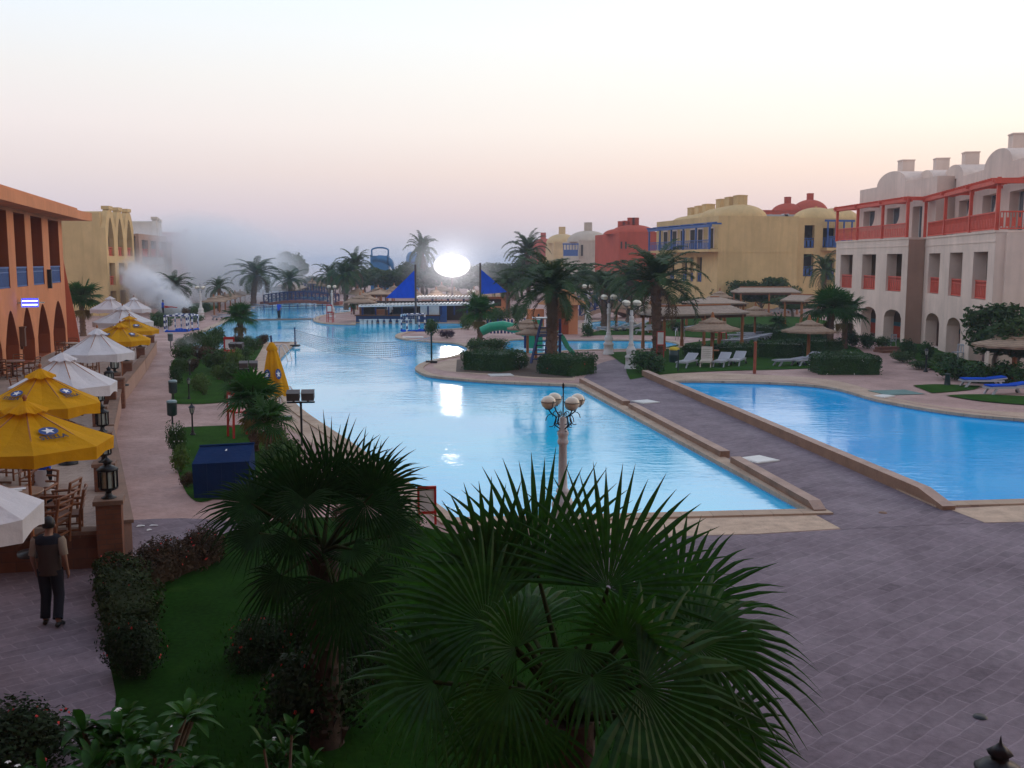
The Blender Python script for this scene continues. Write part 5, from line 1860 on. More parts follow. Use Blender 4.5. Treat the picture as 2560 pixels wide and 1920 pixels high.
# clipped hedges, each of its own length
def hedge(p0, p1, depth, h, label, mname='hedge', dens=420, size=0.055, seed=1, fl=0, fm='petal_w'):
    a, b = P(*p0), P(*p1)
    d = b - a
    nrm = Vector((-d.y, d.x, 0)).normalized()
    if nrm.y < 0: nrm = -nrm
    if depth < 0: nrm = Vector((abs(nrm.x), nrm.y if nrm.x > 0 else -nrm.y, 0)); depth = -depth
    c = (a + b) / 2 + nrm * depth / 2
    L_ = d.length
    n = int(dens * (L_ * depth + 2 * L_ * h + 2 * depth * h))
    t = thing('hedge', label, 'hedge', c, atan2(d.y, d.x))
    hedge_mb(seed, L_, depth, h, n, size, fl).build('foliage', [M[mname], M[fm]], t)
    core = MB()
    core.box(-L_/2 + 0.14, L_/2 - 0.14, -depth/2 + 0.14, depth/2 - 0.14, 0.0, h - 0.16)
    core.build('inner_growth', M[mname], t)
    return t
hedge((1150,925), (1256,932), 2.4, 1.05, 'tall clipped hedge at the rounded end of the pool island', seed=61, dens=300)
hedge((1338,934), (1428,943), 2.2, 1.0, 'clipped hedge with pink flowers below the thick date palm', seed=62, dens=300, fl=30, fm='petal_r')
hedge((2048,938), (2208,938), 2.2, 1.0, 'rectangular clipped hedge beside the deck of the side pool', seed=63, dens=300, fl=40)
hedge((1703,892), (1800,896), 1.3, 0.7, 'low hedge behind the loungers under the parasol', seed=64, dens=260)
hedge((1800,897), (1890,894), 1.4, 0.8, 'low hedge continuing past the bare post', seed=65, dens=260)
hedge((1890,894), (2010,898), 1.6, 1.0, 'low hedge behind the second parasol with loungers', seed=66, dens=240)
hedge((1925,866), (2060,872), 2.2, 1.2, 'thick hedge mass below the fan palm', seed=67, dens=200)
hedge((2010,884), (2066,890), 1.6, 1.0, 'short hedge by the palm trunk with white base', seed=68, dens=220)
hedge((1850,838), (1925,846), 1.4, 0.9, 'hedge behind the grey loungers', seed=69, dens=200)

hedge((235,1470), (272,1620), -0.75, 0.60, 'dark loose hedge with a browned top beside the walking man', 'bushmix', 700, 0.04, 70, 20, 'petal_r')
hedge((352,1492), (575,1398), 0.8, 0.5, 'low brownish hedge along the edge of the dark lawn', 'brownbush', 620, 0.042, 71, 10, 'petal_r')
# ---- broadleaf trees ------------------------------------------------------------------
def tree_proto(seed, mname='tree', **kw):
    c, t = tree_mb(seed, **kw)
    return Proto(plant_thing('tree', [('crown', c, M[mname], (0,0,0)), ('trunk', t, M['stem'], (0,0,0))], 'tree', 'tree'))
tA = tree_proto(71); tB = tree_proto(72, 'tree', r=2.6, h=4.6, clumps=12); tC = tree_proto(73, 'bush', r=1.7, h=5.4, clumps=9)
def T(pr, px, Y, ytop, label, r=1.0, rz=0.0, group=None, h0=5.0):
    Y = dn(Y)
    p = V(px, 700, Y)
    z = max(2.0, Zat(ytop, Y))
    return pr.put((p.x, Y, 0), rz, label, group, scale=(r, r, z / (h0 * 0.98)))
LINE = [(700,196,650,1.6),(722,205,628,1.4),(745,200,640,1.5),(768,190,690,1.4),(800,195,692,1.5),(832,200,694,1.4),(856,190,676,1.3),
        (912,185,672,1.5),(938,190,668,1.5),(962,178,676,1.6),(985,182,672,1.5),(1010,175,662,1.5),(1035,180,655,1.5),(1065,176,668,1.6),(1090,172,664,1.6),(1118,178,660,1.5),
        (1145,172,668,1.7),(1172,176,664,1.5),(1200,170,662,1.7),(1228,176,656,1.5),(1255,168,660,1.6),(1280,172,650,1.6),(1306,166,655,1.6),(1340,160,660,1.6),(1366,165,668,1.5),(1395,160,690,1.5),
        (1425,168,684,1.5),(1462,160,680,1.5),(1492,164,676,1.4),(1530,160,690,1.5),(1568,158,700,1.5),(1604,150,705,1.4),(1634,146,712,1.4),(1660,150,716,1.3)]
prs = (tA, tB, tC)
for i, (px, Y, yt, r_) in enumerate(LINE):
    T(prs[i % 3], px, Y, yt, 'leafy tree in the dense belt of trees along the far end of the pools', r_, i * 1.7, 'far belt of leafy trees', (5.0, 4.6, 5.4)[i % 3])
T(tB, 1848, 128, 700, 'dark round tree against the ochre wall, behind the second pergola', 1.0, 0.3, None, 4.6)
T(tB, 1952, 126, 692, 'dark pointed tree against the ochre end wall, right of the round one', 1.0, 1.9, None, 4.6)
T(tA, 1800, 132, 716, 'small dark tree at the left end of the ochre wall', 0.8, 2.0, None, 5.0)
T(tC, 1905, 118, 732, 'dark shrub tree under the farthest pergola', 1.3, 2.9, None, 5.4)
T(tA, 1985, 112, 742, 'dark tree behind the little gabled shelter', 1.1, 0.8, None, 5.0)
T(tC, 1790, 110, 744, 'dark shrub tree behind the hipped pergola', 1.0, 0.4, None, 5.4)
T(tA, 1730, 118, 742, 'dark low tree between the broad date palm and the pergola', 1.0, 1.3, None, 5.0)
T(tB, 2500, 50.5, 758, 'big leafy tree at the corner of the white block, behind the edge parasol', 0.95, 0.6, None, 4.6)
T(tA, 2555, 48, 790, 'leafy tree at the very edge of the picture beside the white block', 0.8, 1.6, None, 5.0)
T(tC, 712, 170, 655, 'tall tree glowing green in the smoke at the end of the bridge', 1.3, 0.7, None, 5.4)

# ---- broad leaved plant and flowers at the bottom ---------------------------------------
def broad_leaf(mb, base, d, L, W, rg, mi=0):
    d = d.normalized()
    side = d.cross(Vector((0,0,1)))
    if side.length < 1e-3: side = Vector((1,0,0))
    side.normalize()
    up = side.cross(d)
    n = 6
    rows = []
    for i in range(n + 1):
        t = i / n
        p = base + d * L * t - Vector((0,0,1)) * L * 0.30 * t * t
        w = W * sin(pi * min(1, 0.06 + 0.94 * t)) ** 0.75
        rows += [p - side * w + up * w * 0.25, p, p + side * w + up * w * 0.25]
    fs = []
    for i in range(n):
        for k in range(2):
            fs.append((i*3+k, i*3+k+1, i*3+k+4, i*3+k+3))
    mb.add(rows, fs, mi, True)
def plumeria(seed, nb=26, R0=0.9, H=0.9):
    rg = random.Random(seed)
    lf, st, fl = MB(), MB(), MB()
    for b in range(nb):
        a = rg.uniform(0, 2*pi); d = R0 * sqrt(rg.random()); z = H * rg.uniform(0.55, 1.0) * (1.1 - 0.4 * d / R0)
        tip = Vector((d*cos(a), d*sin(a), z))
        st.tube([(tip.x*0.2, tip.y*0.2, 0), (tip.x*0.6, tip.y*0.6, z*0.55), tip], [0.035, 0.028, 0.02], 6)
        for k in range(9):
            az = k * 2.39996 + rg.uniform(-0.3, 0.3)
            el = rg.uniform(0.05, 0.9)
            broad_leaf(lf, tip, Vector((cos(az)*cos(el), sin(az)*cos(el), sin(el))), rg.uniform(0.26, 0.42), rg.uniform(0.045, 0.07), rg)
        if b % 13 == 6:
            for k in range(2):
                q = tip + Vector((rg.uniform(-.06,.06), rg.uniform(-.06,.06), 0.12 + rg.uniform(0, .06)))
                for pz in range(5):
                    aa = pz * 2 * pi / 5
                    broad_leaf(fl, q, Vector((cos(aa), sin(aa), 0.5)), 0.045, 0.014, rg)
    return lf, st, fl
for seed, px, py, Y, sc, lab in ((81, 330, 1770, 9.4, 0.85, 'broad leaved shrub with white flowers in the bottom corner of the lawn'),
                                 (82, 700, 1880, 9.0, 0.55, 'small broad leaved plant with narrow bright leaves on the near lawn'),
                                 (83, 160, 1880, 8.6, 0.75, 'broad leaved flowering shrub at the bottom edge, beside the red flowering bush')):
    lf, st, fl = plumeria(seed, 26 if sc > 0.6 else 12)
    p = V(px, py, Y)
    t = thing('flowering_shrub', lab, 'shrub', (p.x, Y, 0))
    lf.build('foliage', M['plum'], t); st.build('stem', M['stem'], t); fl.build('blossom', M['petal_w'], t)
    zt = max(0.5, p.z + 0.35)
    t.scale = (sc, sc, zt / 1.05)
# blades of grass on the lawn nearest the balcony
rg = random.Random(9)
gr = MB()
for _ in range(9000):
    x = rg.uniform(-4.6, 2.2); y = rg.uniform(9.6, 20.0)
    q = V(0, 0, 1)
    h = rg.uniform(0.04, 0.10); a = rg.uniform(0, 2*pi); w = 0.006
    px_ = 1280 + FPX * x / y
    if x < -3.7 + (y - 10) * -0.28 or x > 2.0 - (y - 10) * 0.05 or y > 18.8: continue
    s = Vector((cos(a), sin(a), 0)) * w; ln = Vector((rg.uniform(-.04,.04), rg.uniform(-.04,.04), h))
    b = Vector((x, y, 0.02))
    gr.add([b - s, b + s, b + ln], [(0,1,2)])
tag(gr.build('grass', M['grass']), kind='stuff')
# ------------------------------------------------------------------ restaurant terrace
TZ = 0.60
EDGE = [Vector((-7.5, 18.6, 0)), Vector((-12.4, 30.0, 0)), Vector((-15.9, 39.7, 0)), Vector((-19.4, 52.0, 0)), Vector((-22.7, 63.0, 0))]
tp = [(p.x, p.y) for p in EDGE] + [(-28.5, 63.5), (-20.0, 33.0), (-18.0, 25.0), (-16.0, 17.2)]
m = MB().prism(tp, 0.0, TZ, 0)
tag(m.build('terrace_ground', M['terrace']), kind='structure')
# front retaining wall of brown stone blocks facing the walking man
def wall_between(name, a, b, h, t, mname, label, cat, cap=None, z0=0.0):
    a, b = Vector(a), Vector(b)
    d = b - a
    th = thing(name, label, cat, (a.x, a.y, z0), atan2(d.y, d.x))
    MB().box(0, d.length, -t/2, t/2, 0, h).build('wall', M[mname], th)
    if cap:
        MB().box(-0.02, d.length + 0.02, -t/2 - 0.04, t/2 + 0.04, h, h + 0.07).build('coping', M[cap], th)
    return th
a_ = Vector((-7.68, 18.36, 0))
wall_between('retaining_wall', (-17.5, 16.6, 0), (-7.75, 18.5, 0), 0.66, 0.3, 'block', 'brown stone block wall holding up the terrace behind the walking man', 'wall', 'capstone')
for i, lab in enumerate(('pale plastered low wall along the first stretch of the terrace', 'pinkish low terrace wall past the brick pier', 'low terrace wall on the stretch toward the corner of the restaurant', 'far stretch of low terrace wall near the smoke')):
    a, b = EDGE[i], EDGE[i+1]
    d = (b - a).normalized()
    wall_between('terrace_wall', a + d * 0.3 + Vector((0.12,0,0)), b - d * 0.05 + Vector((0.12,0,0)), 0.72, 0.26, 'pink_pl', lab, 'wall', 'capstone')

def pillar_proto():
    t = thing('lantern_pillar', 'brick pillar with lantern', 'pillar')
    m = MB().box(-0.21, 0.21, -0.21, 0.21, 0, 1.16)
    m.build('pier', M['brick'], t)
    MB().box(-0.25, 0.25, -0.25, 0.25, 1.16, 1.24).build('cap', M['capstone'], t)
    m = MB()
    m.lathe([(0.13,0),(0.13,0.02),(0.07,0.05),(0.05,0.10),(0.06,0.13),(0.15,0.16),(0.165,0.18),(0.165,0.20)], 8, (0,0,1.24))
    for k in range(8):
        a = 2*pi*k/8
        m.bar((0.155*cos(a),0.155*sin(a),1.44), (0.155*cos(a),0.155*sin(a),1.74), 0.03)
    m.lathe([(0.175,0.50),(0.185,0.51),(0.18,0.54),(0.12,0.58),(0.07,0.60),(0.065,0.63),(0.10,0.66),(0.04,0.71),(0.012,0.74),(0.001,0.80)], 8, (0,0,1.24))
    l = m.build('lantern', M['black'], t)
    MB().lathe([(0.135,1.44),(0.135,1.74)], 8).build('glass', M['lampglass'], l)
    return Proto(t)
pil = pillar_proto()
PILL = [(-7.62, 18.5, 'brick lantern pillar at the front corner of the terrace, nearest the walking man'),
        (-9.25, 22.3, 'brick lantern pillar just under the edge of the close yellow parasol'),
        (-10.95, 26.4, 'brick lantern pillar between the two close yellow parasols'),
        (-13.0, 31.2, 'brick lantern pillar beside the large white parasol'),
        (-14.6, 36.0, 'brick lantern pillar beyond the large white parasol, left of two'),
        (-16.3, 40.8, 'brick lantern pillar under the corner of the drooping white canopy'),
        (-17.6, 45.5, 'brick lantern pillar with wooden gate posts beside it'),
        (-19.9, 53.4, 'brick lantern pillar under the pair of overlapping yellow parasols'),
        (-22.3, 61.6, 'farthest brick lantern pillar, at the end of the terrace')]
for x, y, lab in PILL:
    pil.put((x, y, 0), 0.3, lab, 'lantern pillars along the terrace', scale=1.0 if y > 20 else 1.06)
p = V(2500, 1880, 7.4)
pil.put((p.x, 7.4, 0.0), 0.15, 'lantern with copper brown dome at the bottom corner of the plaza', 'lantern pillars along the terrace', scale=(1.0, 1.0, V(2500, 1838, 7.4).z / 2.04))
# plain brick gate pier
m = MB().box(-0.27, 0.27, -0.27, 0.27, 0, 1.15)
t = thing('brick_pier', 'thick plain brick pier at the break in the terrace wall', 'pier', (-15.6, 39.2, 0), 0.3)
m.build('pier', M['brick'], t)
MB().box(-0.31, 0.31, -0.31, 0.31, 1.15, 1.23).build('cap', M['capstone'], t)

# ---- parasols --------------------------------------------------------------------
def star_pts(r0, r1, n=5, rot=pi/2):
    return [( (r0 if i % 2 == 0 else r1) * cos(rot + pi*i/n), (r0 if i % 2 == 0 else r1) * sin(rot + pi*i/n)) for i in range(2*n)]

def text_mesh(s, size):
    cu = bpy.data.curves.new('lettering', 'FONT')
    cu.body = s; cu.size = size; cu.align_x = 'CENTER'; cu.align_y = 'CENTER'
    cu.offset = 0.012 * size / 0.3
    o = bpy.data.objects.new('lettering_tmp', cu)
    COL.objects.link(o)
    dg = bpy.context.evaluated_depsgraph_get()
    me = bpy.data.meshes.new_from_object(o.evaluated_get(dg))
    vs = [tuple(v.co) for v in me.vertices]; fs = [tuple(p.vertices) for p in me.polygons]
    bpy.data.objects.remove(o); bpy.data.curves.remove(cu); bpy.data.meshes.remove(me)
    return vs, fs
TXT = text_mesh('STELLA', 0.20)

def parasol(mname, logo, n=8, r=1.45, zr=2.28, za=3.02, val=0.24, seed=0, polem='wood'):
    rg_ = random.Random(seed)
    t = thing('parasol', 'parasol', 'parasol')
    MB().tube([(0,0,0.02), (0,0,za+0.12)], 0.028, 8).lathe([(0.03,0.0),(0.045,0.03),(0.03,0.07),(0.001,0.10)], 8, (0,0,za+0.12)).build('pole', M[polem], t)
    MB().lathe([(0.28,0),(0.28,0.07),(0.06,0.10),(0.05,0.28)], 14).build('base', M['black'], t)
    m = MB()
    rows = 6
    ang0 = pi / n
    def rad_at(a, rr):
        k = ((a - ang0) / (2*pi/n)) % 1.0
        x = abs(k - 0.5) * 2           # 1 at ribs, 0 mid-panel
        return rr * cos(pi/n) / cos((k - 0.5) * 2*pi/n), x
    per = 4
    tot = n * per
    vs = []
    for i in range(rows + 1):
        s = 0.12 + 0.88 * i / rows
        for j in range(tot):
            a = ang0 + 2*pi*j/tot
            rr, x = rad_at(a, r * s)
            sag = 0.055 * (1 - x) * sin(pi * min(1, s)) + 0.05 * s * (1 - s) * 2
            vs.append((rr * cos(a), rr * sin(a), za - (za - zr) * s - sag))
    fs = []
    for i in range(rows):
        for j in range(tot):
            fs.append((i*tot+j, (i+1)*tot+j, (i+1)*tot+(j+1)%tot, i*tot+(j+1)%tot))
    m.add(vs, fs, 0, False)
    # hanging valance
    v2 = []
    for q in range(2):
        for j in range(tot):
            a = ang0 + 2*pi*j/tot
            rr, x = rad_at(a, r)
            k = 0 if q == 0 else val * (0.82 + 0.18 * x + rg_.uniform(-.05, .05))
            v2.append((rr*cos(a) * (1 - 0.01*q), rr*sin(a) * (1 - 0.01*q), zr - k - 0.0))
    m.add(v2, [(j, tot+j, tot+(j+1)%tot, (j+1)%tot) for j in range(tot)], 0)
    c = m.build('canopy', M[mname], t)
    # vent cap
    m = MB()
    vs = []
    for i in range(3):
        s = (0.02, 0.14, 0.27)[i]
        for j in range(tot):
            a = ang0 + 2*pi*j/tot
            rr, x = rad_at(a, r * s)
            vs.append((rr*cos(a), rr*sin(a), za + 0.10 - (za - zr) * s * 0.95 - (0.05 * (1 - x) if i == 2 else 0)))
    m.add(vs, [(i*tot+j, (i+1)*tot+j, (i+1)*tot+(j+1)%tot, i*tot+(j+1)%tot) for i in range(2) for j in range(tot)])
    m.build('vent_cap', M[mname], c)
    rb = MB()
    for j in range(n):
        a = ang0 + 2*pi*j/n
        rb.bar((0.06*cos(a), 0.06*sin(a), za-0.06), (r*0.98*cos(a), r*0.98*sin(a), zr-0.03), 0.022, 0.03)
        rb.bar((0.05*cos(a), 0.05*sin(a), zr-0.15), (r*0.5*cos(a), r*0.5*sin(a), (za+zr)/2-0.06), 0.016, 0.02)
    rb.lathe([(0.06,zr-0.2),(0.06,zr-0.1)], 8)
    rb.build('ribs', M['wood'], t)
    if logo:
        for j in range(0, n, 1):
            if j % 2: continue
            a = ang0 + 2*pi*(j+0.5)/n
            rm = r * cos(pi/n)
            e = Vector((cos(a), sin(a), 0)); sd = Vector((-sin(a), cos(a), 0))
            dn = Vector((e.x * rm, e.y * rm, zr - za)).normalized()      # down the slope
            nn = sd.cross(dn); nn = nn if nn.z > 0 else -nn
            ctr = e * rm * 0.62 + Vector((0,0, za - (za - zr) * 0.62 - 0.02)) + nn * 0.03
            X = sd; Y = -dn
            if X.cross(Y).dot(nn) < 0: X = -X
            def pl(pts, off): return [ctr + X * p[0] + Y * p[1] + nn * off for p in pts]
            lg = MB()
            ov = [(0.17 * cos(2*pi*i/24), 0.12 * sin(2*pi*i/24) + 0.07) for i in range(24)]
            lg.add(pl(ov, 0), [tuple(range(24))])
            o1 = lg.build('emblem', M['logo_bl'], c)
            s1 = [(x * 1.25, y + 0.07) for x, y in star_pts(0.10, 0.042)]
            sm_ = MB(); sm_.add(pl(s1 + [(0, 0.07)], 0.004), [(i, (i+1) % 10, 10) for i in range(10)])
            sm_.build('star', M['logo_wh'], c)
            lt = MB(); lt.add(pl([(v[0] * 0.75, v[1] * 0.75 - 0.13) for v in TXT[0]], 0.004), TXT[1])
            lt.build('lettering', M['logo_bk'], c)
    return t
py_ = Proto(parasol('yellow', True, 8, 1.45, 2.28, 3.02, 0.26, 1))
pw_ = Proto(parasol('canvas', False, 8, 1.5, 2.25, 3.05, 0.30, 2))
def para(pr, apx, Y, apy, lab, rz, r=1.0, ground=TZ, group=None):
    """apex of the canopy seen at pixel; stands on the terrace"""
    p = V(apx, apy, Y)
    k = (p.z - ground) / 3.1
    return pr.put((p.x, Y, ground), rz, lab, group, scale=(r, r, k))
para(py_, 62, 17.2, 1003, 'closest yellow parasol with the star emblem, its canopy crossing the terrace corner', 0.12, 0.98)
para(py_, 100, 21.6, 922, 'second yellow parasol, overlapped below by the closest yellow one', 0.45, 0.86)
para(pw_, 156, 25.2, 884, 'large white parasol with a peaked vent cap, behind the second yellow parasol', 0.2, 0.86)
para(pw_, 243, 34.0, 823, 'white canopy with long drooping corners in front of the yellow pair', 0.5, 0.80)
para(py_, 300, 41.5, 808, 'yellow parasol behind the drooping white canopy, emblem on its side', 0.3, 0.86)
para(py_, 323, 48.0, 790, 'yellow parasol with pointed far corner, overlapping the other yellow one', 0.0, 0.92)
para(pw_, 306, 51.5, 766, 'broad white canopy rising just behind the yellow pair', 0.6, 1.0)
para(pw_, 275, 66.0, 742, 'far white canopy beside the dark palm at the restaurant corner', 0.1, 0.85)
para(pw_, 334, 68.0, 744, 'farthest white canopy, against the ochre wing by the smoke', 0.4, 0.78)
p = V(113, 1290, 13.0)
pw_.put((p.x - 1.58, 13.0, 0.0), 0.2, 'white parasol cut off by the picture edge, just in front of the stone wall', scale=(0.96, 0.96, 1.07))

# folded yellow parasol on the pool deck
t = thing('folded_parasol', 'folded yellow parasol with star emblem standing on the pool deck', 'parasol', P(694, 1050))
m = MB()
prof = [(0.03, 2.86), (0.10, 2.80), (0.21, 2.62), (0.20, 2.56)]
m.lathe(prof, 12)
n = 36
vs = []
rows = [(2.58, 0.15), (2.3, 0.22), (1.9, 0.30), (1.5, 0.37), (1.15, 0.42), (0.92, 0.44)]
for i, (z, r_) in enumerate(rows):
    for j in range(n):
        a = 2*pi*j/n
        f = 1 + (0.10 + 0.14 * i / 5) * cos(a * 8 + 0.5) + 0.05 * cos(a * 3 + 1)
        vs.append((r_*f*cos(a), r_*f*sin(a), z + (0.06 * cos(a * 8) if i == 5 else 0)))
m.add(vs, [(i*n+j, (i+1)*n+j, (i+1)*n+(j+1)%n, i*n+(j+1)%n) for i in range(5) for j in range(n)], 0, True)
c = m.build('canopy', M['yellow'], t)
for aa, s in ((-1.95, 1.0), (-0.95, 0.8)):
    e = Vector((cos(aa), sin(aa), -0.12)).normalized(); sd = Vector((-sin(aa), cos(aa), 0)); up = Vector((0.0,0,1)) + Vector((-cos(aa), -sin(aa), 0)) * 0.18
    ctr = Vector((cos(aa) * 0.42, sin(aa) * 0.42, 1.72))
    m = MB(); m.add([ctr + sd*0.14*s*cos(2*pi*i/20) + up*0.19*sin(2*pi*i/20) for i in range(20)], [tuple(range(20))])
    m.build('emblem', M['logo_bl'], c)
    m = MB(); m.add([ctr + e*0.006 + sd*1.0*s*x + up*1.3*y for x, y in star_pts(0.11, 0.045)] + [ctr + e*0.006], [(i, (i+1) % 10, 10) for i in range(10)])
    m.build('star', M['logo_wh'], c)
MB().tube([(0,0,0), (0,0,2.95)], 0.03, 8).build('pole', M['wood'], t)
MB().tube([(0,0,0.0), (0,0,0.55)], 0.045, 8).build('sleeve', M['black'], t)
MB().tube([(0,0,2.86), (0,0,3.1)], 0.035, 8).build('finial', M['navy'], t)
MB().box(-0.32, 0.32, -0.22, 0.22, 0, 0.12).build('base', M['black'], t, (0.18, -0.02, 0))
t.rotation_euler = (0.0, -0.05, 0.0)

# ---- tables and chairs ----------------------------------------------------------------
def chair_proto():
    t = thing('armchair', 'cane armchair', 'chair')
    m = MB()
    for sx in (-1, 1):
        m.tube([(sx*0.25, 0.22, 0), (sx*0.25, 0.22, 0.42)], 0.024, 6)
        m.tube([(sx*0.24, -0.22, 0), (sx*0.25, -0.24, 0.45), (sx*0.26, -0.33, 0.92)], 0.026, 6)
    m.build('legs', M['cane'], t) if False else None
    for sx in (-1, 1):
        MB().tube([(sx*0.25, 0.22, 0), (sx*0.25, 0.22, 0.64)], 0.026, 6).build('leg', M['cane'], t)
        MB().tube([(sx*0.24, -0.22, 0), (sx*0.25, -0.24, 0.45), (sx*0.26, -0.33, 0.92)], 0.028, 6).build('leg', M['cane'], t)
        MB().tube([(sx*0.26, 0.26, 0.63), (sx*0.275, 0.0, 0.65), (sx*0.255, -0.27, 0.66)], 0.028, 6).build('armrest', M['cane'], t)
    m = MB().box(-0.25, 0.25, -0.23, 0.24, 0.40, 0.45)
    m.build('seat', M['darkwood'], t)
    m = MB()
    for z in (0.55, 0.68, 0.80, 0.91):
        y = -0.24 - (z - 0.45) * 0.19
        m.tube([(-0.25, y, z), (-0.12, y - 0.03, z + 0.012), (0.12, y - 0.03, z + 0.012), (0.25, y, z)], 0.022, 6)
    m.build('backrest', M['cane'], t)
    m = MB()
    m.bar((-0.25,0.22,0.2),(0.25,0.22,0.2),0.03).bar((-0.24,-0.22,0.2),(0.24,-0.22,0.2),0.03).bar((-0.25,-0.22,0.16),(-0.25,0.22,0.16),0.03).bar((0.25,-0.22,0.16),(0.25,0.22,0.16),0.03)
    m.build('stretcher', M['cane'], t)
    return Proto(t)
def table_proto():
    t = thing('round_table', 'round wooden table', 'table')
    MB().lathe([(0.50,0.70),(0.52,0.72),(0.52,0.745),(0.50,0.75),(0.001,0.75)], 24).build('top', M['tabletop'], t)
    MB().tube([(0,0,0.03),(0,0,0.70)], 0.05, 8).build('pedestal', M['darkwood'], t)
    m = MB()
    for k in range(4):
        a = k*pi/2 + pi/4
        m.bar((0,0,0.10), (0.36*cos(a), 0.36*sin(a), 0.03), 0.06, 0.05)
    m.build('foot', M['darkwood'], t)
    return Proto(t)
M['tabletop'] = mat('varnished_tabletop', (0.26, 0.15, 0.09, 1), 0.35, 0.25, 2.0)
ch = chair_proto(); tb = table_proto()
# sets along the terrace: table spot, chairs round it
SETS = [(-9.6, 18.9, 'under the closest yellow parasol', [(0.05,0.85,3.1),(0.75,0.25,1.6),(-0.85,0.1,-1.5),(0.0,-0.8,0.1)]),
        (-9.25, 17.9, 'half hidden by the cut-off parasol', [(0.85,0.55,1.9),(0.8,-0.05,1.5)]),
        (-11.9, 22.6, 'under the second yellow parasol', [(0.85,0.1,1.6),(-0.1,0.85,3.0),(-0.85,0,-1.5),(0.1,-0.85,0.0)]),
        (-14.4, 25.9, 'under the large white parasol', [(0.85,0.1,1.6),(-0.1,0.85,3.0),(-0.85,-0.1,-1.5)]),
        (-15.4, 31.6, 'between the two big white parasols', [(0.85,0.1,1.6),(0.1,0.85,3.2),(-0.85,0,-1.6),(0,-0.85,0.1)]),
        (-17.0, 36.2, 'under the drooping white canopy', [(0.85,0.0,1.6),(0,0.85,3.2),(-0.85,0,-1.6),(0.1,-0.85,-0.1)]),
        (-18.2, 40.4, 'under the yellow pair of parasols', [(0.85,0.0,1.6),(0,0.85,3.2),(-0.85,0,-1.6)]),
        (-20.7, 37.6, 'beside the first restaurant arches', [(0.85,0.0,1.6),(-0.3,0.8,3.0),(0,-0.85,0.1)]),
        (-22.4, 44.6, 'in the open by the restaurant pier', [(0.85,0.0,1.6),(-0.3,0.8,3.0),(0,-0.85,0.1),(-0.85,0,-1.5)]),
        (-21.0, 47.5, 'under the broad white canopy', [(0.85,0.0,1.6),(-0.3,0.8,3.0),(0,-0.85,0.1)]),
        (-24.2, 54.5, 'in front of the last arches', [(0.85,0.0,1.6),(-0.3,0.8,3.0),(0,-0.85,0.1)]),
        (-23.2, 58.6, 'near the far end of the terrace', [(0.85,0.0,1.6),(-0.3,0.8,3.0)])]
side_w = ('on the far side', 'on the pool side', 'on the restaurant side', 'on the near side')
for x, y, where, chs in SETS:
    tb.put((x, y, TZ), 0.2, 'round wooden table %s' % where, 'terrace tables')
    for dx, dy, rz in chs:
        s_ = 'pool side' if dx > 0.5 else 'restaurant side' if dx < -0.5 else 'far side' if dy > 0.5 else 'near side'
        ch.put((x + dx, y + dy, TZ), rz, '%s armchair of the table %s' % (s_, where), 'cane armchairs on the terrace')
# papers on the front table, crate on the terrace wall
m = MB().box(-0.16,0.16,-0.11,0.11,0,0.012).box(-0.05,0.22,-0.02,0.15,0.013,0.022)
tag(m.build('papers', M['white'], None, (-9.65, 18.95, TZ + 0.751), 0.4), 'white papers lying on the front terrace table', 'papers')
t = thing('serving_cabinet', 'wooden serving cabinet with white top under the drooping canopy', 'cabinet', (-15.2, 35.0, TZ), 0.3)
MB().box(-0.6,0.6,-0.3,0.3,0.05,0.95).build('body', M['darkwood'], t)
MB().box(-0.64,0.64,-0.34,0.34,0.95,1.0).build('top', M['tabletop'], t)
MB().box(-0.56,-0.02,-0.32,-0.302,0.1,0.9).build('door', M['wood'], t)
MB().box(0.02,0.56,-0.32,-0.302,0.1,0.9).build('door', M['wood'], t)
# wooden gate frame
t = thing('serving_stand', 'dark wooden frame with shelves standing by the drooping canopy', 'stand', (-15.0, 33.4, TZ), 0.2)
m = MB()
for sx in (-0.5, 0.5):
    for sy in (-0.2, 0.2):
        m.bar((sx, sy, 0), (sx, sy, 1.5), 0.07)
m.build('post', M['darkwood'], t)
for z in (0.45, 0.95, 1.45):
    MB().box(-0.55, 0.55, -0.25, 0.25, z, z + 0.05).build('shelf', M['darkwood'], t)
# pink counter seen behind the close parasols
t = thing('service_counter', 'pale pink counter block at the picture edge behind the yellow parasols', 'counter', (-13.9, 24.3, TZ), 0.25)
MB().box(-1.0,1.0,-0.3,0.3,0,1.05).build('body', M['pink_pl'], t)
MB().box(-1.05,1.05,-0.36,0.36,1.05,1.12).build('top', M['capstone'], t)
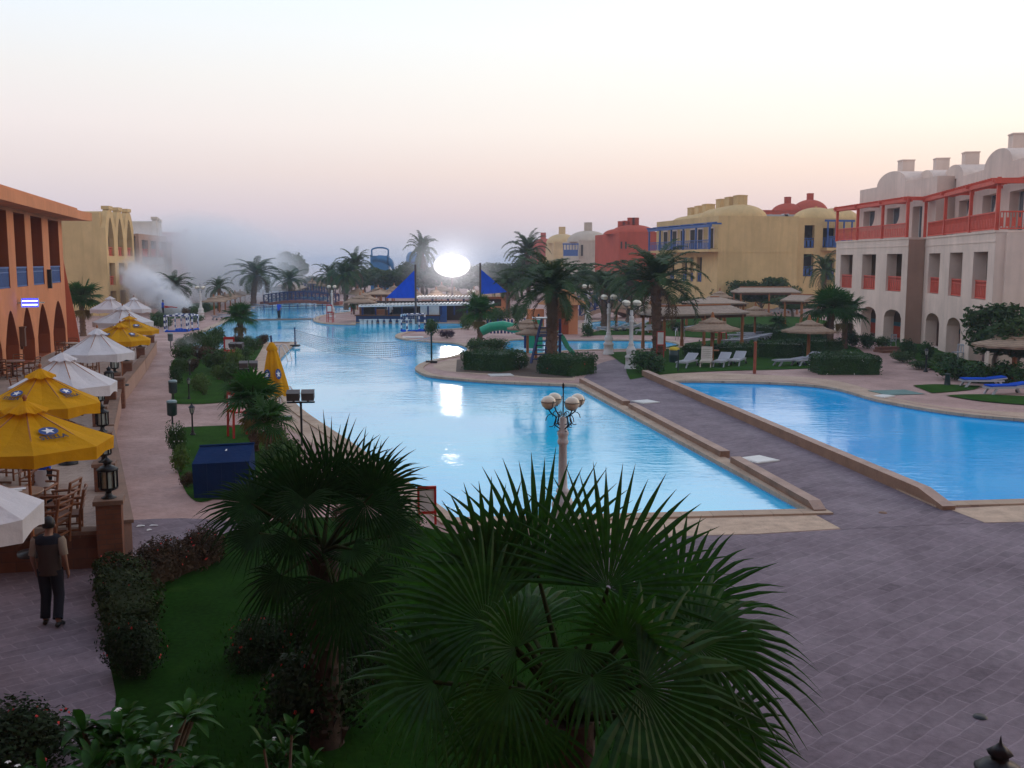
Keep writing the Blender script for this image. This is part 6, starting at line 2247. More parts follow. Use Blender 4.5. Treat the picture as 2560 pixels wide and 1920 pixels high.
# ------------------------------------------------------------------ pool-side objects
# ---- thatched parasols ---------------------------------------------------------------
def thatch_proto(seed=1):
    rg_ = random.Random(seed)
    t = thing('thatched_parasol', 'thatched parasol', 'parasol')
    MB().tube([(0,0,0),(0,0,2.5)], [0.11,0.09], 10).build('pole', M['wood'], t)
    def tier(z0, r0, z1, r1, name, thick):
        m = MB()
        n = 40
        vs = []
        prof = [(r0, z0), ((r0+r1)*0.5, (z0+z1)*0.5 - 0.05), (r1, z1), (r1 - 0.02, z1 - thick), (r0 + 0.02, z0 - thick*1.2)]
        for i, (r_, z_) in enumerate(prof):
            for j in range(n):
                a = 2*pi*j/n
                e = (1 + 0.025 * cos(a*20) + rg_.uniform(-.012,.012)) if i in (2, 3) else 1
                dz = rg_.uniform(-.025,.02) if i in (2, 3) else 0
                vs.append((r_*e*cos(a), r_*e*sin(a), z_ + dz))
        k = len(prof)
        fs, mi = [], []
        for i in range(k - 1):
            for j in range(n):
                m.f.append((i*n+j, (i+1)*n+j, (i+1)*n+(j+1)%n, i*n+(j+1)%n)); m.m.append(1 if i == 3 else 0); m.sm.append(i < 2)
        m.v = vs
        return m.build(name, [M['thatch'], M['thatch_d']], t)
    tier(2.62, 0.10, 2.34, 0.82, 'upper_thatch', 0.10)
    tier(2.34, 0.62, 1.92, 1.62, 'lower_thatch', 0.10)
    MB().lathe([(0.14,2.58),(0.12,2.66),(0.07,2.78),(0.08,2.86),(0.03,2.93),(0.001,2.95)], 10).build('finial', M['wood'], t)
    m = MB()
    for k in range(10):
        a = 2*pi*k/10
        m.bar((0.08*cos(a),0.08*sin(a),2.40),(1.52*cos(a),1.52*sin(a),1.86),0.04)
    m.build('rafter', M['darkwood'], t)
    return Proto(t)
th = thatch_proto()
def TH(apx, apy, bpx, bpy, wpx, label, group=None, Y=None):
    if Y is None:
        Y = P(bpx, bpy).y
    else:
        Y = dn(Y)
    top = V(apx, apy, Y)
    k = top.z / 2.95
    r_ = wpx / FPX * Y / 3.28
    return th.put((top.x, Y, 0), 0.3 * apx, label, group, scale=(r_, r_, k))
TH(1782, 779, 1782, 901, 136, 'two tiered thatched parasol shading four loungers, in front of the long pergola')
TH(2024, 786, 2024, 902, 133, 'two tiered thatched parasol with loungers, left of the rectangular hedge')
TH(1889, 754, 1890, 845, 91, 'thatched parasol over the grey loungers, behind the bare post')
TH(1800, 719, 1800, 780, 64, 'thatched parasol far back, above the hipped pergola', None, 116)
TH(1626, 751, 1626, 830, 90, 'thatched parasol partly hidden behind the broad date palm', None, 84)
TH(1542, 743, 1543, 816, 82, 'thatched parasol by the white lamp, in front of the small blue bridge')
TH(1756, 748, 1756, 800, 46, 'small thatched parasol peeping out beside the hipped pergola', None, 104)
TH(2542, 810, 2538, 956, 200, 'thatched parasol cut by the picture edge, over the blue cushioned lounger')
TH(1319, 786, 1319, 884, 104, 'thatched parasol behind, of the pair beside the blue slide ladder')
TH(1340, 798, 1338, 900, 104, 'thatched parasol in front, of the pair beside the blue slide ladder', None, 60.0)
TH(900, 729, 898, 800, 84, 'thatched parasol at the end of the swim-up bar, front one', None, 103)
TH(908, 724, 912, 790, 78, 'thatched parasol at the end of the swim-up bar, behind the front one', None, 112)
for i, (px, yy, Y, w) in enumerate(((893,713,128,56),(945,711,134,60),(985,707,140,50),(1043,721,122,50),(1090,716,120,60),(1104,704,136,56),(1136,716,122,62),(1185,714,124,56),(1240,706,132,56),(1256,716,120,50),
        (1440,722,112,50),(1458,712,118,50),(1470,728,108,56),(780,694,180,36),(800,698,176,30),(820,700,172,30),(1375,720,120,44))):
    TH(px, yy, 0, 0, w, 'distant thatched parasol among those crowded behind the pool bar and bridge', 'distant thatched parasols', Y)
for i, (px, Y) in enumerate(((534,116),(547,121),(562,127),(575,133),(587,139),(600,146),(612,153),(623,161),(632,169))):
    yy = {0:735,1:732,2:730,3:727,4:725,5:723,6:721,7:719.5,8:718.5}[i]
    TH(px, yy, 0, 0, 3.0 / Y * FPX, 'thatched parasol in the evenly spaced row along the left bank' if i else 'closest thatched parasol of the row on the left bank', 'thatched parasols in the left bank row', Y)

# ---- thatched pergolas -----------------------------------------------------------------
def pergola(name, label, c, rz, L_, D, ze, zr, hip=0.6, nposts=3, mname='thatch_g'):
    """long reed roof on posts: ridge along x"""
    t = thing(name, label, 'pergola', c, rz, None)
    x0, x1 = -L_/2, L_/2
    th_ = 0.12
    ridge0, ridge1 = (x0 + hip, 0, zr), (x1 - hip, 0, zr)
    A = [(x0, -D/2, ze), (x1, -D/2, ze), (x1, D/2, ze), (x0, D/2, ze)]
    m = MB()
    n = 10
    top = A + [ridge0, ridge1]
    m.add(top, [(0,1,5,4),(2,3,4,5),(1,2,5),(3,0,4)], 0)
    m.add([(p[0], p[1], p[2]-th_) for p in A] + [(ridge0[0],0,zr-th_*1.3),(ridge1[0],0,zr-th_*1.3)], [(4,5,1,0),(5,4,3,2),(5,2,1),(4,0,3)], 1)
    m.add(A + [(p[0], p[1], p[2]-th_) for p in A], [(0,4,5,1),(1,5,6,2),(2,6,7,3),(3,7,4,0)], 0)
    m.build('thatch_roof', [M[mname], M['thatch_d']], t)
    MB().tube([(ridge0[0], 0, zr+0.03), (ridge1[0], 0, zr+0.03)], 0.07, 6).build('ridge_roll', M['wood'], t)
    for i in range(nposts):
        x = x0 + 0.35 + (L_ - 0.7) * i / (nposts - 1)
        for y in (-D/2 + 0.3, D/2 - 0.3):
            MB().tube([(x, y, 0), (x, y, ze - 0.05)], 0.10, 8).tube([(x, y, 0), (x, y, 0.5)], 0.13, 8).build('post', M['wood'], t)
    b = MB()
    for y in (-D/2 + 0.3, D/2 - 0.3):
        b.box(x0 + 0.1, x1 - 0.1, y - 0.07, y + 0.07, ze - 0.32, ze - 0.13)
    for i in range(nposts * 2):
        x = x0 + 0.3 + (L_ - 0.6) * i / (nposts * 2 - 1)
        b.bar((x, -D/2 + 0.05, ze - 0.08 - 0.02), (x, 0, zr - 0.2), 0.06)
        b.bar((x, D/2 - 0.05, ze - 0.08 - 0.02), (x, 0, zr - 0.2), 0.06)
    b.build('beam', M['darkwood'], t)
    return t
def PG(name, label, p0, p1, Y0, Y1, zr_px, D, hip, npo, mname='thatch_g'):
    """eave corners seen at p0 and p1, at distances Y0 and Y1"""
    Y0, Y1 = dn(Y0), dn(Y1)
    a, b = V(p0[0], p0[1], Y0), V(p1[0], p1[1], Y1)
    d = (b - a); d.z = 0
    nrm = Vector((-d.y, d.x, 0)).normalized()
    if nrm.y < 0: nrm = -nrm
    c = (a + b) / 2 + nrm * D / 2
    ze = (a.z + b.z) / 2
    zr = Zat(zr_px, c.y)
    return pergola(name, label, (c.x, c.y, 0), atan2(d.y, d.x), d.length, D, ze, max(zr, ze + 0.45), hip, npo, mname)
PG('thatched_pergola', 'long reed roofed pergola on orange posts behind the front parasol', (1657,787), (1874,781), 65.0, 68.5, 765, 3.0, 0.45, 3)
PG('thatched_pergola', 'hipped reed roofed pergola raised behind the long pergola', (1752,764), (1872,752), 90.0, 91, 744, 4.5, 1.8, 3)
PG('thatched_pergola', 'reed roofed pergola farthest back, close to the ochre end wall', (1846,731), (2004,729), 116.0, 116, 719, 4.0, 0.6, 3)
PG('thatched_shelter', 'little gabled reed shelter on wooden posts, left of the full fan palm', (1950,752), (2010,750), 94.0, 92, 737, 3.4, 0.1, 2)
PG('thatched_pergola', 'reed roofed pergola at the end of the left bank row, beside the bridge', (651,724), (712,714), 158.0, 190, 709, 5.0, 0.8, 4)
PG('thatched_pergola', 'smoke veiled reed roof behind the bridge, on the left bank', (716,706), (752,702), 205.0, 225, 696, 6.0, 0.8, 3)
PG('thatched_pergola', 'reed roofed bar shelter under the first blue sail', (912,735), (976,735), 116.0, 116, 722, 5.0, 1.6, 4, 'thatch')

# ---- loungers --------------------------------------------------------------------------
def lounger_proto(mname='whitepl', cushion=None, up=0.0):
    t = thing('sun_lounger', 'sun lounger', 'sun lounger')
    m = MB()
    L1 = 1.25
    m.box(-0.31, -0.25, -0.6, L1, 0.28, 0.35).box(0.25, 0.31, -0.6, L1, 0.28, 0.35).box(-0.25, 0.25, L1 - 0.06, L1, 0.28, 0.35).box(-0.25, 0.25, -0.6, -0.54, 0.28, 0.35)
    m.build('frame', M[mname], t)
    m = MB()
    k = 0.0
    while k < L1 - 0.1:
        m.box(-0.27, 0.27, k, k + 0.085, 0.351, 0.375); k += 0.115
    m.build('seat', M[mname], t)
    m = MB()
    Mr = Matrix.Translation((0, 0, 0.36)) @ Matrix.Rotation(-up, 4, 'X')
    k = 0.02
    while k < 0.68:
        m.box(-0.27, 0.27, -k - 0.085, -k, 0.0, 0.025, 0, Mr); k += 0.115
    m.box(-0.30, -0.26, -0.74, 0, -0.03, 0.03, 0, Mr).box(0.26, 0.30, -0.74, 0, -0.03, 0.03, 0, Mr).box(-0.26, 0.26, -0.74, -0.70, -0.03, 0.03, 0, Mr)
    m.build('backrest', M[mname], t)
    for sx in (-1, 1):
        for y, dy in ((-0.4, -0.18), (0.95, 0.2)):
            MB().bar((sx*0.28, y, 0.29), (sx*0.28, y + dy, 0.0), 0.055, 0.09).build('leg', M[mname], t)
    MB().lathe([(0.09,-0.02),(0.09,0.02)], 12).xf(Matrix.Translation((-0.34,-0.5,0.09)) @ Matrix.Rotation(pi/2,4,'Y')).build('wheel', M['black'], t)
    MB().lathe([(0.09,-0.02),(0.09,0.02)], 12).xf(Matrix.Translation((0.34,-0.5,0.09)) @ Matrix.Rotation(pi/2,4,'Y')).build('wheel', M['black'], t)
    if cushion:
        MB().box(-0.28, 0.28, 0.0, L1 - 0.05, 0.376, 0.43).box(-0.28, 0.28, -0.72, -0.02, 0.026, 0.08, 0, Mr).build('cushion', M[cushion], t)
    return Proto(t)
lgF = lounger_proto('whitepl', None, 0.45); lgU = lounger_proto('cream_pl', None, 1.15); lgN = lounger_proto('greyslat', None, 0.12); lgB = lounger_proto('whitepl', 'bluefab', 0.12)
def LG(pr, px, py, rz, label, group=None):
    return pr.put(P(px, py), rz, label, group, scale=1.0)
LG(lgF, 1722, 916, 2.6, 'white slatted lounger at the bin side of the front thatched parasol')
LG(lgU, 1766, 914, 2.9, 'lounger with its striped backrest folded straight up, under the front thatched parasol')
LG(lgF, 1808, 914, 2.7, 'white slatted lounger just past the pole of the front thatched parasol')
LG(lgF, 1846, 911, 2.7, 'white slatted lounger farthest from the bin under the front thatched parasol')
LG(lgN, 1985, 914, 1.9, 'grey lounger lying flat beside the pole of the second front parasol')
LG(lgF, 2022, 912, 2.2, 'white lounger tucked between the parasol pole and the rectangular hedge')
for px, py, rz in ((1850,862,1.7),(1872,858,1.6),(1893,853,1.8),(1906,849,1.7),(1862,848,1.6),(1884,843,1.5),(1908,838,1.7)):
    LG(lgN, px, py, rz, 'grey lounger in the block of seven set out below the middle thatched parasol', 'grey loungers below the middle parasol')
for px, py in ((1932,785),(1950,784),(1968,783),(1986,782),(2000,784)):
    LG(lgF, px, py, 1.9, 'white lounger in the far line behind the gabled shelter', 'white loungers behind the gabled shelter')
for px, py in ((1528,828),(1548,828),(1568,827),(1588,826)):
    LG(lgF, px, py, 1.6, 'white lounger in the line on the lawn by the tall white lamps', 'white loungers by the tall white lamps')
LG(lgF, 1602, 822, 2.2, 'white lounger with raised back beside the half hidden thatched parasol')
LG(lgF, 1618, 834, 2.4, 'white lounger low on the lawn by the palm trunk, pool side')
for px, py in ((1720,828),(1740,828),(1755,826)):
    LG(lgN, px, py, 1.7, 'grey lounger in the line under the long pergola', 'grey loungers under the long pergola')
LG(lgB, 2530, 985, 1.75, 'white lounger with blue cushion by the side pool, front one')
LG(lgB, 2470, 968, 1.55, 'white lounger with blue cushion behind the front one')
for px, py in ((548,800),(560,795),(600,786),(618,780),(634,773),(648,768)):
    LG(lgN, px, py, -0.7, 'low grey lounger along the left bank below the thatched row', 'loungers along the left bank')
t = thing('side_table', 'small round table fixed to the front parasol pole', 'table', P(1782, 903), 0)
MB().lathe([(0.36,0.62),(0.36,0.66),(0.001,0.66)], 18).build('top', M['wood'], t)
MB().lathe([(0.05,0.0),(0.05,0.62)], 8).build('pedestal', M['wood'], t)

# ---- ornamental white lamp posts ----------------------------------------------------------
def lamp_post(H_=3.6, hero=False):
    t = thing('globe_lamp', 'white globe lamp', 'street lamp')
    s = H_ / 3.6
    m = MB()
    prof = [(0.30,0),(0.30,0.10),(0.26,0.13),(0.26,0.55),(0.29,0.58),(0.29,0.64),(0.20,0.74),(0.22,0.82),(0.24,0.95),(0.20,1.08),(0.12,1.2),(0.14,1.25),(0.14,1.29),(0.105,1.33),(0.095,1.5),
            (0.085,2.35),(0.11,2.39),(0.12,2.44),(0.10,2.50),(0.10,2.56),(0.125,2.62),(0.11,2.68),(0.085,2.72),(0.075,2.98),(0.05,3.02)]
    m.lathe([(r_*1.0, z*s) for r_, z in prof], 20 if hero else 10)
    m.build('column', M['greywhite'], t)
    z0 = 2.98 * s
    k = MB()
    nseg = 7 if hero else 4
    for q in range(4):
        a = q*pi/2 + 0.5
        e = Vector((cos(a), sin(a), 0))
        gz = z0 + 0.40 * s
        pts = [e*0.06 + Vector((0,0,z0-0.25)), e*0.22 + Vector((0,0,z0-0.12)), e*0.16 + Vector((0,0,z0+0.05)), e*0.28 + Vector((0,0,z0+0.13)), e*0.36 + Vector((0,0,z0+0.24))]
        k.tube(pts, 0.016, 6)
        if hero:
            c = e*0.30 + Vector((0,0,z0 - 0.02))
            k.tube([c + e*(0.13*cos(w)) + Vector((0,0,0.15*sin(w))) for w in [i*0.5 for i in range(11)]], 0.010, 5)
            c = e*0.13 + Vector((0,0,z0 - 0.20))
            k.tube([c + e*(0.08*cos(w)) + Vector((0,0,0.09*sin(w))) for w in [i*0.5 for i in range(11)]], 0.009, 5)
            c = e*0.10 + Vector((0,0,z0 + 0.10))
            k.tube([c + e*(0.05*cos(w)) + Vector((0,0,0.06*sin(w))) for w in [i*0.55 for i in range(12)]], 0.008, 5)
        g = e*0.36 + Vector((0,0,gz))
        k.lathe([(0.02,-0.17),(0.075,-0.155),(0.085,-0.135),(0.05,-0.14)], 10, g)
        # ring round the globe and curled stays
        rr = 0.168
        k.tube([g + Vector((rr*cos(w), rr*sin(w), 0.015)) for w in [2*pi*i/16 for i in range(17)]], 0.008, 4, cap=False)
        for w in (0, pi):
            b = Vector((cos(a+w+pi/2), sin(a+w+pi/2), 0))
            k.tube([g + b*0.09 + Vector((0,0,-0.145)), g + b*0.155 + Vector((0,0,-0.09)), g + b*0.18 + Vector((0,0,0.0)), g + b*0.185 + Vector((0,0,0.05)), g + b*0.205 + Vector((0,0,0.06))], 0.008, 4)
    k.tube([(0,0,z0-0.05),(0,0,z0+0.72*s)], 0.014, 6)
    k.lathe([(0.012,0),(0.03,0.03),(0.02,0.06),(0.03,0.08),(0.001,0.14)], 8, (0,0,z0+0.70*s))
    arms = k.build('scroll_arm', M['black'], t)
    for q in range(4):
        a = q*pi/2 + 0.5
        MB().sphere((0.36*cos(a), 0.36*sin(a), z0+0.40*s), 0.158, 20 if hero else 12, 14 if hero else 8).build('globe', M['globe'], t)
    return t
lh = lamp_post(3.6, True)
p = V(1408, 1000, 20.0)
lh.location = (p.x, 20.0, 0); lh.scale = (0.95, 0.95, (Zat(953, 20.0)) / 3.85)
lh['label'] = 'big white lamp with four cream globes and black scrolls, rising behind the close palm'
lp_ = Proto(lamp_post(3.6, False))
def LP(px, py, ytop, label):
    p = P(px, py)
    k = Zat(ytop, p.y) / 3.5
    lp_.put(p, 0.35, label, 'white globe lamps by the pools', scale=(1.15, 1.15, k))
LP(1521, 886, 738, 'ornate white globe lamp standing by the small blue pool')
LP(1577, 922, 752, 'ornate white globe lamp beside the dark bush at the parapet end')
LP(1469, 822, 712, 'white globe lamp by the orange hut and the lagoon')
LP(503, 795, 716, 'white globe lamp on the left bank next to the smoke')
LP(831, 795, 714, 'white globe lamp on the lifeguard island before the bridge')
LP(1179, 790, 727, 'white globe lamp behind the swim-up bar roof')

# ---- small black lantern posts --------------------------------------------------------------
def lantern_proto():
    t = thing('lantern_post', 'black lantern post', 'lantern')
    MB().lathe([(0.10,0),(0.10,0.05),(0.05,0.09),(0.06,0.14),(0.035,0.18),(0.028,0.72),(0.045,0.75),(0.03,0.78)], 10).build('post', M['black'], t)
    m = MB()
    for k in range(6):
        a = k*pi/3
        m.bar((0.055*cos(a),0.055*sin(a),0.80),(0.095*cos(a),0.095*sin(a),1.0),0.014)
    m.lathe([(0.06,0.78),(0.06,0.80)], 6)
    m.lathe([(0.13,1.0),(0.10,1.03),(0.04,1.09),(0.02,1.12),(0.025,1.14),(0.001,1.18)], 6)
    l = m.build('lantern', M['black'], t)
    MB().lathe([(0.048,0.805),(0.085,0.998)], 6).build('glass', M['lampglass'], l)
    return Proto(t)
ln = lantern_proto()
for px, py, yt, lab in ((482,1088,1006,'black lantern post on the lawn above the blue booth'),(473,998,941,'black lantern post at the edge of the upper strip lawn'),
        (475,938,895,'black lantern post among the middle bushes of the strip'),(494,908,870,'black lantern post in front of the puff of smoke'),
        (493,784,762,'small black lantern post by the far white lamp'),(475,792,766,'small black lantern post behind the orange plants'),
        (2314,930,867,'black lantern post among the bushes before the arcade'),(1748,868,848,'squat black lantern at the end of the shallow pool'),(2098,878,842,'black lantern between the palm trunk and the arcade bushes')):
    p = P(px, py)
    ln.put(p, 0.2, lab, 'black garden lanterns', scale=Zat(yt, p.y) / 1.18)

# ---- litter bins, twin floodlights ------------------------------------------------------------
def bin_proto():
    t = thing('litter_bin', 'dark green litter bin on a post', 'litter bin')
    MB().tube([(0,0,0),(0,0,0.6)], 0.03, 8).build('post', M['black'], t)
    MB().lathe([(0.10,0.48),(0.165,0.52),(0.17,0.95),(0.172,0.97),(0.15,0.97),(0.15,0.7),(0.001,0.7)], 16).build('body', M['greenbin'], t)
    m = MB(); m.lathe([(0.176,0.94),(0.178,0.99),(0.14,1.02),(0.001,1.03)], 16)
    m.build('lid', M['bin_lid'], t)
    return Proto(t)
M['bin_lid'] = mat('grey_green_lid', (0.16, 0.24, 0.25, 1), 0.35, 0.2)
bn = bin_proto()
for px, py, lab in ((432,1074,'dark green litter bin on a post beside the white flowering bush'),(434,1013,'dark green litter bin on a post at the middle of the path'),(427,871,'dark litter bin on a post farthest up the path')):
    bn.put(P(px, py), 0.3, lab, 'litter bins along the path')
def twin_proto():
    t = thing('twin_floodlight', 'twin floodlight', 'floodlight')
    MB().tube([(0,0,0),(0,0,1.35)], 0.035, 8).build('post', M['black'], t)
    MB().box(-0.42, 0.42, -0.05, 0.05, 1.33, 1.38).build('crossbar', M['black'], t)
    for sx in (-0.22, 0.22):
        m = MB()
        m.box(-0.19, 0.19, -0.16, 0.14, 0, 0.24, 0, Matrix.Translation((sx, 0, 1.46)) @ Matrix.Rotation(0.3, 4, 'X'))
        m.box(-0.03, 0.03, -0.03, 0.03, 1.38, 1.5, 0, Matrix.Translation((sx, 0, 0)))
        h = m.build('lamp_head', M['lamp_house'], t)
        MB().box(-0.165, 0.165, 0.142, 0.15, 0.03, 0.21, 0, Matrix.Translation((sx, 0, 1.46)) @ Matrix.Rotation(0.3, 4, 'X')).build('glass', M['glass'], h)
        MB().box(-0.2, 0.2, -0.17, 0.15, 0.242, 0.25, 0, Matrix.Translation((sx, 0, 1.46)) @ Matrix.Rotation(0.3, 4, 'X')).build('visor', M['lamp_house'], h)
    return Proto(t)
M['lamp_house'] = mat('brown_grey_lamp_house', (0.07, 0.05, 0.045, 1), 0.5, 0.3)
tw = twin_proto()
p = V(752, 1000, 31.0); tw.put((p.x, 31.0, 0), 0.1, 'twin floodlight on a post in front of the bushy fan palm', None, Zat(976, 31) / 1.72)
p = V(622, 930, 42.0); tw.put((p.x, 42.0, 0), 0.2, 'twin floodlight on a post behind the folded yellow parasol', None, Zat(903, 42) / 1.72)
p = V(593, 900, 52.0); tw.put((p.x, 52.0, 0), -0.2, 'twin floodlight box on a dark post behind the forked shrub', None, Zat(856, 52) / 1.72)

# ---- lifeguard chairs, sign boards ------------------------------------------------------------
def guard_proto():
    t = thing('lifeguard_chair', 'red lifeguard chair', 'chair')
    for sx in (-0.25, 0.25):
        for sy in (-0.28, 0.28):
            MB().bar((sx*1.05, sy*1.15, 0), (sx, sy, 1.0 if sy < 0 else 1.78), 0.06).build('leg', M['red'], t)
    MB().box(-0.28, 0.28, -0.32, 0.30, 0.98, 1.04).build('seat', M['red'], t)
    m = MB().box(-0.20, 0.20, 0.27, 0.30, 1.10, 1.66)
    m.build('backrest', M['white'], t)
    m = MB().box(-0.26, 0.26, 0.25, 0.32, 1.66, 1.80).box(-0.26, 0.26, 0.25, 0.32, 1.04, 1.10).box(-0.26, -0.205, 0.25, 0.32, 1.09, 1.67).box(0.205, 0.26, 0.25, 0.32, 1.09, 1.67)
    m.build('back_frame', M['red'], t)
    m = MB()
    for z in (0.25, 0.5, 0.75):
        m.bar((-0.26,-0.31,z),(0.26,-0.31,z),0.045)
    m.bar((-0.27,0.3,0.45),(0.27,0.3,0.45),0.045)
    m.build('rung', M['red'], t)
    return Proto(t)
gc = guard_proto()
def GC(px, py, yt, lab, rz, w=1.0):
    p = P(px, py); k = Zat(yt, p.y) / 1.8
    gc.put(p, rz, lab, 'red lifeguard chairs', scale=(w, w, k))
GC(826, 806, 761, 'red lifeguard chair with white back on the island before the bridge', 3.1, 1.0)
GC(601, 1092, 977, 'red lifeguard chair half hidden by the yellowing fan palm', 2.2, 1.0)
GC(574, 925, 843, 'red lifeguard chair rising over the forked shrub in the strip', 0.2, 1.0)
GC(1800, 852, 815, 'red lifeguard chair under the long pergola', 0.3, 1.2)
def board(name, px, py, Y, w, z0, z1, rz, label):
    p = V(px, py, Y)
    t = thing(name, label, 'sign', (p.x, Y, 0), rz)
    m = MB().box(-w/2, -w/2+0.05, -0.03, 0.03, 0, z1).box(w/2-0.05, w/2, -0.03, 0.03, 0, z1).box(-w/2+0.05, w/2-0.05, -0.03, 0.03, z1-0.06, z1).box(-w/2+0.05, w/2-0.05, -0.03, 0.03, z0, z0+0.06)
    m.build('frame', M['red'], t)
    MB().box(-w/2+0.05, w/2-0.05, -0.012, 0.012, z0+0.06, z1-0.06).build('panel', M['white'], t)
board('rules_board', 1067, 1240, 21.5, 0.42, 0.24, 0.86, 0.15, 'white board in a red frame at the near corner of the main pool')
board('rules_board', 1651, 868, 60.0, 0.46, 0.75, 1.6, -0.1, 'white board in a red frame against the broad date palm trunk')

# ---- water polo goals, net post ------------------------------------------------------------------
def stripe(name, wh, bl):
    m, nt, b = _nt(name)
    tc = N(nt, 'ShaderNodeTexCoord').outputs['Object']
    ch_ = N(nt, 'ShaderNodeTexChecker')
    ch_.inputs['Scale'].default_value = 4.2
    ch_.inputs['Color1'].default_value = wh
    ch_.inputs['Color2'].default_value = bl
    nt.links.new(tc, ch_.inputs['Vector'])
    nt.links.new(ch_.outputs['Color'], b.inputs['Base Color'])
    b.inputs['Roughness'].default_value = 0.5
    return m
M['stripe'] = stripe('blue_white_bands', (0.75, 0.75, 0.76, 1), (0.02, 0.04, 0.16, 1))
def goal(px, py, w, h, d, rz, label):
    t = thing('pool_goal', label, 'goal', P(px, py), rz, 'striped pool goals')
    m = MB()
    r_ = 0.07
    for sx in (-w/2, w/2):
        m.tube([(sx, 0, 0), (sx, 0, h)], r_, 8).tube([(sx, 0, h), (sx, d, h*0.92)], r_, 8).tube([(sx, d, 0), (sx, d, h*0.92)], r_, 8)
    m.tube([(-w/2, 0, h), (w/2, 0, h)], r_, 8).tube([(-w/2, d, h*0.92), (w/2, d, h*0.92)], r_, 8)
    m.build('frame', M['stripe'], t)
    MB().tube([(-w/2, 0, 0.05), (w/2, 0, 0.05)], 0.10, 8).tube([(-w/2, 0, 0.05), (-w/2, d, 0.05)], 0.10, 8).tube([(w/2, 0, 0.05), (w/2, d, 0.05)], 0.10, 8).build('float', M['bluefab'], t)
    nn = MB()
    k = 8
    for i in range(k + 1):
        x = -w/2 + w*i/k
        nn.bar((x, d, 0.05), (x, d, h*0.92), 0.012); nn.bar((x, 0.02, h), (x, d, h*0.92), 0.012)
    for i in range(6):
        z = h*0.92*i/6
        nn.bar((-w/2, d, z), (w/2, d, z), 0.012)
    nn.build('net', M['net'], t)
goal(440, 830, 1.75, 1.35, 1.0, 0.15, 'striped pool goal standing on the left path, left of the pair')
goal(460, 826, 1.55, 1.35, 1.0, -0.2, 'striped pool goal standing on the left path, against the first')
goal(1040, 829, 1.6, 1.45, 1.2, 0.5, 'striped pool goal lying on the small island')
t = thing('net_post', 'dark net post on a heavy base at the rounded island tip', 'post', P(1079, 907), 0)
MB().tube([(0,0,0.1),(0,0,1.75)], 0.05, 8).build('post', M['greenbin'], t)
MB().box(-0.32, 0.32, -0.25, 0.25, 0, 0.13).build('base', M['black'], t)
t = thing('net_post', 'dark blue net post on the tip of the left bank', 'post', P(738, 866), 0)
MB().tube([(0,0,0.1),(0,0,1.3)], 0.05, 8).build('post', M['navy'], t)
MB().box(-0.3, 0.3, -0.25, 0.25, 0, 0.12).build('base', M['black'], t)
a = P(738, 866) + Vector((0,0,1.15)); b = P(1079, 907) + Vector((0,0,1.45))
m = MB()
nx, nz = 64, 7
def netp(i, j):
    t_ = i / nx
    p_ = a.lerp(b, t_)
    sag = 0.75 * 4 * t_ * (1 - t_)
    return p_ + Vector((0, 0, -sag * (0.75 + 0.25 * j / nz) - 0.75 * j / nz))
for j in range(nz + 1):
    for i in range(nx):
        p_, q_ = netp(i, j), netp(i + 1, j)
        if q_.z < WZ and p_.z < WZ: continue
        m.bar(p_, q_, 0.022 if j else 0.04)
for i in range(nx + 1):
    for j in range(nz):
        p_, q_ = netp(i, j), netp(i, j + 1)
        if q_.z < WZ: continue
        m.bar(p_, q_, 0.018)
tag(m.build('volleyball_net', M['net']), 'pale volleyball net sagging across the main pool', 'net')

# ---- bridges ---------------------------------------------------------------------------------------
def bridge(name, label, A, B, rise, wid, rail_h=1.15, n=9, deckm='brick_red'):
    A, B = Vector(A), Vector(B)
    d = B - A; d.z = 0
    L_ = d.length
    t = thing(name, label, 'bridge', (A.x, A.y, 0), atan2(d.y, d.x))
    K = 20
    def zc(x): return 0.25 + rise * (1 - (2 * x / L_ - 1) ** 2)
    m = MB()
    for k in range(K):
        x0, x1 = L_*k/K, L_*(k+1)/K
        z0, z1 = zc(x0), zc(x1)
        q = 0.38
        vs = [(x0,0,z0-q),(x1,0,z1-q),(x1,wid,z1-q),(x0,wid,z0-q),(x0,0,z0),(x1,0,z1),(x1,wid,z1),(x0,wid,z0)]
        m.add(vs, [(0,3,2,1),(4,5,6,7),(0,1,5,4),(2,3,7,6)] + ([(3,0,4,7)] if k == 0 else []) + ([(1,2,6,5)] if k == K-1 else []), 0)
    m.build('deck', M[deckm], t)
    for y in (0.06, wid - 0.06):
        r_ = MB()
        for k in range(n + 1):
            x = L_ * k / n
            r_.bar((x, y, zc(x)), (x, y, zc(x) + rail_h), 0.16)
        for k in range(n):
            x0, x1 = L_*k/n, L_*(k+1)/n
            r_.bar((x0, y, zc(x0)+rail_h-0.06), (x1, y, zc(x1)+rail_h-0.06), 0.12)
            r_.bar((x0, y, zc(x0)+0.12), (x1, y, zc(x1)+0.12), 0.08)
            r_.bar((x0, y, zc(x0)+0.15), (x1, y, zc(x1)+rail_h-0.12), 0.06)
            r_.bar((x0, y+0.005, zc(x0)+rail_h-0.12), (x1, y+0.005, zc(x1)+0.15), 0.06)
        r_.build('railing', M['navy'], t)
    for x in (-0.5, L_ + 0.0):
        MB().box(x, x + 0.5, -0.1, wid + 0.1, 0, 0.45).build('abutment', M[deckm], t)
    return t
M['brick_red'] = mat('red_brown_boards', (0.26, 0.075, 0.045, 1), 0.75, 0.3, 2.0)
bridge('footbridge', 'arched footbridge with dark blue crossed rails in front, over the far pool', (V(655,758,132).x, 133, 0), (V(836,758,132).x, 133, 0), 0.42, 2.6)
bridge('footbridge', 'second arched footbridge with dark blue rails, seen above the first', (V(708,740,168).x, 168, 0), (V(832,740,168).x, 168, 0), 0.55, 2.6, 1.3)
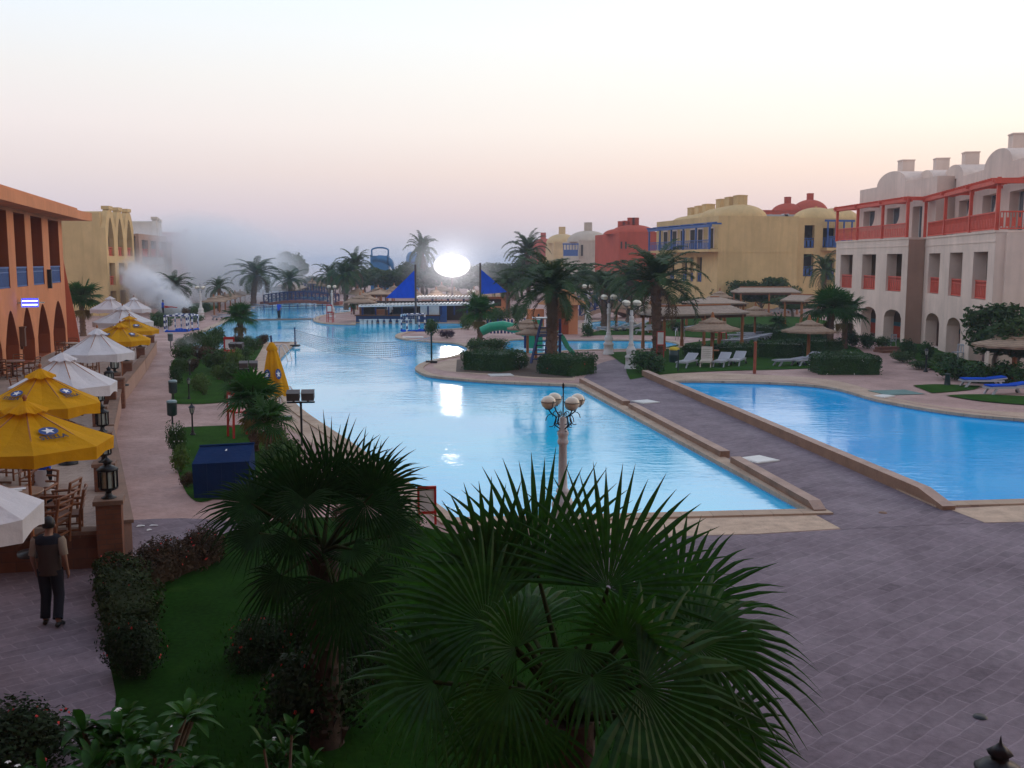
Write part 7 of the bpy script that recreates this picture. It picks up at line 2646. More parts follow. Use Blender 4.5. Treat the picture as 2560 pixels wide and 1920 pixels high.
bridge('footbridge', 'small blue railed bridge over the lagoon by the orange hut', (V(1449,800,100).x, 99, 0), (V(1592,800,104).x, 103, 0), 0.9, 2.2, 1.5, 8, 'pink_pl')
# weir across the far pool, rope line further on
a, b = P(596, 799), P(792, 796)
d = b - a
t = thing('weir_wall', 'low dark weir wall crossing the far pool where the man stands', 'wall', (a.x, a.y, 0), atan2(d.y, d.x))
MB().box(0, d.length, -0.15, 0.15, -0.4, 0.02).build('wall', M['parapet'], t)
a, b = P(660, 774), P(826, 770)
d = b - a
t = thing('rope_barrier', 'low rope barrier on short posts across the far pool', 'barrier', (a.x, a.y, 0), atan2(d.y, d.x))
m = MB()
for k in range(9):
    m.box(d.length*k/8-0.05, d.length*k/8+0.05, -0.05, 0.05, -0.3, 0.55)
m.build('post', M['navy'], t)
MB().box(0, d.length, -0.02, 0.02, 0.42, 0.48).box(0, d.length, -0.02, 0.02, 0.15, 0.2).build('rope', M['net'], t)

# ---- pool ladders -----------------------------------------------------------------------------------
def ladder_rail(px, py, rz, label, s=1.0):
    t = thing('pool_ladder', label, 'ladder', P(px, py), rz)
    for sx in (-0.25, 0.25):
        MB().tube([(sx, -0.35, 0), (sx, -0.35, 0.65), (sx, -0.2, 0.85), (sx, 0.1, 0.82), (sx, 0.4, 0.35), (sx, 0.55, -0.3)], 0.024, 8).build('handrail', M['steel'], t)
    m = MB()
    for z, y in ((-0.1, 0.52), (-0.3, 0.55)):
        m.bar((-0.25, y, z), (0.25, y, z), 0.05)
    m.build('step', M['steel'], t)
    t.scale = (s,)*3
ladder_rail(706, 898, -1.9, 'shining pool ladder beside the top of the folded parasol')
ladder_rail(722, 1020, -1.3, 'curved steel pool ladder behind the twin floodlight')
ladder_rail(1700, 850, -0.4, 'steel handrails at the end of the shallow pool')
ladder_rail(790, 800, 0.8, 'steel handrail on the lifeguard island bank', 0.9)

# ---- blue booth by the path ---------------------------------------------------------------------------
p = P(556, 1246)
t = thing('towel_booth', 'dark blue canvas covered booth beside the path', 'booth', p, 0.05)
m = MB()
vs = [(-0.68,0,0.0),(0.68,0,0.0),(0.68,0.75,0.0),(-0.68,0.75,0.0),(-0.70,-0.02,0.86),(0.68,-0.02,0.92),(0.66,0.72,1.22),(-0.68,0.72,1.16)]
m.add(vs, [(0,1,5,4),(1,2,6,5),(2,3,7,6),(3,0,4,7),(4,5,6,7),(3,2,1,0)])
c_ = m.build('cover', M['bluetarp'], t)
MB().tube([(-0.69,0.72,1.17),(0.67,0.72,1.23)], 0.03, 8).build('top_seam', M['bluetarp'], t)
m = MB().add([(0.0,0.43,1.10),(0.05,0.43,1.105),(0.04,0.50,1.135),(0.01,0.50,1.132)], [(0,1,2,3)])
m.build('badge', M['logo_wh'], c_)
for k in (-0.35, 0.0, 0.33):
    MB().box(k-0.006, k+0.006, -0.035, -0.02, 0.02, 0.87).build('seam', M['bluetarp'], t)

# ---- swim-up bar -----------------------------------------------------------------------------------------
YB = 95.3
def X(px, Y=YB): return V(px, 760, Y).x
bar = thing('swim_up_bar', 'long navy swim-up bar with thin white slatted roof and dark counter', 'bar', (0,0,0))
m = MB()
x0, x1 = X(889), X(1160)
m.box(x0, X(1098), YB, YB + 0.5, -0.6, 0.62)
m.build('front_wall', M['tile_navy'] if 'tile_navy' in M else M['navy'], bar)
MB().box(x0 - 0.1, X(1098) + 0.1, YB - 0.15, YB + 0.75, 0.62, 0.70).build('counter', M['darkwood'], bar)
MB().box(x0, x1 + 2, YB + 3.6, YB + 3.9, 0, 1.9).build('back_wall', M['dark_in'], bar)
MB().box(X(932), X(968), YB + 1.6, YB + 2.2, 0, 1.15).build('drinks_cabinet', M['wood'], bar)
MB().box(X(978), X(1040), YB + 1.8, YB + 2.5, 0, 1.35).build('bottle_fridge', M['black'], bar)
MB().box(X(1050), X(1097), YB + 0.3, YB + 0.45, 0.72, 1.52).build('menu_board', M['white'], bar)
MB().box(X(1099), X(1116), YB + 0.3, YB + 0.5, -0.3, 1.6).build('door', M['bluerail'], bar)
zr_ = Zat(764, YB)
for i in range(9):
    xx = X(905) + (X(1168) - X(905)) * i / 8
    MB().box(xx - 0.07, xx + 0.07, YB + 0.2, YB + 0.34, 0.7, zr_ - 0.02).build('post', M['navy'], bar)
m = MB()
xx = X(900)
while xx < X(1235):
    zz = zr_ + (xx - X(900)) * 0.016
    m.box(xx, xx + 0.10, YB - 0.9, YB + 3.2, zz, zz + 0.09); xx += 0.34
m.bar((X(900), YB - 0.9, zr_ - 0.04), (X(1235), YB - 0.9, zr_ - 0.04 + (X(1235) - X(900)) * 0.016), 0.10, 0.12)
m.bar((X(900), YB + 3.1, zr_ - 0.04), (X(1235), YB + 3.1, zr_ - 0.04 + (X(1235) - X(900)) * 0.016), 0.10, 0.12)
m.build('slatted_roof', M['white'], bar)
# upper slatted roof behind
Y2 = 105
m = MB()
z2 = Zat(744, Y2)
xx = X(1040, Y2)
while xx < X(1200, Y2):
    m.box(xx, xx + 0.10, Y2, Y2 + 4.5, z2, z2 + 0.1); xx += 0.36
m.bar((X(1040, Y2), Y2, z2 - 0.06), (X(1200, Y2), Y2, z2 - 0.06), 0.12)
ub = thing('bar_pavilion', 'white slatted roof pavilion behind the swim-up bar, between the two blue sails', 'pavilion', (0,0,0))
m.build('slatted_roof', M['white'], ub)
for i in range(5):
    xx = X(1042, Y2) + (X(1198, Y2) - X(1042, Y2)) * i / 4
    MB().box(xx - 0.1, xx + 0.1, Y2 + 0.1, Y2 + 0.3, 0, z2 - 0.02).build('post', M['navy'], ub)
MB().box(X(1048, Y2), X(1196, Y2), Y2 + 3, Y2 + 3.3, 0, 1.6).build('back_wall', M['wood'], ub)
MB().box(X(1052, Y2), X(1190, Y2), Y2 + 0.6, Y2 + 1.2, 0, 1.1).build('counter', M['darkwood'], ub)
for px in (903,912,924,936,952,967,984,1000,1018,1034,1078):
    st = thing('bar_stool', 'pale square bar stool standing in the water along the navy bar', 'stool', (X(px, YB - 1.1), YB - 1.1, 0), 0, 'bar stools in the water')
    MB().box(-0.22, 0.22, -0.22, 0.22, 0.28, 0.36).build('seat', M['capstone_lt'] if 'capstone_lt' in M else M['tile_wh'], st)
    MB().box(-0.15, 0.15, -0.15, 0.15, -0.4, 0.279).build('pedestal', M['tile_wh'], st)
# blue sails on masts
def sail(pm, ytop, ybot, pcorner, yc, Y, label, mast_base):
    t = thing('shade_sail', label, 'sail', (V(pm, 700, Y).x, Y, 0))
    o = Vector(t.location)
    zt, zb = Zat(ytop, Y), Zat(ybot, Y)
    c = V(pcorner, yc, Y + 3.0) - o
    A = Vector((0,0,zt)); Bp = Vector((0,0,zb))
    m = MB()
    n = 8
    vs, fs = [], []
    for i in range(n + 1):
        for j in range(n + 1 - i):
            k = n - i - j
            p_ = A * (i/n) + Bp * (j/n) + c * (k/n)
            sag = 0.45 * (i*j + j*k + i*k) / (n*n)
            vs.append(p_ + Vector((0, sag, -0.2 * sag)))
    idx = {}
    q = 0
    for i in range(n + 1):
        for j in range(n + 1 - i):
            idx[(i, j)] = q; q += 1
    for i in range(n):
        for j in range(n - i):
            fs.append((idx[(i,j)], idx[(i+1,j)], idx[(i,j+1)]))
            if j < n - i - 1: fs.append((idx[(i+1,j)], idx[(i+1,j+1)], idx[(i,j+1)]))
    m.add(vs, fs, 0, True)
    m.add([v + Vector((0,0.02,0)) for v in vs], [f[::-1] for f in fs], 0, True)
    m.build('sailcloth', M['bluefab'], t)
    MB().tube([(0.06,0,mast_base),(0.06,0,zt + 0.5)], 0.10, 8).build('mast', M['lamp_house'], t)
    MB().tube([(c.x, c.y, 0), (c.x, c.y, c.z + 0.1)], 0.07, 8).build('anchor_post', M['lamp_house'], t)
sail(1037, 675, 745, 964, 745, 92.8, 'blue triangular sail over the swim-up bar, rising to its mast by the white glare', 0)
sail(1199, 670, 736, 1268, 730, 98.5, 'blue triangular sail beyond the white glare, sloping down toward the orange stall', 0)
# orange stall under the second sail
t = thing('snack_stall', 'orange fronted snack stall below the second blue sail', 'stall', (X(1230, 109), 109, 0))
MB().box(-1.5, 1.5, 0, 2.2, 0, 2.0).build('wall', M['orange'], t)
m = MB()
m.lathe([(2.6,2.0),(1.3,2.75),(0.001,3.3)], 4, (0,1.1,0), smooth=False, ang0=pi/4)
m.build('thatch_roof', M['thatch'], t)
MB().box(-1.0, 1.0, -0.04, -0.005, 0.95, 1.7).build('hatch', M['dark_in'], t)
# low buildings and clutter behind the bar
t = thing('orange_hut', 'orange changing hut with low conical thatch roof beside the thick palm', 'hut', (V(1415,800,79.5).x, 79.5, 0), 0.1)
w_ = 2.2
MB().box(-0.95, 0.95, 0, 2.2, 0, Zat(762, 79.5)).build('wall', M['orange'], t)
zt_ = Zat(762, 79.5)
MB().lathe([(2.1,zt_),(1.2,zt_+0.55),(0.4,zt_+1.1),(0.001,zt_+1.2)], 8, (-0.1,1.1,0), smooth=False).build('thatch_roof', M['thatch_or'] if 'thatch_or' in M else M['thatch'], t)
MB().box(-2.9, -1.6, 1.2, 2.2, 0, zt_ - 0.4).build('side_wall', M['orange'], t)
MB().box(-0.75, 0.2, -0.03, -0.002, 0.02, 1.9).build('door', M['orange_dk'], t)
# blue ladder slide and picket fence
p = P(1345, 935)
t = thing('slide_ladder', 'dark blue ladder frame of the water slide behind the clipped hedge', 'slide', (V(1345,930,56.5).x, 56.5, 0), 0)
o = Vector(t.location)
def rel(px, py, Y): return V(px, py, Y) - o
A0, A1 = rel(1327, 936, 56.5), rel(1355, 797, 58.0)
B0, B1 = rel(1362, 936, 56.5), rel(1372, 797, 58.0)
A0.z = B0.z = 0
m = MB()
m.bar(A0, A1, 0.12).bar(B0, B1, 0.12)
m.build('stringer', M['navy'], t)
for k in range(8):
    f = 0.1 + 0.1 * k
    MB().bar(A0.lerp(A1, f), B0.lerp(B1, f), 0.16, 0.06).build('step', M['navy'], t)
C1 = rel(1400, 797, 59.0); D1 = Vector((C1.x, C1.y, 0))
for q in (C1,):
    MB().bar(D1, C1, 0.16).build('post', M['navy'], t)
    MB().bar(Vector((A1.x + 0.35, A1.y + 1.0, 0)), Vector((A1.x + 0.35, A1.y + 1.0, A1.z)), 0.14).build('post', M['navy'], t)
MB().box(A1.x - 0.1, C1.x + 0.1, A1.y, C1.y + 0.9, A1.z * 0.60, A1.z * 0.60 + 0.08).build('platform', M['navy'], t)
MB().box(A1.x - 0.55, A1.x + 0.35, A1.y - 0.1, A1.y + 0.9, A1.z, A1.z + 0.06).build('canopy', M['white'], t)
m = MB()
pts = [Vector((C1.x - 0.1, C1.y + 0.5, A1.z * 0.62)), Vector((C1.x + 0.25, C1.y + 0.6, A1.z * 0.45)), Vector((C1.x + 0.5, C1.y + 0.7, 0.6)), Vector((C1.x + 0.9, C1.y + 0.8, 0.15))]
for i in range(3):
    a, b = pts[i], pts[i+1]
    for off, hh in ((-0.3, 0.18), (0.3, 0.18)):
        m.bar(a + Vector((0, off, 0.08)), b + Vector((0, off, 0.08)), 0.06, 0.25)
    m.bar(a, b, 0.56, 0.06)
m.build('chute', M['slide'], t)
# green tunnel slide
t = thing('tube_slide', 'green water slide with tall curved flank behind the front thatched pair', 'slide', (V(1325,880,66).x, 66, 0), 0)
m = MB()
pts = [(-3.2, 0.4, 1.15), (-2.6, 0.3, 1.45), (-1.8, 0.2, 1.55), (-0.9, 0.1, 1.35), (-0.3, 0, 1.1)]
m.tube(pts, 0.32, 10); m.build('chute', M['slide'], t)
MB().box(-0.35, 0.85, 0.6, 0.7, 0.0, 1.9).build('flank', M['slide'], t)
MB().box(-0.4, -0.25, 0.45, 0.6, 0, 2.0).build('post', M['navy'], t)
a, b = V(1216, 838, 77), V(1284, 838, 77)
t = thing('picket_fence', 'dark blue picket fence with pale tips by the green slide', 'fence', (a.x, 77, 0), 0)
m = MB(); W_ = b.x - a.x
k = 0; x = 0.0
while x < W_:
    m.add([(x,0,0.25),(x+0.16,0,0.25),(x+0.16,0,1.25),(x+0.08,0,1.42),(x,0,1.25),(x,0.04,0.25),(x+0.16,0.04,0.25),(x+0.16,0.04,1.25),(x+0.08,0.04,1.42),(x,0.04,1.25)],
          [(0,1,2,3,4),(9,8,7,6,5),(0,5,6,1),(1,6,7,2),(2,7,8,3),(3,8,9,4),(4,9,5,0)])
    x += 0.27
m.build('pickets', M['navy'], t)
m = MB().box(0, W_, 0.041, 0.09, 0.5, 0.6).box(0, W_, 0.041, 0.09, 1.0, 1.1)
m.build('rail', M['navy'], t)
# green drum bin with yellow lid, red fire point, bare post
t = thing('drum_bin', 'green drum bin with yellow lid beside the dark parapet bush', 'bin', P(1685, 906), 0)
MB().lathe([(0.27,0),(0.29,0.1),(0.29,0.42),(0.30,0.44),(0.29,0.46),(0.29,0.72),(0.26,0.74)], 18).build('drum', M['greenbin'], t)
MB().lathe([(0.30,0.72),(0.31,0.80),(0.22,0.88),(0.05,0.90),(0.001,0.90)], 18).build('lid', mat('yellow_lid', (0.62,0.42,0.02,1), 0.5), t)
t = thing('wooden_post', 'bare reddish wooden post without its thatch, in the lounger lawn', 'post', P(1886, 934), 0)
MB().tube([(0,0,0),(0.01,0,1.62)], [0.085, 0.075], 10).build('post', mat('red_brown_post', (0.26,0.06,0.03,1), 0.7), t)
MB().lathe([(0.09,1.60),(0.10,1.63),(0.001,1.68)], 10).build('cap', M['wood'], t)
t = thing('garden_post', 'thin dark green post on the lawn edge beside the drum bin', 'post', P(1695, 930), 0)
MB().tube([(0,0,0),(0,0,1.1)], 0.04, 8).build('post', M['greenbin'], t)
MB().sphere((0,0,1.13), 0.06).build('cap', M['greenbin'], t)
t = thing('garden_post', 'short dark green valve post by the mounded bush', 'post', P(2368, 964), 0)
MB().lathe([(0.16,0),(0.14,0.1),(0.11,0.5),(0.15,0.55),(0.001,0.6)], 10).build('post', M['greenbin'], t)
# white plastic chairs in the arcade
def plastic_chair(loc, rz, label):
    t = thing('plastic_chair', label, 'chair', loc, rz)
    MB().box(-0.24,0.24,-0.22,0.24,0.40,0.44).build('seat', M['whitepl'], t)
    m = MB().box(-0.24,-0.18,-0.25,-0.21,0.44,0.86).box(0.18,0.24,-0.25,-0.21,0.44,0.86).box(-0.24,0.24,-0.26,-0.22,0.80,0.90).box(-0.03,0.03,-0.25,-0.22,0.44,0.82)
    m.build('backrest', M['whitepl'], t)
    for sx in (-0.22, 0.22):
        for sy in (-0.2, 0.22):
            MB().bar((sx, sy, 0.40), (sx*1.1, sy*1.1, 0.0), 0.045).build('leg', M['whitepl'], t)
plastic_chair(P(2227, 868), 0.4, 'white plastic chair under the arch above the arcade steps')
plastic_chair(P(2394, 898), 2.0, 'white plastic chair in the arch behind the mounded bush')
c = P(2232, 880)
m = MB().box(-1.1, 1.1, -0.5, 0.5, 0, 0.16).box(-1.0, 1.0, 0.0, 0.5, 0.16, 0.32)
tag(m.build('entrance_steps', M['brick'], None, c, 0.3), 'two brown steps leading up into the arcade', 'steps')

# ---- blue slide tower and dark blue bulk against the sky --------------------------------------------------
Yt = 198
t = thing('slide_tower', 'blue water slide tower with an open ring on top, above the far trees', 'tower', (V(955, 660, Yt).x, Yt, 0))
zt_, zb_ = Zat(624, Yt), Zat(668, Yt)
m = MB()
vs = []
n = 14
for i in range(n + 1):                      # curved half-dome chute, falling to the right
    f = i / n
    x = -0.6 + 2.9 * sin(f * pi / 2) ** 0.8
    z = zb_ + (zt_ - zb_ - 1.1) * cos(f * pi / 2) ** 0.7
    for y in (-1.2, 1.2): vs.append((x, y, z))
    for y in (-1.2, 1.2): vs.append((x - 1.2 * (1 - f), y, max(0, z - 1.2)))
for i in range(n):
    b_ = i * 4
    m.f += [(b_, b_+1, b_+5, b_+4), (b_+2, b_+6, b_+7, b_+3), (b_, b_+4, b_+6, b_+2), (b_+1, b_+3, b_+7, b_+5)]
    m.m += [0]*4; m.sm += [True]*4
m.v = vs
m.build('chute', M['bluemet'], t)
MB().box(-2.0, 1.4, -1.1, 1.1, 0, zt_ - 1.2).build('tower_body', M['bluemet'], t)
m = MB()
m.tube([(-1.95 , 0, zt_ - 1.2)] + [(-0.35 + 1.65*cos(pi - pi*i/10), 0, zt_ - 0.15 + 0.9*sin(pi*i/10)*0.6) for i in range(11)] + [(1.25, 0, zt_ - 1.2)], 0.16, 8)
m.build('ring', M['bluemet'], t)
for sx in (-2.0, 1.3):
    MB().box(sx - 0.12, sx + 0.12, -1.2, -0.9, 0, zt_ - 1.0).build('post', M['bluemet'], t)
t = thing('slide_tower', 'dark blue domed slide start beside the tall slender palm', 'tower', (V(1031, 650, 202).x, 202, 0))
zq = Zat(629, 202)
m = MB().lathe([(1.3,0),(1.35,zq-2.0),(1.25,zq-1.0),(0.9,zq-0.25),(0.4,zq),(0.001,zq+0.02)], 12)
m.build('shell', M['bluemet'], t)
MB().lathe([(1.42,zq-2.2),(1.42,zq-2.0)], 12).build('collar', M['navy'], t)

# ---- flash glare, stood in for by an added lamp ---------------------------------------------------------------------------------
Yf = 111
pc = V(1130, 664, Yf)
t = thing('flash_glare_lamp', 'flash glare above the pool bar, built as an added lamp on a mast', 'floodlight', (pc.x, Yf, 0))
zc_ = pc.z
MB().tube([(0,0.25,0),(0,0.25,zc_ - 1.0)], [0.14, 0.09], 10).build('mast', M['lamp_house'], t)
m = MB()
for i in range(7):
    x = -1.75 + 3.5 * i / 6
    m.bar((x, 0.22, zc_ - 0.9 * sqrt(max(0.05, 1 - (x/1.9)**2))), (x, 0.22, zc_ + 0.9 * sqrt(max(0.05, 1 - (x/1.9)**2))), 0.08)
m.bar((-1.9,0.24,zc_),(1.9,0.24,zc_),0.12)
m.build('lamp_frame', M['lamp_house'], t)
m = MB()
m.lathe([(0.001,-0.10),(1.2,-0.09),(1.75,-0.05),(1.95,0.05),(1.9,0.16)], 32).xf(Matrix.Translation((0,0.02,zc_)) @ Matrix.Diagonal((1,1,0.62,1)) @ Matrix.Rotation(pi/2, 4, 'X') @ Matrix.Rotation(0, 4, 'Z'))
GLARE, fnt, fb_ = _nt('glare_disc')
fl_ = N(fnt, 'ShaderNodeVectorMath', operation='LENGTH')
fm = N(fnt, 'ShaderNodeMapping')
fm.inputs['Location'].default_value = (0, 0, -zc_)
ft = N(fnt, 'ShaderNodeTexCoord')
fnt.links.new(ft.outputs['Object'], fm.inputs['Vector'])
fm2 = N(fnt, 'ShaderNodeMapping')
fm2.inputs['Scale'].default_value = (1 / 1.95, 0, 1 / 1.21)
fnt.links.new(fm.outputs[0], fm2.inputs['Vector'])
fnt.links.new(fm2.outputs[0], fl_.inputs[0])
fr_ = ramp(fnt, fl_.outputs['Value'], [(0.0, (2.0, 2.0, 2.05, 1)), (0.75, (1.7, 1.7, 1.8, 1)), (1.0, (0.9, 0.95, 1.15, 1))])
fnt.links.new(fr_, fb_.inputs['Emission Color'])
fb_.inputs['Emission Strength'].default_value = 1.0
m.build('lens', GLARE, t)
MB().lathe([(1.97,0.03),(2.06,0.0),(2.08,0.12),(1.97,0.2)], 32).xf(Matrix.Translation((0,0.04,zc_)) @ Matrix.Diagonal((1,1,0.62,1)) @ Matrix.Rotation(pi/2, 4, 'X')).build('rim', M['white'], t)
pd_ = bpy.data.lights.new('glare_halo_light', 'POINT')  # added point light, only there to give the glare its halo
pd_.energy = 1600
pd_.shadow_soft_size = 1.2
pd_.color = (1.0, 0.95, 0.97)
po_ = bpy.data.objects.new('glare_halo_light', pd_)
COL.objects.link(po_)
po_.location = (pc.x, Yf - 0.9, zc_)
# ------------------------------------------------------------------ people
def skin_mesh(name, verts, edges, radii, root=0, mats=None, parent=None, sub=2):
    """one continuous surface grown over a joint skeleton"""
    me = bpy.data.meshes.new(name + '_skeleton')
    me.from_pydata([tuple(v) for v in verts], edges, [])
    o = bpy.data.objects.new(name + '_skeleton', me)
    COL.objects.link(o)
    md = o.modifiers.new('skin', 'SKIN')
    md.use_smooth_shade = True
    sk = me.skin_vertices[0].data
    for i, r_ in enumerate(radii):
        sk[i].radius = r_ if isinstance(r_, tuple) else (r_, r_)
        sk[i].use_root = (i == root)
    ss = o.modifiers.new('sub', 'SUBSURF'); ss.levels = sub; ss.render_levels = sub
    dg = bpy.context.evaluated_depsgraph_get()
    m2 = bpy.data.meshes.new_from_object(o.evaluated_get(dg))
    bpy.data.objects.remove(o)
    bpy.data.meshes.remove(me)
    m2.name = name
    m2.materials.clear()
    m2.materials.append(mats)
    for p in m2.polygons: p.use_smooth = True
    ob = bpy.data.objects.new(name, m2)
    COL.objects.link(ob)
    if parent is not None: ob.parent = parent
    return ob

def person(label, loc, rz, J, shirt, sleeve, trouser, skin='skin', hair='hair', vest=None, k=1.0, fingers=True, apron=None):
    """J: joints in metres, facing +y; body is one continuous mesh, clothes are worn over it"""
    t = thing('person', label, 'person', loc, rz)
    v, e, r_ = [], [], []
    ix = {}
    def add(n_, p, rad, par=None):
        ix[n_] = len(v); v.append(Vector(p)); r_.append(rad)
        if par is not None: e.append((ix[par], ix[n_]))
    add('pelvis', J['pelvis'], (0.145, 0.10))
    add('waist', J['waist'], (0.13, 0.095), 'pelvis')
    add('chest', J['chest'], (0.155, 0.11), 'waist')
    add('neck', J['neck'], 0.055, 'chest')
    add('jaw', Vector(J['head']) - Vector((0,0,0.07)), (0.066, 0.072), 'neck')
    add('head', J['head'], (0.078, 0.092), 'jaw')
    add('top', Vector(J['head']) + Vector((0,0,0.09)), (0.055, 0.062), 'head')
    add('nose', Vector(J['head']) + Vector(J.get('face', (0,0.088,-0.02))), 0.022, 'head')
    for s in 'lr':
        add('sh'+s, J['sh'+s], 0.062, 'chest')
        add('el'+s, J['el'+s], 0.042, 'sh'+s)
        add('wr'+s, J['wr'+s], 0.029, 'el'+s)
        d = (Vector(J['wr'+s]) - Vector(J['el'+s])).normalized()
        add('pa'+s, Vector(J['wr'+s]) + d * 0.075, (0.036, 0.018), 'wr'+s)
        if fingers:
            sx = -1 if s == 'l' else 1
            for i, (dx, ln) in enumerate(((-0.027,0.070),(-0.009,0.082),(0.009,0.078),(0.026,0.060))):
                b = Vector(J['wr'+s]) + d * 0.085
                side = d.cross(Vector((1,0,0))) if abs(d.x) < 0.8 else Vector((0,1,0))
                side.normalize()
                a1 = b + side * dx + d * ln * 0.55
                a2 = b + side * dx * 1.1 + d * ln + Vector((-sx * 0.018, 0.0, 0))
                add('f%d%s' % (i, s), a1, 0.0095, 'pa'+s)
                add('g%d%s' % (i, s), a2, 0.008, 'f%d%s' % (i, s))
            side = d.cross(Vector((1,0,0))).normalized() if abs(d.x) < 0.8 else Vector((0,1,0))
            th0 = Vector(J['wr'+s]) + d * 0.04 - side * 0.045
            add('t0'+s, th0, 0.012, 'pa'+s)
            add('t1'+s, th0 + d * 0.045 - side * 0.012, 0.009, 't0'+s)
        add('hip'+s, J['hip'+s], 0.092, 'pelvis')
        add('kn'+s, J['kn'+s], 0.060, 'hip'+s)
        add('an'+s, J['an'+s], 0.040, 'kn'+s)
        add('toe'+s, J['toe'+s], 0.034, 'an'+s)
    skin_mesh('body', v, e, r_, 0, M[skin], t)
    # eyes, ears on the body's head
    hd = Vector(J['head'])
    f_ = Vector(J.get('face', (0,0.088,-0.02))); f_.z = 0; f_.normalize()
    sd = Vector((f_.y, -f_.x, 0))
    m = MB()
    for s in (-1, 1):
        m.sphere(hd + f_ * 0.083 + sd * s * 0.032 + Vector((0,0,0.008)), 0.011, 8, 6)
    m.build('eyes', M['hair'], t)
    for s in (-1, 1):
        MB().sphere(hd + sd * s * 0.084 + Vector((0,0,-0.01)), 0.026, 8, 6, sz=1.3).build('ear', M[skin], t)
    # hair: a cap over skull and nape
    m = MB()
    n = 14
    vs, fs = [], []
    for i in range(8):
        el = radians(-28 + 118 * i / 7)
        for j in range(n):
            a = 2*pi*j/n
            d = f_ * cos(a) + sd * sin(a)
            e2 = el if cos(a) < 0.35 else max(el, radians(28))
            vs.append(hd + Vector((0,0,0.025)) + d * 0.098 * cos(e2) * (1.03 if cos(a) < 0 else 0.98) + Vector((0,0,0.122 * sin(e2))))
    for i in range(7):
        for j in range(n):
            fs.append((i*n+j, i*n+(j+1)%n, (i+1)*n+(j+1)%n, (i+1)*n+j))
    m.add(vs, fs, 0, True)
    m.build('hair', M[hair], t)
    def lerp(a, b, f): return Vector(a).lerp(Vector(b), f)
    # garments are loose shells lofted round the joints: oval rings, open at hem and cuff
    shx = Vector(J['shr']) - Vector(J['shl']); shx.z = 0
    bx = shx.normalized(); by = Vector((-bx.y, bx.x, 0))
    rgc = random.Random(len(label))
    def loft(name, rings, mname, n=18, fold=0.006):
        m = MB()
        vs = []
        for c_, rx, ry, ax, ay in rings:
            c_ = Vector(c_)
            for j in range(n):
                a_ = 2*pi*j/n
                k_ = 1 + rgc.uniform(-fold, fold) * 4
                vs.append(c_ + ax * rx * k_ * cos(a_) + ay * ry * k_ * sin(a_))
        m.add(vs, [(i*n+j, i*n+(j+1)%n, (i+1)*n+(j+1)%n, (i+1)*n+j) for i in range(len(rings)-1) for j in range(n)], 0, True)
        return m.build(name, M[mname], t)
    def limb(pts, rads):
        out = []
        for i, (p_, r2) in enumerate(zip(pts, rads)):
            d_ = (Vector(pts[min(i+1, len(pts)-1)]) - Vector(pts[max(0, i-1)])).normalized()
            ax = (bx - d_ * bx.dot(d_))
            if ax.length < 0.1: ax = by - d_ * by.dot(d_)
            ax.normalize()
            out.append((p_, r2, r2, ax, d_.cross(ax)))
        return out
    P0 = Vector(J['pelvis'])
    ch_, nk, wa = Vector(J['chest']), Vector(J['neck']), Vector(J['waist'])
    shc = (Vector(J['shl']) + Vector(J['shr'])) / 2
    def torso(g):
        return [(P0 + Vector((0,0,-0.09)), 0.170+g, 0.130+g, bx, by), (P0 + Vector((0,0,0.04)), 0.166+g, 0.126+g, bx, by), (wa, 0.158+g, 0.118+g, bx, by), (wa.lerp(ch_, 0.6), 0.176+g, 0.128+g, bx, by),
                (ch_ + Vector((0,0,0.03)), 0.196+g, 0.130+g, bx, by), (shc + Vector((0,0,0.015)), 0.200+g, 0.108+g, bx, by), (shc.lerp(nk, 0.55) + Vector((0,0,0.03)), 0.135+g, 0.085+g, bx, by), (nk + Vector((0,0,-0.005)), 0.066+g, 0.064+g, bx, by)]
    loft('shirt', torso(0.0), shirt if not vest else sleeve)
    for s in 'lr':
        S0, E0 = Vector(J['sh'+s]), Vector(J['el'+s])
        loft('sleeve', limb([S0 + (shc - S0) * 0.12 + Vector((0,0,0.02)), S0.lerp(E0, 0.12), S0.lerp(E0, 0.5), S0.lerp(E0, 0.88)], [0.070, 0.078, 0.068, 0.064]), sleeve, 12)
    if vest:
        tr3 = torso(0.012)
        loft('vest', tr3[:6], vest)
        loft('yoke', [(ch_ + Vector((0,0,0.045)), 0.211, 0.146, bx, by), (shc + Vector((0,0,0.02)), 0.216, 0.124, bx, by), (shc.lerp(nk, 0.55) + Vector((0,0,0.035)), 0.150, 0.100, bx, by), (nk + Vector((0,0,0.0)), 0.080, 0.078, bx, by)], 'trouser')
    if trouser:
        loft('waistband', [(P0 + Vector((0,0,-0.10)), 0.168, 0.124, bx, by), (P0 + Vector((0,0,-0.02)), 0.168, 0.126, bx, by), (P0 + Vector((0,0,0.06)), 0.160, 0.120, bx, by)], trouser)
        for s in 'lr':
            H0, K0, A0_ = Vector(J['hip'+s]), Vector(J['kn'+s]), Vector(J['an'+s])
            end = 0.92 if trouser != 'red' else 0.02
            pts = [H0 + Vector((0,0,0.04)), H0.lerp(K0, 0.25), H0.lerp(K0, 0.7), K0, K0.lerp(A0_, 0.45), K0.lerp(A0_, end)]
            loft('trouser_leg', limb(pts, [0.108, 0.104, 0.090, 0.082, 0.076, 0.078]), trouser, 14)
    for s in 'lr':
        a, b = Vector(J['an'+s]), Vector(J['toe'+s])
        bk = a + (a - b) * 0.35; bk.z = b.z + 0.005
        skin_mesh('shoe', [bk, a.lerp(b, 0.35) + Vector((0,0,0.012)), b + (b - a) * 0.15], [(0,1),(1,2)], [(0.042,0.045),(0.046,0.050),(0.040,0.032)], 0, M['shoe'], t, 1)
    if apron:
        MB().lathe([(0.20,0.42),(0.19,0.7),(0.175,0.92)], 14, (P0.x, P0.y, 0)).build('apron', M[apron], t)
    return t

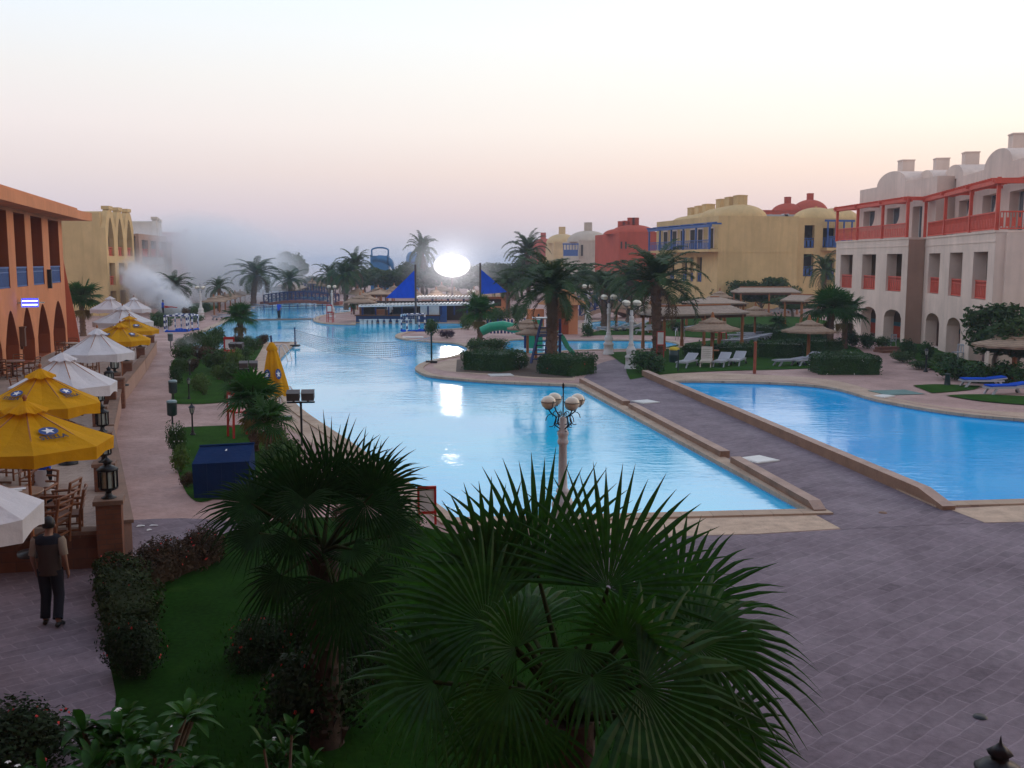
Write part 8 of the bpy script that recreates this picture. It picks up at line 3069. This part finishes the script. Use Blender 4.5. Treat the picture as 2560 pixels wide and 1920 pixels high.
WALK = dict(pelvis=(0,0,0.93), waist=(0,0.01,1.10), chest=(0,0.0,1.30), neck=(0,0.01,1.47), head=(0.01,0.03,1.62),
            shl=(-0.19,0,1.40), shr=(0.19,0,1.40), ell=(-0.25,-0.03,1.12), elr=(0.25,-0.06,1.12), wrl=(-0.24,0.08,0.88), wrr=(0.25,0.04,0.88),
            hipl=(-0.09,0,0.88), hipr=(0.09,0,0.88), knl=(-0.10,0.06,0.48), knr=(0.11,0.02,0.48), anl=(-0.11,-0.02,0.09), anr=(0.14,-0.20,0.13), toel=(-0.13,0.14,0.035), toer=(0.18,-0.06,0.04))
fl = P(127, 1570); 
person('man seen from behind in brown vest and dark trousers, walking on the dark path', P(133, 1562), 0.12, WALK, 'sleeve', 'sleeve', 'trouser', 'skin', 'hair', 'shirt_gr')
STAND = dict(WALK, knl=(-0.10,0.02,0.48), knr=(0.10,0.02,0.48), anl=(-0.10,-0.02,0.09), anr=(0.10,-0.02,0.09), toel=(-0.13,0.15,0.035), toer=(0.13,0.15,0.035))
FOG = dict(STAND, ell=(-0.26,0.06,1.14), wrl=(-0.16,0.30,1.02), elr=(0.26,0.05,1.14), wrr=(0.18,0.30,1.00))
p = V(408, 790, 106)
person('man in blue shirt standing in front of the white smoke with a fogging machine', (p.x, 106, 0), -1.2, FOG, 'shirt_bl', 'shirt_bl', 'trouser', fingers=False)
person('man in blue shirt and dark shorts standing on the weir across the far pool', P(698, 797), 2.6, STAND, 'shirt_bl', 'shirt_bl', 'trouser', fingers=False)
p = V(975, 800, 96.6)
person('barman in white shirt behind the swim-up bar counter', (p.x, 96.6, 0), pi, STAND, 'white', 'canvas', 'trouser', fingers=False)
p = P(881, 786)
person('person in white shirt and red shorts at the end of the swim-up bar', (p.x, p.y, 0), 0.4, STAND, 'canvas', 'canvas', 'red', 'skin_lt', fingers=False)
p = V(1347, 800, 77)
person('person in pale clothes by the door of the orange hut', (p.x, 77, 0), 0.6, STAND, 'canvas', 'canvas', 'canvas', fingers=False)
BEND = dict(STAND, chest=(0,0.14,1.26), neck=(0,0.24,1.38), head=(0,0.33,1.48), shl=(-0.19,0.18,1.33), shr=(0.19,0.18,1.33), ell=(-0.24,0.30,1.10), elr=(0.24,0.30,1.10), wrl=(-0.14,0.48,0.95), wrr=(0.14,0.48,0.95))
p = V(106, 1150, 20.2)
person('waiter in blue shirt and white apron leaning over the front terrace table', (p.x, 20.2, TZ), 2.9, BEND, 'shirt_bl', 'shirt_bl', 'trouser', apron='canvas')
# fogging machine in the man's hands
m = MB()
m.tube([(0,0,0),(0.5,0,0.02),(1.1,0,-0.05)], [0.09,0.06,0.05], 10).box(-0.2,0.1,-0.1,0.1,-0.08,0.14)
p = V(416, 785, 106)
tag(m.build('fogging_machine', M['red'], None, (p.x + 0.12, 105.8, 0.98), 0.1), 'red fogging machine held by the man in the smoke', 'machine')

# ------------------------------------------------------------------ litter on the wet path, twigs
rg = random.Random(77)
def scrap(px, py, w, l, rz, lab, mname='white'):
    m = MB()
    m.add([(-w,-l,0.0),(w,-l*0.8,0.012),(w*0.8,l,0.004),(-w*0.7,l*0.7,0.02),(0,0,0.03)], [(0,1,4),(1,2,4),(2,3,4),(3,0,4)])
    tag(m.build('paper_scrap', M[mname], None, P(px, py, 0.02), rz), lab, 'paper')
scrap(352, 1315, 0.09, 0.05, 0.2, 'white paper scrap on the wet stones, left one')
scrap(385, 1314, 0.10, 0.03, 0.0, 'long thin paper scrap on the wet stones')
scrap(373, 1325, 0.06, 0.04, 0.6, 'small paper scrap between the two longer ones')
scrap(368, 1362, 0.05, 0.03, 0.1, 'tiny paper scrap in the dark puddle')

# ------------------------------------------------------------------ the hotel the balcony belongs to: unseen walls, put in to shade the foreground
def holes_grid(L_, n, rows):
    hs = []
    for i in range(n):
        c = L_ * (i + 0.5) / n
        for z0, z1 in rows: hs.append(rect(c - 1.5, c + 1.5, z0, z1))
    return hs
m = MB()
fb_ = [[-34.0, 34.0]]
open_wall(m, rect(0, 68, 0, 20.5), holes_grid(68, 13, [(0.4, 3.0), (4.3, 7.0), (8.2, 10.8), (11.9, 14.3)]), 0, 0.5)
m.box(0, 0.4, 0.5, 14, 0, 20.4).box(67.6, 68, 0.5, 14, 0, 20.4).box(0, 68, 0.5, 14, 19.9, 20.3).box(0.4, 67.6, 3.0, 3.3, 0, 19.9)
for z in (3.9, 7.8, 11.6):
    m.box(6, 62, -2.9, 0.0, z, z + 0.25)          # balconies
m.xf(Matrix.Translation((34, -1.6, 0)) @ Matrix.Rotation(pi, 4, 'Z'))
tag(m.build('unseen_hotel_wall', M['orange']), kind='structure')
m = MB()
open_wall(m, rect(0, 17, 0, 20.5), holes_grid(17, 3, [(0.4, 3.0), (4.3, 7.0), (8.2, 10.8), (11.9, 14.3)]), 0, 0.5)
m.box(0.0, 17, 3.0, 3.3, 0, 19.9).box(0, 17, 0.5, 12, 19.9, 20.3)
m.xf(Matrix.Translation((-14.5, -1.5, 0)) @ Matrix.Rotation(pi/2 , 4, 'Z'))
tag(m.build('shading_side_wall', M['orange']), kind='structure')  # unseen wing, added to take light off the lower left

# ------------------------------------------------------------------ air: haze box and smoke
def vol_mat(name, col, dens, aniso=0.0):
    m = bpy.data.materials.new(name)
    m.use_nodes = True
    nt = m.node_tree
    nt.nodes.clear()
    out = nt.nodes.new('ShaderNodeOutputMaterial')
    pv = nt.nodes.new('ShaderNodeVolumePrincipled')
    pv.inputs['Color'].default_value = col
    pv.inputs['Density'].default_value = dens
    pv.inputs['Anisotropy'].default_value = aniso
    nt.links.new(pv.outputs[0], out.inputs['Volume'])
    return m, nt, pv
hm, _, _ = vol_mat('dusk_haze', (0.82, 0.88, 1.0, 1), 0.00045)
m = MB().box(-6000, 6000, -300, 6000, -3.6, 21.0)
hz = m.build('haze', hm)
hz['kind'] = 'stuff'

def smoke(name, loc, size, dens, nscale, soft, thr, rz=0.0, seed=0.0, tilt=(0,0,0), taper=False):
    """drifting smoke: wispy density inside an egg-shaped region, thinning to nothing at its skin"""
    mt, nt, pv = vol_mat(name + '_vapour', (0.95, 0.965, 1.0, 1), 0.0, 0.0)
    tc = nt.nodes.new('ShaderNodeTexCoord')
    ln_ = N(nt, 'ShaderNodeVectorMath', operation='LENGTH')
    nt.links.new(tc.outputs['Object'], ln_.inputs[0])
    fall = N(nt, 'ShaderNodeMapRange')
    fall.interpolation_type = 'SMOOTHSTEP'
    fall.inputs['From Min'].default_value = soft
    fall.inputs['From Max'].default_value = 0.98
    fall.inputs['To Min'].default_value = 1.0
    fall.inputs['To Max'].default_value = 0.0
    nt.links.new(ln_.outputs['Value'], fall.inputs['Value'])
    mp = N(nt, 'ShaderNodeMapping')
    mp.inputs['Location'].default_value = (seed, seed * 1.7, seed * 0.3)
    mp.inputs['Scale'].default_value = tuple(s / max(size) for s in size)
    nt.links.new(tc.outputs['Object'], mp.inputs['Vector'])
    nz = N(nt, 'ShaderNodeTexNoise')
    nz.inputs['Scale'].default_value = nscale
    nz.inputs['Detail'].default_value = 4.0
    nz.inputs['Roughness'].default_value = 0.6
    nt.links.new(mp.outputs[0], nz.inputs['Vector'])
    nr = N(nt, 'ShaderNodeMapRange')
    nr.inputs['From Min'].default_value = thr
    nr.inputs['From Max'].default_value = thr + 0.25
    nt.links.new(nz.outputs['Fac'], nr.inputs['Value'])
    ml = N(nt, 'ShaderNodeMath', operation='MULTIPLY')
    nt.links.new(fall.outputs[0], ml.inputs[0]); nt.links.new(nr.outputs[0], ml.inputs[1])
    m2 = N(nt, 'ShaderNodeMath', operation='MULTIPLY')
    nt.links.new(ml.outputs[0], m2.inputs[0]); m2.inputs[1].default_value = dens
    nt.links.new(m2.outputs[0], pv.inputs['Density'])
    b = MB().sphere((0,0,0), 1.0, 24, 14)
    o = b.build(name, mt)
    o.location = loc
    o.scale = size
    o.rotation_euler = (tilt[0], tilt[1], rz)
    o['kind'] = 'stuff'
    return o
c = V(500, 665, 142)
smoke('smoke', (c.x, 142, c.z - 0.4), (14.5, 32, 9.2), 0.40, 3.4, 0.1, 0.36, 0.0, 1.3)
c = V(640, 690, 175)
smoke('smoke', (c.x, 172, c.z - 0.5), (15, 24, 8.5), 0.10, 3.0, 0.1, 0.36, 0.0, 4.1)
c = V(388, 728, 108)
smoke('smoke', (c.x, 108.2, c.z), (5.6, 2.6, 2.1), 8.0, 6.0, 0.0, 0.40, 0.0, 2.2, (0, 0.62, 0))
c = V(440, 765, 107.5)
smoke('smoke', (c.x, 107.6, c.z), (2.6, 1.8, 1.6), 9.0, 5.5, 0.0, 0.40, 0.0, 7.2, (0, 0.4, 0))
c = V(345, 700, 113)
smoke('smoke', (c.x, 113, c.z), (5.2, 4.5, 4.0), 1.0, 4.0, 0.0, 0.36, 0.0, 5.5)
c = V(462, 872, 63)
smoke('smoke', (c.x, 63, 0.75), (1.7, 1.3, 0.75), 0.35, 3.0, 0.1, 0.42, 0.0, 3.3)
smoke('smoke', (pc.x + 0.3, Yf - 1.2, zc_ + 0.3), (8.0, 5.0, 5.6), 0.085, 2.0, 0.0, 0.1, 0.0, 9.1)  # added puff round the glare lamp, catches its light as a halo
